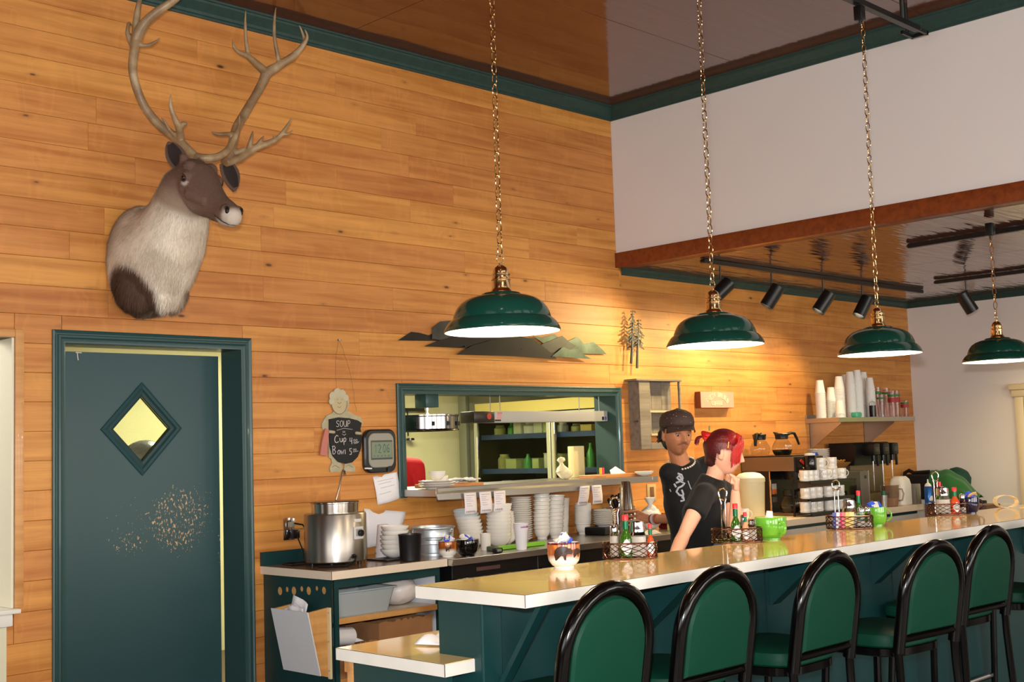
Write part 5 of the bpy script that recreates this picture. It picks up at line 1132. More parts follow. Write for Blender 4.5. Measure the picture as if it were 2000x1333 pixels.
def sugar(loc,label,h=.125,r=.032,fill=.55,tilt=0):
    t=T('sugar_pourer',label,'sugar jar',loc); q=MB(); q.lathe([(0,0),(r,0),(r*1.02,.004),(r*.9,h*.62),(r*.8,h*.7),(0,h*.7)],n=28); P('glass_body',q,clear,t)
    q=MB(); q.lathe([(0,.004),(r*.92,.004),(r*.86,h*fill),(0,h*fill+.003)],n=24); P('sugar',q,salt,t)
    q=MB(); q.lathe([(r*.82,h*.7),(r*.86,h*.705),(r*.86,h*.78),(r*.84,h*.8),(r*.78,h*.98),(r*.5,h*1.02),(0,h*1.02)],n=28,cap=False); P('metal_top',q,chrome,t)
    q=MB(); q.tube([(-r*.9,0,h*1.03),(0,0,h*1.02),(r*.9,0,h*.97)],.0045,6,ell=[2.4]*3); P('pour_flap',q,chrome,t); return t
CR=math.radians(-45)
p=place(1231,1091); c1_=caddy(p[0],p[1],CR,'bronze wire condiment caddy beside the bear mug on the bar')
hot_bottle(local(c1_,-.014,-.012),'green hot sauce bottle in the caddy beside the bear mug',.155,.023); shaker(local(c1_,-.058,-.005),'tall salt shaker at the left of the caddy beside the bear mug',.12,.017,.85)
sugar(local(c1_,.030,-.005),'glass sugar pourer in the caddy beside the bear mug',.128,.033,.58); hot_bottle(local(c1_,.077,-.003),'small orange hot sauce bottle in the caddy beside the bear mug',.118,.0145,sauce_r)
p=place(1440,1060); c2_=caddy(p[0],p[1],CR,'bronze wire condiment caddy in front of the redhead',w=.103)
hot_bottle(local(c2_,-.005,-.014),'green hot sauce bottle in the caddy in front of the redhead',.155,.021); hot_bottle(local(c2_,.034,-.016),'small red-capped sauce bottle in the caddy in front of the redhead',.118,.0145,M('orange_sauce',(222,150,110),.15,coat=.5))
shaker(local(c2_,.062,-.008),'salt shaker with white label in the caddy in front of the redhead',.088,.020,.8); shaker(local(c2_,.035,.03),'pepper shaker hidden at the back of the redhead caddy',.105,.016,.3,M('pepper',(60,50,44),.9))
tag(P('jam_pot',MB().lathe([(0,0),(.013,0),(.015,.02),(.016,.022),(0,.022)],n=16),M('jam_dark',(70,20,30),.3),None,loc=local(c2_,.084,.012)),'tiny dark jam pot at the right of the redhead caddy','jam')
p=place(1660,1033); c3_=caddy(p[0],p[1],CR,'bronze wire caddy with sweetener packets, third along the bar',w=.105)
pk=[((90,100,170),'blue and white'),((232,226,236),'white'),((216,96,120),'pink'),((226,120,140),'light pink'),((226,196,110),'yellow'),((236,214,140),'pale yellow')]
for i,(c,nm) in enumerate(pk):
    o=P('sweetener_packet',MB().box((-.012,-.0012,0),(.012,.0012,.072)),M('packet_%d'%i,c,.7),None,ang=None,loc=local(c3_,-.072+.014*i,-.022)); o.rotation_euler=(.12,.06*(i%3-1),CR+.25); tag(o,nm+' sweetener packet in the third caddy along the bar','packet','sweetener packets')
sugar(local(c3_,.004,.012),'tilt-topped sugar pourer in the third caddy along the bar',.125,.034,.5); shaker(local(c3_,.048,-.022),'left glass shaker at the right end of the third caddy',.092,.019,.4); shaker(local(c3_,.082,-.006),'right glass shaker at the right end of the third caddy',.092,.017,.3)
hot_bottle(local(c3_,.055,.03),'tall green hot sauce bottle in the third caddy along the bar',.165,.019,lab=False); hot_bottle(local(c3_,.03,.045),'short red-capped bottle behind the sugar in the third caddy',.125,.013,M('orange_sauce'),lab=False)
p=place(1852,1006); c4_=caddy(p[0],p[1],CR,'farthest bronze wire caddy, beside the navy mug',w=.103)
sugar(local(c4_,-.028,-.012),'sugar pourer in the farthest caddy',.135,.038,.55); hot_bottle(local(c4_,.035,-.012),'red sauce bottle with diamond label in the farthest caddy',.135,.024,sauce_r); shaker(local(c4_,.076,-.004),'glass shaker in the farthest caddy, next to the navy mug',.10,.017,.4); hot_bottle(local(c4_,-.02,.046),'green-necked bottle at the back of the farthest caddy',.165,.014,lab=False)
# other mugs on the bar
lime=M('lime_green_glaze',(104,176,50),.1,coat=.6); navy=M('navy_glaze',(16,18,52),.1,coat=.6)
p=place(1507,1054); g1=mug('green_mug',p[0],p[1],BZt,.0665,.094,lime,'wide lime green soup mug with a creamer poking out',hang=math.radians(-112),taper=.55,inner=M('pale_green_inside',(196,196,110),.2)); 
q=MB(); q.lathe([(0,0),(.013,0),(.0165,.026),(.0185,.027),(.0185,.0285),(0,.0285)],n=16,axis=(-.12,.05,-1)); P('creamer_pod',q,china,g1,loc=(-.004,.0,.119))
p=place(1713,1027); g2=mug('green_mug',p[0],p[1],BZt,.047,.088,lime,'smaller lime green mug holding blue packets, behind the third caddy',hang=math.radians(-45)); creamers(g2,.04,.085,[china,blue,blue,blue],6,12)
p=place(1896,1003); g3=mug('navy_mug',p[0],p[1],BZt,.047,.085,navy,'navy mug holding blue packets beside the farthest caddy',hang=math.radians(-45)); creamers(g3,.04,.083,[blue,M('tan_packet',(206,160,110),.7),blue],5,14)
t=T('ribbon_curl','curled cream paper strip lying on the far end of the bar','paper strip',(*place(1962,993),BZt)); q=MB()
rs=[]
for k in range(26):
    a=-1.2+k*.25; r=.062-.001*k; cx_=math.cos(a)*r*1.2; cz_=.034+math.sin(a)*.034; rs.append([(cx_*.709,-cx_*.705-.012,cz_+.001),(cx_*.709+.01,-cx_*.705+.014,cz_+.001),(cx_*.709+.01,-cx_*.705+.014,cz_+.003),(cx_*.709,-cx_*.705-.012,cz_+.003)])
q.rings(rs); q.box((.03,-.10,.0),(.085,-.07,.002)); P('strip',q,M('cream_strip',(240,214,160),.6),t)
# under-elbow box and cloth on the lower counter
# ---------------- coffee side ----------------
def onC(px,py): return place(px,py,.9102)
t=T('plastic_bucket','cream plastic bucket with domed white lid behind the redhead','bucket',(7.68,-.335,.9102)); q=MB(); q.lathe([(0,0),(.094,0),(.097,.004),(.108,.27),(.112,.272),(.112,.30),(.108,.301),(.10,.298),(0,.298)],n=40); P('bucket',q,M('cream_bucket',(206,198,160),.4,var=.04,bs=5),t)
q=MB(); q.lathe([(.108,.3015),(.106,.308),(.078,.333),(.04,.343),(0,.344)],n=36,cap=False); P('lid',q,white_p,t)
o=mug('white_mug',7.47,-.41,.9102,.042,.088,china,'white square-handled mug in front of the cream bucket',hang=math.radians(-45)); q=MB(); q.box((-.0,-.0,0),(.001,.001,.001))
# brewer
t=T('coffee_brewer','bronze sided coffee brewer with black front, red switch and warmers on top','coffee machine',(8.05,-.485,.9102))
bs_=M('brewer_steel',(128,108,86),.35,metal=.6)
q=MB(); q.box((0,.0,0),(.40,.475,.022),.003); P('base',q,bs_,t,ang=20)
q=MB(); q.box((.0,.225,.0225),(.40,.475,.336),.004); P('back_column',q,blackp,t,ang=20)
q=MB(); q.box((-.003,.215,.0225),(.006,.2245,.336)); P('side_trim',q,chrome,t,ang=None)
q=MB(); q.box((-.002,.0,.3365),(.402,.475,.445),.004); P('head',q,bs_,t,ang=20)
q=MB(); q.box((.0,-.012,.325),(.40,-.0005,.443),.004); P('front_panel',q,blackp,t,ang=20)
q=MB(); q.box((.01,.02,.4455),(.39,.46,.455),.002); P('top_warmer_frame',q,blackp,t,ang=20)
q=MB(); q.add([(.05,-.018,.41),(.07,-.018,.425),(.155,-.018,.375),(.145,-.018,.345),(.125,-.018,.36),(.12,-.018,.372)],[(0,1,2,3,4,5)]); o=P('red_switch',q,M('brew_red',(206,44,26),.4),t,ang=None); o.modifiers.new('s','SOLIDIFY').thickness=.006
q=MB(); q.cyl((.24,-.013,.37),.004,.004,8,axis=(0,-1,0)); P('green_light',q,M('ready_lamp',(40,240,90),.4,emit=(40,240,90),es=3),t)
q=MB(); q.cyl((.10,-.014,.355),.008,.035,10,axis=(0,-1,-.2)); q.cyl((.10,-.05,.25),.009,.10,10); P('faucet',q,chrome,t)
q=MB(); q.lathe([(.085,0),(.095,.0),(.105,.06),(.105,.068),(0,.068),(0,0)],(.2,.11,.268),28); P('brew_funnel',q,blackp,t)
q=MB(); q.box((.05,-.0135,.332),(.10,-.0125,.345)); P('name_badge',q,M('badge_orange',(214,120,60),.4),t,ang=None)
for k,(z,c) in enumerate(((.20,(180,176,170)),(.16,(214,110,50)),(.10,(90,84,80)))): q=MB(); q.box((.03,.219,z),(.085,.2245,z+.04)); P('warning_label',q,M('warn_%d'%k,c,.5),t,ang=None)
def carafe(loc,label,hang,coffee=.45,rz=0,name='BUNN',full=None):
    t=T('coffee_carafe',label,'coffee pot',loc,rz,'glass coffee carafes'); cg=M('carafe_glass',(235,235,232),.03,trans=1,ior=1.04,coat=1)
    q=MB(); q.lathe([(0,.0),(.055,0),(.068,.015),(.078,.045),(.076,.07),(.062,.10),(.045,.125),(.042,.14),(0,.14)],n=36); P('glass_globe',q,cg,t)
    if coffee>0: q=MB(); h=coffee*.1; q.lathe([(0,.002),(.054,.002),(.067,.016),(.076,.045),(.0755,h+.012),(0,h+.012)],n=32); P('coffee',q,M('black_coffee',(14,6,3),.1),t)
    q=MB(); q.lathe([(.043,.125),(.05,.13),(.05,.145),(.055,.165),(.05,.17),(0,.168)],n=28,cap=False); P('collar',q,blackp,t)
    c,s=math.cos(hang),math.sin(hang); q=MB(); q.tube([(.04*c,.04*s,.158),(.075*c,.075*s,.172),(.105*c,.105*s,.168),(.125*c,.125*s,.125),(.14*c,.14*s,.08)],[.012,.011,.011,.010,.008],8,ell=[1.5]*5); q.cap((-.035*c,-.035*s,.165),(-.062*c,-.062*s,.178),.014,.006,8); P('handle',q,blackp,t)
    q=MB(); fn=lambda u,v:((.0775-abs(v-.0)*.12)*math.cos(FACE+.55+u/.077),(.0775-abs(v)*.12)*math.sin(FACE+.55+u/.077),.066+v); strokes(name,-.034,0,.013,.014,.0014,.35,fn,q); P('white_lettering',q,M('white_print',(230,226,220),.5),t); return t
carafe((8.10,-.405,.9325),'half full coffee carafe on the lower warmer of the brewer',math.radians(-45),.42)
carafe((8.16,-.115,1.3655),'empty glass carafe with black collar on top of the brewer, nearest the wall',math.radians(-160),0,name=' '); carafe((8.165,-.315,1.3655),'carafe with a little coffee and black hooked handle on top of the brewer',math.radians(-35),.30)
# microwave and mug rack
t=T('microwave_oven','grey microwave oven behind the mug rack','microwave',(8.70,-.42,.9102)); t.scale=(.85,1,.84); q=MB(); q.box((0,.012,.01),(.66,.40,.36),.005); P('case',q,M('microwave_grey',(120,112,104),.35,metal=.5),t,ang=20)
q=MB(); q.box((.003,-.004,.012),(.50,.0115,.355),.003); P('door',q,M('microwave_door',(76,70,66),.3,metal=.4),t,ang=20); q=MB(); q.box((.06,-.0055,.07),(.42,-.0042,.29)); P('window',q,M('dark_glass',(12,10,10),.1),t,ang=None)
q=MB(); q.box((.502,-.004,.012),(.657,.0115,.355),.003); P('control_panel',q,M('control_grey',(104,96,88),.35),t,ang=20); q=MB(); q.box((.58,-.0055,.28),(.62,-.0042,.31)); P('logo_plate',q,M('logo_dark',(40,40,20),.4),t,ang=None)
q=MB(); q.box((.655,-.006,.0),(.664,.012,.36)); P('chrome_edge',q,chrome,t,ang=None)
t=T('mug_rack','black three-tier rack loaded with white mugs in front of the microwave','rack',(7.975,-.662,.9102))
for z in (.022,.125,.256): q=MB(); q.box((0,0,z),(.62,.155,z+.006),.002); q.box((0,-.004,z-.016),(.62,-.0005,z+.008),.001); P('tier',q,blackp,t,ang=20)
for x in (.0,.605): q=MB(); q.box((x,.142,0),(x+.014,.156,.29)); P('upright',q,blackp,t,ang=None)
mg=mug('white_mug',8.02,-.58,.9102+.0285,.038,.078,china,'white mug at the left end of the lowest rack tier',hang=-.6,group='white mugs on the black rack',taper=.95)
tiers=[(.0285,6,'lowest'),(.1315,6,'middle'),(.2625,7,'top')]
words=['left end','second place','third place','middle','fifth place','sixth place','right end']
for ti,(z,n,nm) in enumerate(tiers):
    for k in range(n):
        if ti==0 and k==0: continue
        x=8.02+k*(.53/(n-1)); dup(mg,(x,-.578+.012*((k*7)%3-1),.9102+z),rz=.7*k+ti,label='white mug in the %s of the %s rack tier'%(words[k if n==7 else (k if k<5 else 6)],nm),group='white mugs on the black rack')
for k,(x,l) in enumerate(((8.27,'white mug standing on the mugs of the top tier, left of the pair'),(8.43,'white mug standing on the mugs of the top tier, right of the pair'))): dup(mg,(x,-.578,.9102+.2625+.0785),rz=1.2*k,label=l,group='white mugs on the black rack',scale=1.12)
# coffee filter stack, creamer can, basket
t=T('coffee_filters','tall stack of fluted white coffee filters above the mugs','coffee filters',(8.80,-.24,1.2145)); q=MB()
for k in range(13):
    z=.0+k*.014; n=48; rs=[]
    for rr_,zz in ((.055,z),(.094,z+.02)): rs.append([(rr_*(1+.04*math.cos(n/2*2*PI*j/n))*math.cos(2*PI*j/n),rr_*(1+.04*math.cos(n/2*2*PI*j/n))*math.sin(2*PI*j/n),zz) for j in range(n)])
    q.rings(rs,True,False)
P('filter',q,M('filter_paper',(236,230,226),.8),t,kind='stuff')
t=T('wicker_basket','shallow woven bread basket leaning behind the mugs','basket',(9.07,-.21,1.2145)); q=MB(); R0=.0
for k in range(12): r=.02+k*.0105; q.tube([(r*math.cos(a),.02*math.sin(a*12)*0+r*math.sin(a)*.6,.02+.012*abs(math.sin(8*a+k*PI/2))+.06*(r/.14)**2) for a in [2*PI*j/40 for j in range(40)]],.0045,5,closed=True)
P('weave',q,M('wicker_tan',(176,126,60),.7),t,kind='stuff')
q=MB(); q.lathe([(0,0),(.04,0),(.10,.02),(.15,.07),(.145,.07),(.095,.026),(0,.006)],n=32,cap=False); P('rim',q,M('wicker_dark',(150,104,50),.7),t)
t=T('creamer_can','dark jar with blue and white lid beside the brewer','jar',(8.37,-.44,1.271)); q=MB(); q.lathe([(0,0),(.045,0),(.047,.004),(.047,.10),(.04,.11),(0,.11)],n=28); P('jar',q,M('jar_black',(14,16,18),.15,coat=.4),t); q=MB(); q.lathe([(0,.1105),(.042,.1105),(.042,.126),(.0,.128)],n=24); P('lid',q,white_p,t); q=MB(); q.box((.01,-.044,.112),(.044,-.01,.134),.004); P('blue_tab',q,blue,t)
t.location=(8.13,-.578,.9102+.2625+.0785)
t=T('soda_dispenser','black and steel soda fountain head with three dispensing valves','soda dispenser',(9.29,-.38,.9102)); q=MB(); q.box((.02,.05,0),(.62,.33,.10),.006); q.box((.04,.16,.1005),(.60,.33,.34),.004); P('base',q,bs_,t,ang=20)
q=MB(); q.prism([(.33,.34),(.10,.34),(.07,.50),(.12,.53),(.33,.53)],.0,.62,lambda u,v,w:(w,u,v)); P('head',q,blackp,t,ang=None)
for k in range(3):
    x=.17+k*.16; q=MB(); q.box((x-.05,-.03,.42),(x+.05,.085,.52),.012); P('valve_cover',q,blackp,t); q=MB(); q.cyl((x,.01,.37),.02,.05,14); q.box((x-.012,-.035,.33),(x+.012,-.02,.42),.002); P('nozzle',q,blackp,t); q=MB(); q.cyl((x-.03,.0,.12),.004,.25,8); P('chrome_rod',q,chrome,t)
    q=MB()
    for j in range(3): q.box((x-.03,-.0315,.455+j*.012),(x+.03,-.0302,.459+j*.012))
    P('valve_print',q,M('valve_print',(120,110,100),.6),t,ang=None)
t=T('glass_pitcher','ribbed glass pitcher with pink milky dregs','pitcher',(9.33,-.57,.9102)); q=MB(); n=48; rs=[]
for r,z in ((.055,0),(.062,.02),(.072,.10),(.070,.155),(.076,.175)): rs.append([(r*(1+.015*math.cos(12*2*PI*j/n))*math.cos(2*PI*j/n),r*(1+.015*math.cos(12*2*PI*j/n))*math.sin(2*PI*j/n),z) for j in range(n)])
q.rings(rs,True,True); P('glass_body',q,M('pitcher_glass',(200,180,160),.08,trans=.9,ior=1.1),t); q=MB(); q.lathe([(0,.004),(.053,.004),(.062,.03),(.064,.07),(0,.07)],n=28); P('milk_drink',q,M('pink_milk',(206,166,144),.3),t)
q=MB(); q.tube([(.07*.707,-.07*.707,.14),(.10*.707,-.10*.707,.14),(.112*.707,-.112*.707,.10),(.10*.707,-.10*.707,.05),(.066*.707,-.066*.707,.045)],.007,8); P('handle',q,M('pitcher_glass'),t)
t=T('milk_jug','white plastic jug with wide rounded top beside the pitcher','jug',(9.53,-.56,.9102)); q=MB(); q.rings([rr4(-.075,.075,-.06,.06,0,.03),rr4(-.085,.085,-.07,.07,.01,.04),rr4(-.085,.085,-.07,.07,.17,.04),rr4(-.075,.075,-.062,.062,.215,.04),rr4(-.05,.05,-.04,.04,.24,.03)]); P('jug',q,M('translucent_white',(226,220,206),.35),t)
t=T('steel_shaker','small steel shaker with green lid beside the microwave','shaker',(9.17,-.60,.9102)); q=MB(); q.lathe([(0,0),(.026,0),(.03,.10),(0,.10)],n=20); P('body',q,steel,t); q=MB(); q.lathe([(0,.1005),(.02,.1005),(.018,.135),(0,.135)],n=16); P('lid',q,M('shaker_green',(20,90,60),.4),t)
t=T('whipped_cream_can','blue whipped cream can with white nozzle','can',(9.62,-.76,.9056)); q=MB(); q.lathe([(0,0),(.032,0),(.033,.004),(.033,.148),(.028,.156),(0,.156)],n=28); P('can',q,M('can_blue',(30,90,160),.25,metal=.4),t); q=MB(); q.lathe([(0,.1565),(.029,.1565),(.022,.175),(.008,.185),(.005,.215),(0,.215)],n=20); P('nozzle',q,white_p,t)
q=MB(); wrap(q,[(0,0),(.5,-.1),(1,0),(1.1,.5),(.8,1),(.5,1.15),(.2,1),(-.1,.5)],.033,FACE-.1,.035,.04,.001); P('white_logo_patch',q,white_p,t)
t=T('red_syrup_jar','dark red glass jar beside the whipped cream can','jar',(9.75,-.78,.9056)); q=MB(); q.lathe([(0,0),(.04,0),(.042,.15),(.036,.17),(0,.17)],n=24); P('jar',q,M('dark_red_glass',(92,20,20),.15),t)
t=T('square_glass_jar','square glass canister behind the whipped cream can','jar',(9.68,-.60,.9102)); q=MB(); q.box((-.05,-.04,0),(.05,.04,.17),.006); P('canister',q,M('smoky_glass',(120,112,104),.1,coat=.5),t)
# ---------------- wall shelf with cups ----------------
t=T('cup_shelf','stainless wall shelf on triangular brackets holding paper cup towers','shelf',(9.02,-.32,1.617)); q=MB(); q.box((0,0,0),(1.31,.3195,.038),.002); q.box((0,.30,.0385),(1.31,.3195,.07),.001); P('shelf_plate',q,steel,t,ang=20)
for x in (.06,.96): q=MB(); q.prism([(.319,-.001),(.319,-.22),(.315,-.22),(.02,-.012),(.02,-.001)],x,x+.003,lambda u,v,w:(w,u,v)); q.box((x,.3155,-.24),(x+.03,.3195,-.001)); P('bracket',q,steel,t,ang=None)
ZC=1.6555
cupm=MB().lathe([(0,.108),(.028,.108),(.0285,.106),(.0415,.0055),(.0455,.005),(.0455,0),(.041,0),(.027,.104),(0,.104)],n=24,cap=False).mesh('paper_cup',[M('paper_cup_white',(238,236,228),.6)])
twr=[(1603,15,'leftmost',-.13),(1625,11,'second',-.16),(1642,17,'third',-.22),(1655,19,'fourth, set back',-.08),(1664,20,'fifth',-.20),(1678,21,'sixth',-.22),(1686,19,'seventh, set back',-.10),(1690,21,'eighth',-.06),(1702,17,'rightmost',-.19)]
for px,n,nm,yy in twr:
    x=max(GY(px,810,yy).x,9.066)
    for i in range(n): 
        tag(link('paper_cup',cupm,None,(x,yy,ZC+.0150*i)),('topmost inverted white paper cup of the %s tower on the wall shelf' if i==n-1 else 'lowest inverted white paper cup of the %s tower, on the steel' if i==0 else 'white paper cup nested inside the body of the %s cup tower')%nm,'cup','paper cup towers on the wall shelf')
p=GY(1641,812,-.27); 
for i in range(3): tag(link('paper_cup',cupm,None,(p.x,-.27,ZC+.0150*i)),'%s inverted paper cup of the short cream pile at the shelf front'%['lowest','middle','topmost'][i],'cup','paper cup towers on the wall shelf')
t=T('mint_container','mint green clamshell box at the shelf front','box',(GY(1675,812,-.28).x,-.27,ZC)); q=MB(); q.rings([rr4(-.04,.04,-.025,.025,0,.012),rr4(-.048,.048,-.03,.03,.012,.014),rr4(-.046,.046,-.03,.03,.035,.014),rr4(-.04,.04,-.025,.025,.042,.012)]); P('box',q,M('mint_green',(96,190,150),.5),t)
t=T('syrup_bottle','clear squeeze bottle of chocolate syrup on the wall shelf','bottle',(GY(1702,812,-.27).x,-.285,ZC)); q=MB(); q.lathe([(0,.002),(.026,.002),(.027,.10),(0,.10)],n=24); P('syrup',q,M('dark_syrup',(40,24,26),.2),t); q=MB(); q.lathe([(.0275,0),(.029,0),(.029,.118),(.02,.13),(.006,.135),(.003,.155),(0,.155)],n=24,cap=False); P('bottle',q,clear,t)
tum=M('tumbler_plastic',(226,206,208),.06,trans=.95,ior=1.04,coat=.8)
for i,(px,yy,h,nm) in enumerate(((1722,-.25,.20,'short clear tumbler stack with a green band beside the syrup bottle'),(1716,-.14,.27,'tall clear tumbler stack at the back left of the glassware'),(1733,-.17,.26,'tall clear tumbler stack with wide green band'),(1744,-.25,.23,'clear tumbler stack with red cherries at mid height'),(1752,-.19,.24,'clear tumbler stack with a green band set farther back'),(1768,-.26,.15,'small clear tumbler stack at the shelf end'))):
    t=T('tumbler_stack',nm,'tumblers',(GY(px,810,yy).x,yy,ZC),0,'clear tumblers on the wall shelf'); r=.035
    q=MB(); q.lathe([(0,0),(r*.85,0),(r,h*.9),(r*1.03,h),(0,h)],n=24); P('glass',q,tum,t)
    q=MB(); q.lathe([(r*1.01,h*.78),(r*1.04,h*.78),(r*1.05,h*.86),(r*1.02,h*.86)],n=24,cap=False); P('green_band',q,M('leaf_green',(60,120,50),.5),t)
    if i in (3,4,5): 
        q=MB(); q.lathe([(r*.97,h*.56),(r*1.0,h*.56),(r*1.03,h*.74),(r*1.0,h*.74)],n=24,cap=False); P('red_print',q,M('berry_red',(176,50,50),.5),t)
# ---------------- coats by the right wall ----------------
t=T('folding_chair','black chair back half hidden under the green jacket','chair',(10.52,-.62,0)); q=MB(); q.box((-.02,-.22,.45),(.02,.22,.90),.01); P('backrest',q,blackp,t); q=MB(); q.box((-.42,-.22,.42),(-.0205,.22,.46),.01); P('seat',q,blackp,t)
for sx in (-.40,-.03):
    for sy in (-.2,.2): q=MB(); q.cyl((sx,sy,0),.012,.4195,8); P('leg',q,blackp,t)
jk=M('bright_green_jacket',(36,104,44),.8,bump=1.0,bs=7,sheen=.3)
t=T('green_jacket','rumpled bright green jacket draped over the black chair','jacket',(10.50,-.56,.905)); n=26
def jf(u,v):
    a=v*PI; w=.26+.10*u; y=(u-.5)*.50; x=-.13*math.cos(a)*(1.1); z=.20*math.sin(a)*(1-.75*u**1.3)+.03*math.sin(u*13+v*5)*math.sin(a)-.12*(1-math.sin(a))*.6
    return (x,-y*1.15+.04,z+.02*math.sin(v*17+u*6))
def jf(u,v):
    a=v*PI; top=.25*(1-.15*u) if u<.35 else .25*(.9475)*(1-((u-.35)/.65)**1.6*.95)
    y=.17-u*.37; x=-.15*math.cos(a); z=(top+.02)*math.sin(a)**.7-.0+.007*math.sin(u*15+v*6)+.007*math.sin(v*23-u*9)
    return (x,y,max(z,.0))
q=MB(); q.grid(36,36,jf); P('jacket',q,jk,t,ang=80)
t=T('green_hat','dark green ball hat propped behind the top of the jacket','hat',(10.74,-.47,1.04)); q=MB(); q.lathe([(.12,.0),(.118,.05),(.10,.10),(.06,.135),(0,.145)],n=24,cap=False); P('crown',q,M('dark_green_cap',(18,66,50),.7),t); t.rotation_euler=(.5,0,0)
t=T('black_bag','black shoulder bag standing beside the green jacket','bag',(10.60,-.19,.905)); q=MB(); q.box((-.09,-.155,0),(.09,.15,.225),.05); P('bag',q,M('black_nylon',(22,18,24),.6,bump=.4,bs=20),t); q=MB(); q.tube([(0,-.12,.215),(0,-.10,.245),(0,.05,.235),(0,.10,.26),(0,.14,.24),(0,.155,.15)],.018,8); P('strap',q,M('black_nylon'),t)
t=T('side_cupboard','low white cupboard under the black bag by the right wall','cupboard',(10.45,-.36,0)); q=MB(); q.box((0,0,0),(.47,.34,.87),.003); P('cupboard',q,white_p,t,ang=20); q=MB(); q.box((-.02,-.01,.8705),(.478,.355,.9045),.004); P('top',q,white_p,t,ang=20)
# ---------------- organic helpers ----------------
from mathutils.bvhtree import BVHTree
def DEP(px,py,D): return CAM+ray(px,py)*D
def fuse(mb,voxel,smooth=4,name='body',fac=.5):
    """one continuous skin from overlapping closed forms"""
    me=mb.mesh(name,[],None); ob=bpy.data.objects.new('tmp',me); COL.objects.link(ob)
    r=ob.modifiers.new('r','REMESH'); r.mode='VOXEL'; r.voxel_size=voxel; r.use_smooth_shade=True
    s=ob.modifiers.new('s','SMOOTH'); s.iterations=smooth; s.factor=fac
    dg=bpy.context.evaluated_depsgraph_get(); out=bpy.data.meshes.new_from_object(ob.evaluated_get(dg)); bpy.data.objects.remove(ob); bpy.data.meshes.remove(me)
    out.name=name; out.polygons.foreach_set('use_smooth',[True]*len(out.polygons)); return out
def paint(me,fn):
    a=me.color_attributes.new('Col','FLOAT_COLOR','POINT'); buf=[]
    for v in me.vertices: c=fn(v.co,v.normal); buf.extend((c[0],c[1],c[2],1))
    a.data.foreach_set('color',buf)
def vcol(name,rough=.6,spec=.3,bump=0,bs=60,sheen=0,sss=0,var=0):
    m=M(name,(128,128,128),rough,spec=spec,bump=bump,bs=bs,sheen=sheen); g=NG(m); a=g.n('ShaderNodeVertexColor',layer_name='Col'); g.l(a.outputs[0],g.b.inputs['Base Color'])
    if sss: g.b.inputs['Subsurface Weight'].default_value=sss; g.b.inputs['Subsurface Radius'].default_value=(.01,.004,.002)
    return m
def mixc(a,b,t): t=max(0,min(1,t)); return tuple(a[i]*(1-t)+b[i]*t for i in range(3))
def sst(a,b,x): t=max(0,min(1,(x-a)/(b-a))); return t*t*(3-2*t)
# ---------------- mounted caribou ----------------
CX0=2.955
def cp(o,z,x=0): return Vector((CX0+x,-o,z))
BB=cp(.475,2.832); MM=cp(.885,2.566); AX=(MM-BB); HL=AX.length; AX.normalize(); NN=Vector((0,-.557*1.0,.83)); NN=(NN-AX*NN.dot(AX)).normalized(); XX=Vector((1,0,0))
def hp(t,x,n): return BB+AX*(HL*t)+XX*x+NN*n
b=MB()
# trunk + neck
def ring(o,z,rz,rx,tilt): 
    return (cp(o,z),XX*rx,Vector((0,-math.sin(tilt),math.cos(tilt)))*rz)
b.ell([ring(.002,2.475,.270,.175,0),ring(.05,2.475,.282,.188,0),ring(.14,2.478,.272,.19,-.15),ring(.24,2.505,.245,.178,-.45),ring(.33,2.565,.205,.160,-.75),ring(.40,2.65,.170,.138,-.95),ring(.452,2.74,.145,.12,-1.1),ring(.488,2.81,.12,.105,-1.15),ring(.50,2.86,.06,.06,-1.2)])
# leg stubs
for sx in (-1,1):
    b.sph(cp(.14,2.33,sx*.095),.11,20,(.80,.9,1.05)); b.sph(cp(.18,2.27,sx*.085),.065,16,(.9,1,1))
b.sph(cp(.08,2.30,0),.13,20,(1.3,.55,.8))
# brisket mane
b.sph(cp(.25,2.33,0),.13,20,(.8,.75,1.05))
# head
S_=[(-.09,.0,.035,.04),(-.02,0,.072,.083),(.12,.0,.090,.105),(.27,-.002,.094,.112),(.40,-.012,.083,.104),(.52,-.016,.068,.088),(.64,-.014,.056,.070),(.76,-.010,.050,.059),(.87,-.006,.054,.056),(.96,-.006,.050,.050),(1.02,-.008,.036,.036),(1.045,-.008,.012,.014)]
b.ell([(hp(t,0,c),XX*rx,NN*rn) for t,c,rx,rn in S_])
b.ell([(hp(t,0,c),XX*rx,NN*rn) for t,c,rx,rn in [(.45,-.075,.03,.02),(.6,-.066,.036,.026),(.78,-.052,.034,.022),(.93,-.044,.033,.018),(.985,-.040,.02,.012)]])
for sx in (-1,1):
    b.sph(hp(.285,sx*.078,.040),.030,14,(1,1,1)); b.sph(hp(.20,sx*.055,.075),.034,14)
    b.sph(hp(.93,sx*.034,.020),.024,12); b.cap(hp(.40,sx*.062,-.02),hp(.60,sx*.042,-.01),.035,.028,14)
    b.cap(hp(.04,sx*.042,.06),hp(.01,sx*.046,.088),.024,.02,12)
body=fuse(b,.0065,5,'head_and_neck')
CRE=lin((226,212,192)); TAN=lin((178,158,134)); DRK=lin((84,62,50)); FAC=lin((118,92,78)); WHI=lin((222,212,198)); GRY=lin((166,150,128))
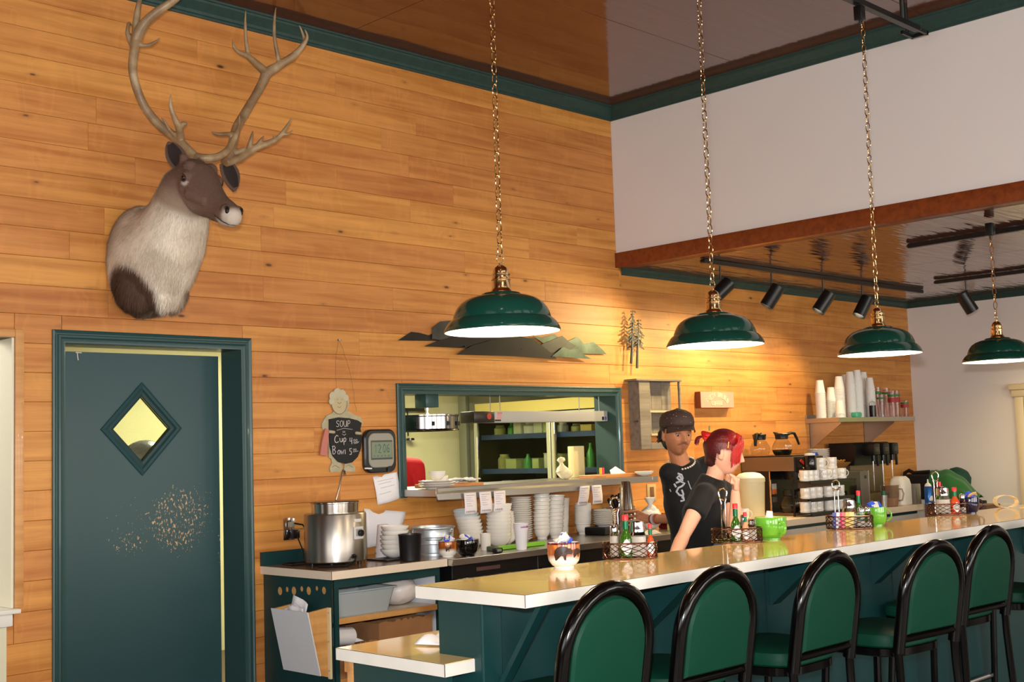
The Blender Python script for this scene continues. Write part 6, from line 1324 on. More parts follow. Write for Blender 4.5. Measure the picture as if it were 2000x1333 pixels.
def furcol(co,nr):
    d=co-BB; t=d.dot(AX)/HL; n=d.dot(NN); x=co.x-CX0; o=-co.y; z=co.z
    head=sst(-.12,.02,t)*sst(-.17,-.11,n)*sst(.36,.42,o)
    c=CRE; nz=pnoise(co*9)*.5; nz2=pnoise(co*30)*.3
    c=mixc(c,TAN,sst(.25,.75,.5+nz)*.55)
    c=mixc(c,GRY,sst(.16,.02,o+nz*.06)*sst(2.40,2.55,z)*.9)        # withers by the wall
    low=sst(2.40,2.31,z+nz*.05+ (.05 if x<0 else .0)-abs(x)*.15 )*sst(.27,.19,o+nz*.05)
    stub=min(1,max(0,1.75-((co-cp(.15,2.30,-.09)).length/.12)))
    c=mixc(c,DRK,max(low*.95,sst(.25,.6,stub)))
    c=mixc(c,TAN,sst(.05,.0,abs(x))*sst(2.4,2.3,z)*.4)
    hc=mixc(FAC,DRK,sst(-.05,.08,n+nz*.05)*.55); hc=mixc(hc,TAN,sst(-.02,-.10,n)*.45*sst(.7,.3,t))
    hc=mixc(hc,mixc(WHI,TAN,.45),sst(.90,.985,t+nz2*.06-max(0,n)*1.1)*.8); hc=mixc(hc,mixc(WHI,TAN,.2),sst(.82,.90,t)*sst(-.030,-.046,n))
    e=min((co-hp(.30,s*.098,.030)).length for s in (-1,1)); low_=sst(.0,-.012,n-.034); hc=mixc(hc,WHI,sst(.036,.026,e)*sst(.012,.02,e)*.6*low_)
    hc=mixc(hc,(.01,.008,.007),sst(.017,.010,min((co-hp(.955,s*.036,.028)).length for s in (-1,1))))
    mouth=abs(n+.034-.01*(1-t)); hc=mixc(hc,(.03,.02,.018),sst(.0045,.002,mouth)*sst(.78,.84,t)*sst(1.1,1.0,t))
    return mixc(c,hc,head)
paint(body,furcol)
t=T('mounted_caribou_head','caribou shoulder mount with wide antlers hanging above the green door','taxidermy',(CX0,-.001,2.2)); 
def child(o,par):
    o.parent=par; o.matrix_parent_inverse=par.matrix_world.inverted() if False else Matrix.Translation(-Vector(par.location)); return o
body.materials.append(vcol('fur_skin',.85,.15,bump=.6,bs=160)); child(link('head_and_neck',body),t)
# fur
rw=random.Random(9); vs=[];fs=[];cols=[]; V=body.vertices; nV=len(V)
for k in range(26000):
    v=V[rw.randrange(nV)]; p=v.co; n=v.normal; c=furcol(p,n); tt=(p-BB).dot(AX)/HL; hd=tt>.0 and -p.y>.42 and (p-BB).dot(NN)>-.14
    if p.y>-.004: continue
    if hd and tt>.86: continue
    fl=(-AX*1.0+Vector((0,0,-.3))) if hd else Vector((rw.uniform(-.15,.15),.35,-1))
    fl=(fl-n*fl.dot(n)); 
    if fl.length<.05: fl=Vector((0,0,-1))
    fl.normalize(); L=(.013 if hd else (.026 if p.z>2.35 else .036))*rw.uniform(.6,1.3); tip=p+fl*L+n*L*rw.uniform(.12,.35); w=n.cross(fl)*(.0011 if hd else .0018)
    i=len(vs); vs+=[p-w-n*.001,p+w-n*.001,tip]; fs.append((i,i+1,i+2)); g_=rw.uniform(.75,1.25); cols+=[tuple(q*g_ for q in c)]*3
me=bpy.data.meshes.new('fur'); me.from_pydata([tuple(v) for v in vs],[],fs); a=me.color_attributes.new('Col','FLOAT_COLOR','POINT'); buf=[]
for c in cols: buf.extend((*c,1))
a.data.foreach_set('color',buf); me.materials.append(vcol('fur_strand',.8,.15)); o=child(link('fur',me),t); o['kind']='stuff'
def A(name,mb,mat,ang=60,label=None):
    o=child(P(name,mb,mat,None,ang,label=label),t); return o
for sx in (-1,1):
    q=MB(); q.sph(hp(.292,sx*.0935,.034),.0165,18); e=A('eye',q,M('dark_glass_eye',(26,14,10),.05,coat=.8))
    q=MB(); pts=[hp(.292,sx*.1035,.036)+AX*(.021*math.cos(a))+NN*(.0145*math.sin(a))+XX*sx*(-.006*abs(math.cos(a))) for a in [2*PI*k/16 for k in range(16)]]; q.tube(pts,.0035,6,closed=True); A('eyelid',q,M('dark_eyelid',(44,30,26),.6))
    q=MB(); q.sph(hp(.968,sx*.0355,.020),.0125,12,(.8,1,1.2)); A('nostril',q,M('nostril_black',(16,11,10),.5))
# ears
earf=M('ear_brown_fur',(92,70,56),.9,bump=.8,bs=90); eari=M('ear_dark_inside',(44,32,28),.9,bump=.5,bs=90)
def ear(base,tip,wv,nrm,w):
    base=Vector(base); tip=Vector(tip); d=tip-base; q=MB(); rs=[]; q2=MB(); 
    nrm=Vector(nrm).normalized(); wv=(Vector(wv)-d.normalized()*Vector(wv).dot(d.normalized())).normalized()
    for k in range(9):
        f_=k/8; ww=w*math.sin(PI*min(1,.16+f_*.84))**.75+.004; c=base+d*f_
        rs.append([c+wv*(ww*math.cos(a))+nrm*(.012*math.sin(a)*(1 if math.sin(a)<0 else .3)-.35*ww*(math.cos(a)**2)*-1) for a in [2*PI*j/16 for j in range(16)]])
    q.rings(rs); A('ear',q,earf)
    q=MB(); rs=[]
    for k in range(8):
        f_=.08+.8*k/7; ww=.72*w*math.sin(PI*min(1,.16+f_*.84))**.75; c=base+d*f_+nrm*.0055
        rs.append([c+wv*(ww*u)+nrm*(.35*w*u*u*.8) for u in (-1,-.5,0,.5,1)])
    vv=[p for r in rs for p in r]; q.add(vv,[(i*5+j,i*5+j+1,(i+1)*5+j+1,(i+1)*5+j) for i in range(7) for j in range(4)]); A('ear_lining',q,eari)
ear(GY(352,328,-.50),GY(328,277,-.44),(.709,-.705,0),(-.3,-.95,.1),.043)
ear(GY(437,318,-.40),GY(459,374,-.40),(.709,-.705,.2),(.2,-.9,.1),.040)
# antlers: left (viewer) and right
antm=M('antler_bone',(168,142,106),.45,coat=.1); g=NG(antm); tc=g.n('ShaderNodeNewGeometry'); n=g.n('ShaderNodeTexNoise',i_Scale=14.0,i_Detail=6.0); g.l(tc.outputs['Position'],n.inputs[0])
g.l(g.ramp(n.outputs[0],[(.3,lin((122,96,68))),(.5,lin((146,118,84))),(.72,lin((176,152,116)))]),g.b.inputs['Base Color']); bp=g.n('ShaderNodeBump',i_Strength=.4,i_Distance=.004); g.l(n.outputs[0],bp.inputs['Height']); g.l(bp.outputs[0],g.b.inputs['Normal'])
def smoothp(pts,rad,k=5):
    out=[];ro=[]
    n=len(pts)
    for i in range(n-1):
        p0=pts[max(i-1,0)];p1=pts[i];p2=pts[i+1];p3=pts[min(i+2,n-1)]
        for j in range(k):
            t_=j/k; out.append(.5*((2*p1)+(p2-p0)*t_+(2*p0-5*p1+4*p2-p3)*t_*t_+(3*p1-p0-3*p2+p3)*t_**3)); ro.append(rad[i]*(1-t_)+rad[i+1]*t_)
    out.append(pts[-1]); ro.append(rad[-1]); return out,ro
def tine(mb,L):
    """L: list of (px,py,out,radius)"""
    p,r=smoothp([GY(a,b_,-o) for a,b_,o,_ in L],[q[3] for q in L]); mb.tube(p,r,10)
def antler(name,tines):
    mb=MB()
    for L in tines: tine(mb,L)
    me=fuse(mb,.0042,3,name); me.materials.append(antm); child(link(name,me),t)
antler('antler',[
 [(398,322,.47,.026),(384,310,.46,.025),(366,292,.42,.024),(343,269,.36,.024),(310,243,.31,.023),(280,204,.28,.022),(260,146,.30,.021),(262,100,.34,.023),(270,68,.38,.027),(283,45,.41,.024),(308,22,.46,.021),(343,-2,.52,.018),(372,-34,.58,.014),(392,-62,.62,.006)],
 [(266,80,.37,.024),(266,45,.37,.018),(271,8,.37,.013),(279,-26,.38,.009),(286,-60,.40,.003)],
 [(266,100,.35,.015),(254,80,.34,.013),(249,62,.34,.011),(252,44,.34,.006),(258,52,.34,.002)],
 [(272,88,.37,.012),(286,89,.38,.010),(300,84,.38,.008),(313,74,.39,.003)],
 [(352,275,.38,.022),(350,252,.42,.018),(340,228,.44,.013),(333,206,.45,.010),(334,184,.45,.003)],
 [(350,250,.42,.015),(358,242,.43,.014),(366,243,.44,.006)],
 [(343,266,.38,.011),(331,254,.40,.009),(322,238,.41,.007),(315,229,.41,.003)]])
antler('antler',[
 [(440,318,.42,.026),(448,300,.40,.025),(455,278,.36,.025),(462,250,.32,.024),(478,222,.27,.024),(497,190,.24,.023),(512,163,.24,.025),(522,143,.25,.029),(545,128,.27,.024),(572,110,.30,.020),(592,88,.33,.014),(600,72,.35,.009),(595,57,.36,.003)],
 [(590,90,.33,.012),(594,76,.32,.009),(589,60,.32,.006),(584,48,.32,.003)],
 [(520,142,.25,.025),(500,124,.27,.020),(482,109,.29,.015),(466,102,.30,.010),(456,90,.31,.008),(454,76,.31,.003)],
 [(485,110,.29,.013),(481,85,.29,.011),(479,50,.30,.008),(480,20,.30,.003)],
 [(546,126,.27,.014),(542,108,.27,.012),(536,72,.28,.010),(536,40,.28,.008),(539,14,.28,.003)],
 [(460,262,.34,.014),(440,262,.37,.011),(424,262,.39,.009),(412,257,.40,.003)],
 [(440,318,.43,.022),(462,312,.42,.021),(484,298,.41,.022),(500,288,.42,.019),(522,280,.43,.016),(540,272,.44,.014),(556,254,.45,.011),(570,230,.46,.003)],
 [(484,296,.41,.015),(490,274,.42,.011),(494,255,.42,.003)],[(500,288,.42,.012),(508,276,.43,.010),(516,265,.43,.003)],[(552,262,.45,.009),(562,262,.46,.007),(572,254,.46,.003)],[(536,274,.44,.009),(534,264,.44,.003)],
 [(446,300,.40,.016),(466,296,.41,.015),(478,292,.41,.014)]])
antler('brow_tine',[[(384,306,.50,.020),(400,309,.54,.021),(424,307,.55,.020),(444,294,.54,.018),(457,272,.53,.015),(466,248,.52,.010),(468,224,.52,.003)]])
# ---------------- people ----------------
def frame(fwd,upv=(0,0,1)):
    f=Vector(fwd).normalized(); u=Vector(upv); x=f.cross(u).normalized(); u=x.cross(f); return Matrix((x,f,u)).transposed()
def head_mesh(mb,c,Rm,s,male=True):
    nu,nv=84,64; rs=[]
    for i in range(nv+1):
        th=PI*i/nv; row=[]
        for j in range(nu):
            ph=2*PI*j/nu; st=max(math.sin(th),.002)
            x=.074*st*math.sin(ph); y=.094*st*math.cos(ph); z=-.113*math.cos(th)
            if z<-.005: k=min(1,(-z-.005)/.108); x*=1-.30*k**1.5; y=y*(1-.55*k**1.2) if y<0 else y*(1-.02*k)+.012*k
            if y>0:
                y*=.95
                fz=sst(.030,-.020,z)*sst(-.040,-.028,z); y+=.021*math.exp(-(x/.0125)**2)*fz; y+=.006*math.exp(-(x/.018)**2)*math.exp(-((z+.026)/.008)**2)
                y+=.005*math.exp(-((z-.026)/.009)**2)*math.exp(-((abs(x)-.026)/.02)**2)
                y-=.010*math.exp(-((abs(x)-.030)/.014)**2-((z-.006)/.011)**2)
                y+=.0065*math.exp(-(x/.020)**2)*(math.exp(-((z+.050)/.0048)**2)+math.exp(-((z+.0625)/.0055)**2))
                y-=.004*math.exp(-(x/.022)**2)*math.exp(-((z+.056)/.002)**2)
                y+=(.007 if male else .004)*math.exp(-(x/.022)**2-((z+.092)/.014)**2)
                y+=.004*math.exp(-((abs(x)-.042)/.016)**2-((z+.022)/.016)**2)
            row.append(Vector(c)+Rm@(Vector((x,y,z))*s))
        rs.append(row)
    mb.rings(rs)
    for sx in (-1,1):
        e=Rm@Matrix.Rotation(sx*-.35,3,'Z')
        mb.sph(Vector(c)+Rm@(Vector((sx*.0755,-.010,-.008))*s),.03*s,14,(.26,.55,1.0),e)
        mb.sph(Vector(c)+Rm@(Vector((sx*.072,-.004,-.028))*s),.010*s,10,(.6,.9,1.1),e)
def facecol(c,Rm,s,skin,lip,brow,beard=None):
    Ri=Rm.transposed()
    def fn(co,nr):
        p=(Ri@(co-Vector(c)))/s; col=skin
        if p.length<.16 and p.y>.03:
            col=mixc(col,lip,math.exp(-(p.x/.019)**4)*math.exp(-((p.z+.057)/.009)**4)*.8)
            b=math.exp(-((abs(p.x)-.030)/.017)**4)*math.exp(-((p.z-.030-.08*abs(abs(p.x)-.03))/.0045)**2); col=mixc(col,brow,b*.9)
            col=mixc(col,brow,math.exp(-((abs(p.x)-.031)/.014)**4)*math.exp(-((p.z-.0135)/.0022)**2)*.8)
            col=mixc(col,(.22,.06,.04),math.exp(-(p.x/.03)**2-((p.z+.01)/.03)**2)*.12)
            if beard:
                m=math.exp(-((abs(p.x)-.014)/.017)**4)*math.exp(-((p.z+.0425+.25*max(0,abs(p.x)-.012))/.0048)**2); g_=math.exp(-(p.x/.010)**4)*math.exp(-((p.z+.080)/.012)**4)
                col=mixc(col,beard,max(m*.85,g_*.55))
        return col
    return fn
def limb(mb,pts,rad):
    for a,b_,ra,rb in zip(pts,pts[1:],rad,rad[1:]): mb.cap(a,b_,ra,rb,16)
def torso(mb,J,inf=0):
    P_,W_,C_,U_,N_=J['spine']; hl=J['hipv'].normalized(); sl=J['shv'].normalized(); ws=J.get('w',(.155,.125,.155,.150,.07)); ds=J.get('d',(.105,.09,.105,.085,.06))
    pts=[P_,W_,C_,U_,N_]; rs=[]
    ext=[P_-(W_-P_).normalized()*.06]+pts
    lat=[hl,hl,hl.lerp(sl,.5),sl,sl,sl]; w_=[ws[0]*.9]+list(ws); d_=[ds[0]*.9]+list(ds)
    sec=[]
    for i,p in enumerate(ext):
        tg=(ext[min(i+1,5)]-ext[max(i-1,0)]).normalized(); l=(lat[i]-tg*lat[i].dot(tg)).normalized(); dd=tg.cross(l); sec.append((p,l*(w_[i]+inf),dd*(d_[i]+inf)))
    mb.ell(sec)
def hand(mb,wrist,palm_dir,palm_n,fingers,thumb,s=1):
    """fingers: list of point chains (absolute); palm from wrist to knuckles"""
    w=Vector(wrist)
    kn=[Vector(f[0]) for f in fingers]
    for k in kn: mb.cap(w,k,.017*s,.0105*s,12)
    for a,b_ in zip(kn,kn[1:]): mb.cap(a,b_,.011*s,.011*s,10)
    m=(kn[1]+kn[2])/2; mb.cap(w+(kn[0]-w)*.3,m,.019*s,.013*s,12); mb.cap(w+(kn[3]-w)*.3,m,.018*s,.013*s,12)
    for f in fingers:
        n=len(f); limb(mb,[Vector(p) for p in f],[.0098*s,.0090*s,.0082*s,.0070*s][:n])
    limb(mb,[Vector(p) for p in thumb],[.014*s,.0115*s,.010*s,.0085*s][:len(thumb)])
def curled(kb,dirs,L):
    """chain from knuckle base with per-phalanx directions"""
    out=[Vector(kb)]
    for d,l in zip(dirs,L): out.append(out[-1]+Vector(d).normalized()*l)
    return out
UPZ=Vector((0,0,1)); Rv=Vector((RT.x,RT.y,0)).normalized(); Fv=Vector((fw.x,fw.y,0)).normalized()
def attach(par,o):
    o.parent=par; o.matrix_parent_inverse=Matrix.Translation(-Vector(par.location)); return o
def person(label,loc,J,hc,hf,hs,skin,lip,brow,beard,arms,hands,legs,shirt_mat,pants_mat,sleeve,male,vox=.0036,hu=(0,0,1)):
    t=T('person',label,'person',loc)
    Rm=frame(hf,hu); b_=MB(); head_mesh(b_,hc,Rm,hs,male)
    nb=J['spine'][4]; b_.cap(nb-UPZ*.02,Vector(hc)+Rm@(Vector((0,-.022,-.055))*hs),(.056 if male else .044),(.052 if male else .042),18); torso(b_,J,-.006)
    for sh,el,wr in arms:
        b_.cap(J['spine'][3]+(Vector(sh)-J['spine'][3])*.4+UPZ*.0,sh,.06 if male else .05,.050 if male else .040,14)
        a=1 if male else .84
        limb(b_,[sh,Vector(sh).lerp(Vector(el),.5),el],[.050*a,.046*a,.036*a]); limb(b_,[el,Vector(el).lerp(Vector(wr),.3),wr],[.036*a,.040*a,.025*a])
    for h in hands: hand(b_,*h)
    for hip,kn,an,toe in legs:
        limb(b_,[hip,kn],[.083,.056]); limb(b_,[kn,Vector(kn).lerp(Vector(an),.35),an],[.054,.055,.038]); limb(b_,[an,toe],[.038,.03])
    me=fuse(b_,vox,3,'body'); paint(me,facecol(hc,Rm,hs,skin,lip,brow,beard)); me.materials.append(vcol('skin_%s'%('m' if male else 'f'),.5,.35,sss=.08)); attach(t,link('body',me))
    # shirt
    q=MB(); J2=dict(J); torso(q,J,.014)
    for (sh,el,wr),sv in zip(arms,sleeve):
        q.cap(J['spine'][3]+(Vector(sh)-J['spine'][3])*.25,sh,.078 if male else .064,.066 if male else .055,14); e=Vector(sh).lerp(Vector(el),sv); d=(e-Vector(sh)).normalized(); L_=(e-Vector(sh)).length
        x=(.068 if male else .056); q.ell([(Vector(sh),)+tuple(v*(x*.95) for v in ortho(d)),(Vector(sh)+d*L_*.5,)+tuple(v*x for v in ortho(d)),(e,)+tuple(v*(x*.98) for v in ortho(d))])
    n0,n1=J['spine'][3],J['spine'][4]; d=(n1-n0).normalized(); r=.085 if male else .068; q.ell([(n0,)+tuple(v*r*1.25 for v in ortho(d)),(n1-d*.012,)+tuple(v*(r*.80) for v in ortho(d))])
    ms=fuse(q,.008,5,'t_shirt')
    for v in ms.vertices:
        f_=pnoise(v.co*5.5+Vector((3,1,2)))*.010+pnoise(v.co*13)*.0035; v.co+=v.normal*f_
    ms.materials.append(shirt_mat); attach(t,link('t_shirt',ms))
    q=MB(); 
    for hip,kn,an,toe in legs: limb(q,[hip,kn],[.100,.072]); limb(q,[kn,an],[.072,.058])
    P0,W0_=J['spine'][0],J['spine'][1]; d=(W0_-P0).normalized(); hl=J['hipv'].normalized(); dd=d.cross(hl).normalized(); q.ell([(P0-d*.10,hl*.13,dd*.10),(P0-d*.04,hl*.168,dd*.118),(P0+d*.06,hl*.155,dd*.110)])
    mp_=fuse(q,.012,4,'trousers'); mp_.materials.append(pants_mat); attach(t,link('trousers',mp_))
    for hip,kn,an,toe in legs:
        q=MB(); an=Vector(an); toe=Vector(toe); d=(toe-an); d.z=0; d.normalize(); l=Vector((-d.y,d.x,0)); z=.0
        q.ell([(Vector((an.x,an.y,0))-d*.07+UPZ*.045,l*.03,UPZ*.044),(Vector((an.x,an.y,0))-d*.03+UPZ*.05,l*.04,UPZ*.0495),(Vector((an.x,an.y,0))+d*.06+UPZ*.045,l*.044,UPZ*.0445),(Vector((an.x,an.y,0))+d*.14+UPZ*.032,l*.045,UPZ*.0315),(Vector((an.x,an.y,0))+d*.19+UPZ*.022,l*.025,UPZ*.0215)])
        attach(t,P('shoe',q,M('black_shoe',(20,20,22),.5),None,60))
    for sx in (-1,1):
        c=Vector(hc)+Rm@(Vector((sx*.0305,.0718,.0045))*hs); q=MB(); q.sph(c,.0108*hs,16); attach(t,P('eyeball',q,M('eye_white',(170,156,146),.3),None,80))
        q=MB(); g_=(Rm@Vector((.12,1,-.28))).normalized(); q.lathe([(0,0),(.0052,0),(.0052,.0009),(0,.0014)],c+g_*.0102*hs,16,axis=g_); attach(t,P('iris',q,M('dark_iris',(34,20,14),.1,coat=.5),None,80))
        q=MB(); rs=[]
        for k in range(5):
            el=.16+.24*k/4*2.6; rs.append([c+Rm@Vector((math.sin(a)*math.cos(el),math.cos(a)*math.cos(el),math.sin(el)))*(.0121*hs) for a in [-1.15+2.3*j/10 for j in range(11)]])
        vv=[p for r_ in rs for p in r_]; q.add(vv,[(i*11+j,i*11+j+1,(i+1)*11+j+1,(i+1)*11+j) for i in range(4) for j in range(10)])
        attach(t,P('eyelid',q,M('eyelid_%s'%('m' if male else 'f'),(150,96,68) if male else (206,150,124),.5),None,80))
    return t,Rm,ms
def ortho(d):
    a=Vector((0,0,1)) if abs(d.z)<.9 else Vector((1,0,0)); x=d.cross(a).normalized(); return x,d.cross(x)
blk_tee=M('black_tee',(11,11,11),.85,sheen=.05,bump=.1,bs=300); jeans=M('dark_trousers',(22,24,30),.85)
# ----- man in cap -----
HC=DEP(1322,848,7.12); hf=(-Fv*.94+Rv*.30+UPZ*-.14); HS=1.10
Nn=DEP(1331,906,7.16); Uu=DEP(1341,938,7.17); Cc=DEP(1347,975,7.17); Ww=DEP(1357,1035,7.18); Pp=DEP(1366,1080,7.18)
shR=DEP(1309,925,7.10); shL=DEP(1380,913,7.24)
Cup=Vector((CUPX,CUPY,0))
Fh=Fv
wrL=Cup+Rv*.150-Fv*.022+UPZ*1.018; elL=DEP(1386,1012,7.32)
fing=[]
for k,(z,l) in enumerate(((1.066,1),(1.040,1.05),(1.012,1.0),(.988,.82))):
    r_=.052
    ang=[.35,.95,1.5,2.02] if k!=3 else [.35,.85,1.3,1.7]
    ch=[]
    for a in ang: ch.append(Cup+Rv*(math.cos(a)*(r_+ (.022 if a==ang[0] else .0)))-Fv*(math.sin(a)*(r_+.004))+UPZ*(z+.004*(1 if k==0 else 0)))
    fing.append(ch)
th=[wrL+(-Rv*.02+UPZ*.012),Cup+Rv*.072+Fv*.004+UPZ*1.065,Cup+Rv*.050+Fv*.034+UPZ*1.085,Cup+Rv*.022+Fv*.052+UPZ*1.095]
elR=DEP(1326,1000,7.52); wrR=DEP(1352,1030,7.68)
fR=[curled(wrR+Fv*.05+Rv*(.03-.018*k)-UPZ*.02,[Fv*.8-UPZ*.6,Fv*.5-UPZ*.8,Fv*.2-UPZ],[.035,.025,.02]) for k in range(4)]
thR=curled(wrR+Fv*.02-Rv*.02,[Fv-Rv*.5,Fv-Rv*.1,Fv],[.035,.028,.022])
spine=[Pp,Ww,Cc,Uu,Nn]; shv=(shR-shL)
J=dict(spine=spine,hipv=Vector((-Rv.x,-Rv.y,0))*1-Fv*.3,shv=shv,w=(.160,.135,.158,.150,.07),d=(.11,.10,.115,.09,.06))
hl=J['hipv'].normalized(); hipR=Pp+hl*.09-UPZ*.03; hipL=Pp-hl*.09-UPZ*.03
def leg(h,o,kf=.05): 
    k=Vector((h.x+o.x*.5,h.y+o.y*.5,.47))+(-Fv*kf); a=Vector((h.x+o.x,h.y+o.y,.085)); return (h,k,a,a-Fv*.14+Vector((0,0,-.045)))
man,Rm,tee=person('young man in a dark patterned cap and black tee gripping steel cups',(Pp.x,Pp.y,0),J,HC,hf,HS,lin((190,126,88)),lin((150,84,70)),lin((40,26,20)),lin((44,28,22)),[(shR,elR,wrR),(shL,elL,wrL)],[(wrL,None,None,fing,th),(wrR,None,None,fR,thR)],[leg(hipR,-Rv*.05),leg(hipL,Rv*.05)],blk_tee,jeans,(.62,.62),True)
def HP(x,y,z,c=HC,R=Rm,s=HS): return Vector(c)+R@(Vector((x,y,z))*s)
hairm=M('dark_hair',(24,18,15),.5,bump=.8,bs=120)
q=MB(); q.sph(HP(0,-.020,.012),.094*HS,28,(.86,1.0,1.05),Rm); q.sph(HP(0,-.055,-.045),.055*HS,18,(1.1,.8,1.0),Rm)
rw=random.Random(6)
for k in range(70):
    sx=rw.choice((-1,1)); a=rw.uniform(0,1); p=HP(sx*.074*(1-.5*a*a),-.02-.075*a,rw.uniform(-.02,.02)); d=Rm@Vector((sx*rw.uniform(.1,.5),rw.uniform(-.5,.2),-1)); d.normalize(); L=rw.uniform(.03,.055)
    q.tube([p,p+d*L*.5+(Rm@Vector((sx*.006,0,0))),p+d*L+(Rm@Vector((sx*rw.uniform(-.008,.014),rw.uniform(-.008,.008),0)))],[.007,.006,.002],6)
hm=fuse(q,.005,2,'hair'); 
# keep the face clear
hm.materials.append(hairm); ho=attach(man,link('hair',hm))
bmh=bmesh.new(); bmh.from_mesh(hm); kill=[v for v in bmh.verts if (lambda p:(p.y>.030 and p.z<.06) or (p.y>.0 and p.z<.028 and abs(p.x)<.085 and p.y>.01))((Rm.transposed()@(v.co-HC))/HS)]; bmesh.ops.delete(bmh,geom=kill,context='VERTS'); bmh.to_mesh(hm); bmh.free()
capm=M('speckled_brown_cap',(66,48,42),.7,bump=.3,bs=200); g=NG(capm); tc=g.n('ShaderNodeTexCoord'); vo=g.n('ShaderNodeTexVoronoi',i_Scale=55.0); g.l(tc.outputs['Object'],vo.inputs[0]); g.l(g.ramp(vo.outputs['Distance'],[(.08,lin((200,190,160))),(.14,lin((66,48,42)))]),g.b.inputs['Base Color'])
q=MB(); rs=[]; n=40
for r,z,yo in ((1.0,.038,0),(1.02,.060,0),(.98,.085,-.002),(.84,.108,-.004),(.55,.122,-.006),(.2,.127,-.006),(.02,.1275,-.006)):
    rs.append([HP(r*.087*math.sin(2*PI*j/n),r*.107*math.cos(2*PI*j/n)-.004+yo,z+.010*math.cos(2*PI*j/n)*(1-r*.0)) for j in range(n)])
q.rings(rs,False,True); o=attach(man,P('cap',q,capm,None,60)); o.modifiers.new('s','SOLIDIFY').thickness=.002
q=MB(); vs=[];fs=[]
for i in range(13):
    a=-1.15+2.3*i/12
    for k in range(5):
        f_=k/4; rr_=.1+.062*f_*math.cos(a)**.6 if abs(a)<1.5 else .1; vs.append(HP((.086+.004*f_)*math.sin(a),(.107+.048*f_*math.cos(a*1.15)**1)*math.cos(a)-.004,.046+.010*math.cos(a)-.012*f_-.030*f_*abs(math.sin(a))**2-.004*f_*f_))
fs=[(i*5+k,i*5+k+1,(i+1)*5+k+1,(i+1)*5+k) for i in range(12) for k in range(4)]; q.add(vs,fs); o=attach(man,P('cap_brim',q,capm,None,60)); o.modifiers.new('s','SOLIDIFY').thickness=.003
# shell necklace, earring, wrist bands, printed motif
q=MB()
for k in range(30):
    a=2*PI*k/30; nn=(HC-Nn).normalized(); x,y=ortho(nn); c=Nn+nn*.018+x*.079*math.cos(a)+y*.079*math.sin(a)-UPZ*.012*(1+ (x*math.cos(a)+y*math.sin(a)).dot(-Fv)); q.sph(c,.0075,8,(1,1,.8))
attach(man,P('shell_necklace',q,M('shell_white',(226,214,196),.4),None,60,kind='stuff'))
q=MB(); q.sph(HP(-.083,-.002,-.034),.005,10); attach(man,P('earring',q,chrome,None))
fd=(elL-wrL).normalized(); x,y=ortho(fd)
for k,(c,w_) in enumerate((((90,30,26),.006),((196,190,186),.016),((200,60,70),.006))):
    q=MB(); cc_=wrL+fd*(.012+.020*k); q.tube([cc_+x*.032*math.cos(a)+y*.030*math.sin(a) for a in [2*PI*j/20 for j in range(20)]],w_*.5,6,closed=True); attach(man,P('wristband',q,M('band_%d'%k,c,.5),None))
def decal(ms,par,strk,o3,ux,uz,dirv,mat,th=.0045,name='shirt_print'):
    bv=BVHTree.FromPolygons([v.co for v in ms.vertices],[tuple(p.vertices) for p in ms.polygons]); q=MB()
    for s in strk:
        pts=[]
        for i in range(len(s)-1):
            for f_ in (0,.5): 
                u=s[i][0]*(1-f_)+s[i+1][0]*f_; v=s[i][1]*(1-f_)+s[i+1][1]*f_; h=bv.ray_cast(o3+ux*u+uz*v-dirv*1.0,dirv)
                if h[0] is not None: pts.append(h[0]-dirv*.0008)
        h=bv.ray_cast(o3+ux*s[-1][0]+uz*s[-1][1]-dirv*1.0,dirv)
        if h[0] is not None: pts.append(h[0]-dirv*.0008)
        if len(pts)>1: q.tube(pts,th,6)
    attach(par,P(name,q,mat,None))
pr_=M('faded_white_print',(176,178,186),.8)
O=DEP(1325,950,7.1)
decal(tee,man,[[(-.01,.075),(.015,.065),(.022,.045),(.0,.035),(-.015,.05),(.0,.062),(.02,.03)],[(-.02,.02),(.005,.028),(.03,.015),(.012,.0),(-.008,-.008),(-.02,-.03),(-.005,-.05),(.015,-.055),(.02,-.08),(.0,-.085)],[(.01,-.02),(.018,-.045),(.01,-.07)],[(-.02,-.005),(-.03,.015)]],O,Rv,UPZ,Fv,pr_,.0062)
decal(tee,man,[[(.05,.03),(.062,-.01),(.078,-.04)],[(-.055,-.015),(-.05,-.03)],[(.07,-.05),(.075,-.06)]],O,Rv,UPZ,Fv,pr_,.003,'sleeve_print')
# ----- redhead leaning on the bar -----
D0=5.92
HC2=DEP(1414,885,D0); hf2=(Rv*.96-Fv*.22-UPZ*.22); HS2=.92
Nn=DEP(1394,932,D0+.02); Uu=DEP(1384,965,D0+.02); Cc=DEP(1379,1003,D0+.03); Ww=DEP(1372,1065,D0+.04); Pp=DEP(1362,1112,D0+.06)
shR=DEP(1374,966,D0-.13); shL=DEP(1410,960,D0+.15)
elR=DEP(1336,1045,D0-.25); wrR=DEP(1309,1104,D0-.50); 
elL=DEP(1437,1046,D0-.22); wrL=DEP(1436,962,D0-.10)
hR=wrR+(wrR-elR).normalized()*.05
dR=(-Fv*.8-Rv*.25-UPZ*.15).normalized()
hd=Vector((wrR.x,wrR.y,.885)); 
fR=[curled(wrR*.35+hd*.65+dR*.06+Rv*(.030-.020*k),[dR-UPZ*.25,dR-UPZ*.3,dR-UPZ*.1],[.032,.022,.018]) for k in range(4)]
thR=curled(wrR*.6+hd*.4+Rv*.02,[Rv*.8+dR-UPZ*.3,dR+Rv*.3-UPZ*.2,dR],[.032,.025,.02])
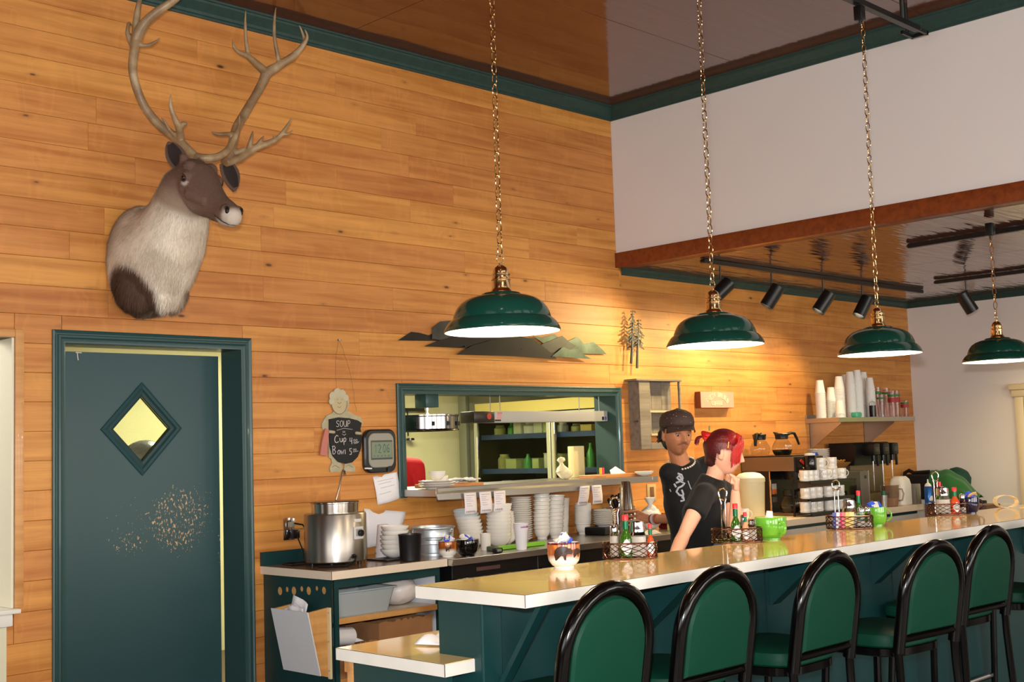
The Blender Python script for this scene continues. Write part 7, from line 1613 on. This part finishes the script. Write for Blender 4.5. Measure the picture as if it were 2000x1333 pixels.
# left hand: loose fist under the chin
kb=[wrL+UPZ*(.058+.004*k)+Rv*(.012-.004*k)+Fv*(-.026+.018*k) for k in range(4)]
fL=[curled(kb[k],[-Rv*.9+UPZ*.3,-UPZ*.9-Rv*.2,Rv*.8-UPZ*.3],[.030,.022,.016]) for k in range(4)]
thL=curled(wrL+UPZ*.02-Fv*.022,[UPZ+Rv*.1-Fv*.3,UPZ*.8-Rv*.5,UPZ*.5-Rv*.8],[.035,.025,.018])
J=dict(spine=[Pp,Ww,Cc,Uu,Nn],hipv=(Fv*1.0+Rv*.1),shv=(shL-shR),w=(.148,.115,.130,.118,.055),d=(.105,.085,.100,.072,.05))
hl=J['hipv'].normalized(); hA=Pp+hl*.08-UPZ*.03; hB=Pp-hl*.08-UPZ*.03
def leg2(h,o): 
    k=Vector((h.x+o.x*.5,h.y+o.y*.5,.47))+Rv*.03; a=Vector((h.x+o.x,h.y+o.y,.085)); return (h,k,a,a+Rv*.13+Vector((0,0,-.045)))
skf=lin((232,176,148))
wom,Rw,tee2=person('young woman with red hair and black tee resting her chin on her fist',(Pp.x,Pp.y,0),J,HC2,hf2,HS2,skf,lin((196,104,96)),lin((90,30,24)),None,[(shR,elR,wrR),(shL,elL,wrL)],[(wrR,None,None,fR,thR,.85),(wrL,None,None,fL,thL,.85)],[leg2(hA,-Rv*.06),leg2(hB,-Rv*.10)],blk_tee,jeans,(.50,.42),False)
def HQ(x,y,z): return HC2+Rw@(Vector((x,y,z))*HS2)
# hair shell
q=MB(); q.sph(HQ(0,-.008,.022),.103*HS2,30,(.88,1.0,1.03),Rw); q.sph(HQ(0,-.072,.025),.045*HS2,18,(.9,1,1),Rw); q.sph(HQ(0,-.052,-.045),.052*HS2,18,(1.05,.85,.95),Rw)
hm=fuse(q,.005,3,'hair'); DR=lin((74,14,20)); BR=lin((206,34,20)); MR=lin((136,18,22)); NB=lin((60,30,26))
bmh=bmesh.new(); bmh.from_mesh(hm)
def khair(v):
    p=(Rw.transposed()@(v.co-HC2))/HS2
    if p.y>.045 and p.z<.045: return True
    if p.y>-.012 and p.z<.018: return True
    if p.z<-.085 : return True
    return p.y>-.030 and p.z<-.012
bmesh.ops.delete(bmh,geom=[v for v in bmh.verts if khair(v)],context='VERTS'); bmh.to_mesh(hm); bmh.free()
def hcol(co,nr):
    p=(Rw.transposed()@(co-HC2))/HS2; n_=pnoise(Vector((p.x*60,p.y*12,p.z*60)))*.3
    c=mixc(DR,MR,sst(-.02,.05,p.y)+n_); c=mixc(c,BR,sst(.04,.08,p.y+n_*.02)); return mixc(c,NB,sst(-.0,-.035,p.z)*sst(.03,-.02,p.y)*.8)
paint(hm,hcol); hvm=vcol('red_hair_paint',.35,.5,bump=.6,bs=150); hm.materials.append(hvm); attach(wom,link('hair',hm))
# strands: fringe sweeping down the near side of the face, bun and loose tail
rw=random.Random(12)
def strandset(name,gen,n,col0,col1):
    mb=MB(); cl=[]
    for k in range(n):
        pts,rad=gen(k,rw); p,r=smoothp(pts,rad,3); c0=len(mb.v); mb.tube(p,r,5); f_=rw.random(); c=mixc(col0,col1,f_); cl+= [c]*(len(mb.v)-c0)
    me=mb.mesh(name,[hvm],60); a=me.color_attributes.new('Col','FLOAT_COLOR','POINT'); buf=[]
    for c in cl: buf.extend((*c,1))
    a.data.foreach_set('color',buf); o=attach(wom,link(name,me)); o['kind']='stuff'
def fringe(k,r):
    u=r.random(); x0=-.01+.03*r.random(); sx=r.uniform(-1,1)
    s=1 if sx>0 else -1
    # local X of this frame: +x is her right side (towards the camera)
    side=.030+.052*abs(sx)
    top=HQ(s*.012,.045+.03*u,.112-.01*u); m1=HQ(s*side*.9,.088-.022*abs(sx),.070); m2=HQ(s*(side+.004),.088-.042*abs(sx)+.0,.020); e=HQ(s*(side*.95),.084-.042*abs(sx)+.010*u,-.022-.038*abs(sx)*u-.012*u)
    return [top,m1,m2,e],[.004,.0050,.0045,.0012]
strandset('fringe',fringe,230,MR,BR)
def topsw(k,r):
    a=r.uniform(-1,1); st=HQ(.070*a,.05+.02*r.random(),.088-.045*a*a); m=HQ(.086*a,-.01,.108-.052*a*a+.004*r.random()); e=HQ(.030*a,-.095,.048+.02*r.random()); return [st,m,HQ(.066*a,-.062,.082-.04*a*a),e],[.0035,.0042,.004,.002]
strandset('swept_hair',topsw,150,DR,MR)
def bun(k,r):
    c=HQ(0,-.100,.074); a=r.uniform(0,6.28); ax=r.uniform(-.8,.8); R_=.031*r.uniform(.6,1.05); pts=[]
    for j in range(5): b_=a+j*.9; pts.append(c+Rw@Vector((R_*math.sin(b_)*math.cos(ax),R_*math.cos(b_)*.9,R_*math.sin(b_)*math.sin(ax)+.01*math.cos(b_*2))))
    return pts,[.003,.005,.005,.005,.002]
strandset('bun',bun,60,MR,BR)
def tail(k,r):
    c=HQ(r.uniform(-.01,.01),-.118,.066); d=Rw@Vector((r.uniform(-.3,.3),-.75+r.uniform(-.3,.3),-1.0)); d.normalize(); L=r.uniform(.035,.06); return [c,c+d*L*.5+Rw@Vector((0,-.012,.006)),c+d*L],[.004,.0045,.0012]
strandset('loose_tail',tail,40,DR,MR)
q=MB(); q.tube([HQ(.088,.020,.062),HQ(.090,.022,.030)],.0045,6,ell=[.5,.5]); attach(wom,P('hair_clip',q,M('gold_clip',(214,150,60),.25,metal=.9),None))
q=MB(); q.tube([HQ(.01,-.095,.10),HQ(.012,-.097,.125)],.004,6); attach(wom,P('hair_stick',q,M('green_hair_stick',(90,110,70),.4),None))
# elbow rests on a dispenser standing on the low counter, folded cloth on it
t=T('napkin_dispenser','dark napkin dispenser on the low counter under the elbow of the redhead','dispenser',(elL.x,elL.y,.8602)); hgt=elL.z-.031-.8602
q=MB(); q.box((-.12,-.08,0),(.08,.07,hgt-.012),.008); P('case',q,blackp,t); q=MB(); q.box((-.10,-.0815,.03),(.06,-.0802,hgt-.05)); P('face_plate',q,chrome,t)
o=T('folded_cloth','green and blue folded cloth by the elbow of the redhead','cloth',(elL.x-.05,elL.y+.0,.8602+hgt-.0115)); q=MB(); q.box((-.06,-.05,0),(.08,.05,.008),.003); P('blue_fold',q,M('cloth_blue',(80,110,160),.9),o); q=MB(); q.box((-.055,-.045,.0082),(.03,.045,.03),.008); P('green_fold',q,M('cloth_green',(110,140,80),.9),o)
# ----- cook in the kitchen, only the shoulder shows through the window -----
q0=GY(778,905,1.05); bx_,by_=q0.x,1.05
Pp=Vector((bx_-.10,by_,.93)); Ww=Pp+UPZ*.15; Cc=Pp+UPZ*.33+Vector((.02,0,0)); Uu=Pp+UPZ*.46+Vector((.03,0,0)); Nn=Pp+UPZ*.53+Vector((.03,0,0))
shA=Uu+Vector((.17,-.06,-.01)); shB=Uu+Vector((-.17,.06,-.01)); J=dict(spine=[Pp,Ww,Cc,Uu,Nn],hipv=Vector((1,-.3,0)),shv=shA-shB)
elA=shA+Vector((.06,.05,-.28)); wrA=elA+Vector((.02,.24,-.02)); elB=shB+Vector((-.05,.08,-.28)); wrB=elB+Vector((.04,.24,0))
def simpleh(w): 
    d=Vector((0,1,-.1)); return (w,None,None,[curled(w+d*.08+Vector((.03-.02*k,0,0)),[d,d-UPZ*.5,d-UPZ],[.03,.025,.018]) for k in range(4)],curled(w+Vector((-.02,.03,0)),[d-Vector((.5,0,0)),d,d],[.03,.025,.02]))
hcA=Nn+Vector((0.0,.03,.16)); hl=Vector((1,-.3,0)).normalized()
def leg3(h): a=Vector((h.x,h.y,.085)); return (h,Vector((h.x,h.y+.03,.48)),a,a+Vector((0,.13,-.045)))
ck,_,_=person('cook in a red shirt working in the kitchen, cut off by the window frame',(Pp.x,Pp.y,0),J,hcA,(0.1,1,-.2),1.05,lin((190,130,96)),lin((150,84,70)),lin((40,26,20)),None,[(shB,elB,wrB),(shA,elA,wrA)],[simpleh(wrB),simpleh(wrA)],[leg3(Pp+hl*.09),leg3(Pp-hl*.09)],M('red_cook_shirt',(196,24,28),.8),jeans,(.7,.7),True,.009)
q=MB(); q.sph(hcA+Vector((0,-.02,.03)),.105,20,(.85,1,1)); attach(ck,P('hair',q,hairm,None))
for o in COL.objects:
    if o.type=='MESH' and o.name.startswith('bag') and o.parent and o.parent.name.split('.')[0] in('storage_bag','plastic_bag','bread_bag'):
        for v in o.data.vertices:
            k=min(1,max(0,v.co.z*25)); v.co+=Vector((pnoise(v.co*28),pnoise(v.co*28+Vector((9,0,0))),pnoise(v.co*28+Vector((0,9,0)))*.6))*(.018*k)
# ---------------- pieces of parts go one level deeper ----------------
def base(n): return n.split('.')[0]
def WM(o): return Matrix.Identity(4) if o is None else WM(o.parent)@o.matrix_parent_inverse@o.matrix_basis
RULES={'person':[('eyeball',['iris','eyelid']),('cap',['cap_brim']),('t_shirt',['shirt_print','sleeve_print']),('hair',['fringe','swept_hair','bun','loose_tail','hair_clip','hair_stick'])],
'mounted_caribou_head':[('ear',['ear_lining']),('eye',['eyelid'])],'soup_warmer':[('control_plate',['control_panel','knob']),('body',['name_label','power_cord'])],
'wall_clock':[('silver_face',['screen_bezel','screen','digit','light_button'])],'chalkboard_sign':[('chalkboard',['chalk_writing']),('figure_board',['face_disc','hat_puff','painted_line'])],
'coffee_sign':[('board',['pink_face','lettering'])],'coffee_brewer':[('front_panel',['red_switch','green_light','name_badge']),('head',['top_warmer_frame','brew_funnel'])],
'microwave_oven':[('door',['window']),('control_panel',['logo_plate'])],'soda_dispenser':[('valve_cover',['nozzle','chrome_rod','valve_print'])],
'sauce_bottle':[('bottle',['neck_foil','diamond_label','label_print'])],'salt_shaker':[('glass_body',['salt'])],'sugar_pourer':[('glass_body',['sugar']),('metal_top',['pour_flap'])],
'heat_lamp':[('control_end',['red_badge','black_badge']),('housing',['red_logo','logo_stripe','switch_label'])],'coffee_carafe':[('glass_globe',['coffee','white_lettering'])],
'glass_door_cooler':[('door_frame',['pane','door_handle'])],'order_ticket':[('sheet',['print'])],'paper_note':[('sheet',['printed_line'])],'wall_outlet':[('cover_plate',['socket'])],
'paper_holder':[('cleat',['screw'])],'galvanised_bucket':[('body',['bail_ear','bail_wire'])],'foam_cup':[('cup',['printed_letter'])],'bear_mug':[('body',['bear_print'])],'moose_mug':[('body',['moose_print'])],
'pendant_lamp':[('shade',['shade_lining']),('brass_socket',['loop','bulb'])],'track_spotlight':[('housing',['bulb'])],'metal_pine_art':[('trunk',['needle_branch'])],'bar_counter':[('counter_top',['edge_band','edge_seam'])],
'shelf_cabinet':[('counter_top',['edge_band','edge_seam']),('shelf',['shelf_edge'])],'lower_counter':[('counter_top',['edge_band','edge_seam'])],'steel_counter':[('cooler_door',['name_plate'])],'syrup_bottle':[('bottle',['syrup'])],'cardboard_box':[('box',['torn_edge','printed_mark'])]}
for th in list(COL.objects):
    if th.parent is None and base(th.name) in RULES:
        ch=list(th.children)
        for pn,cs in RULES[base(th.name)]:
            ps=[c for c in ch if base(c.name)==pn]
            if not ps: continue
            for cn in cs:
                L_=[c for c in ch if base(c.name)==cn and c.parent==th]
                for i,c in enumerate(L_):
                    p_=ps[i] if len(L_)==len(ps) else ps[min(i*len(ps)//max(1,len(L_)),len(ps)-1)]
                    m=WM(p_).inverted()@WM(th)@c.matrix_parent_inverse; c.parent=p_; c.matrix_parent_inverse=m
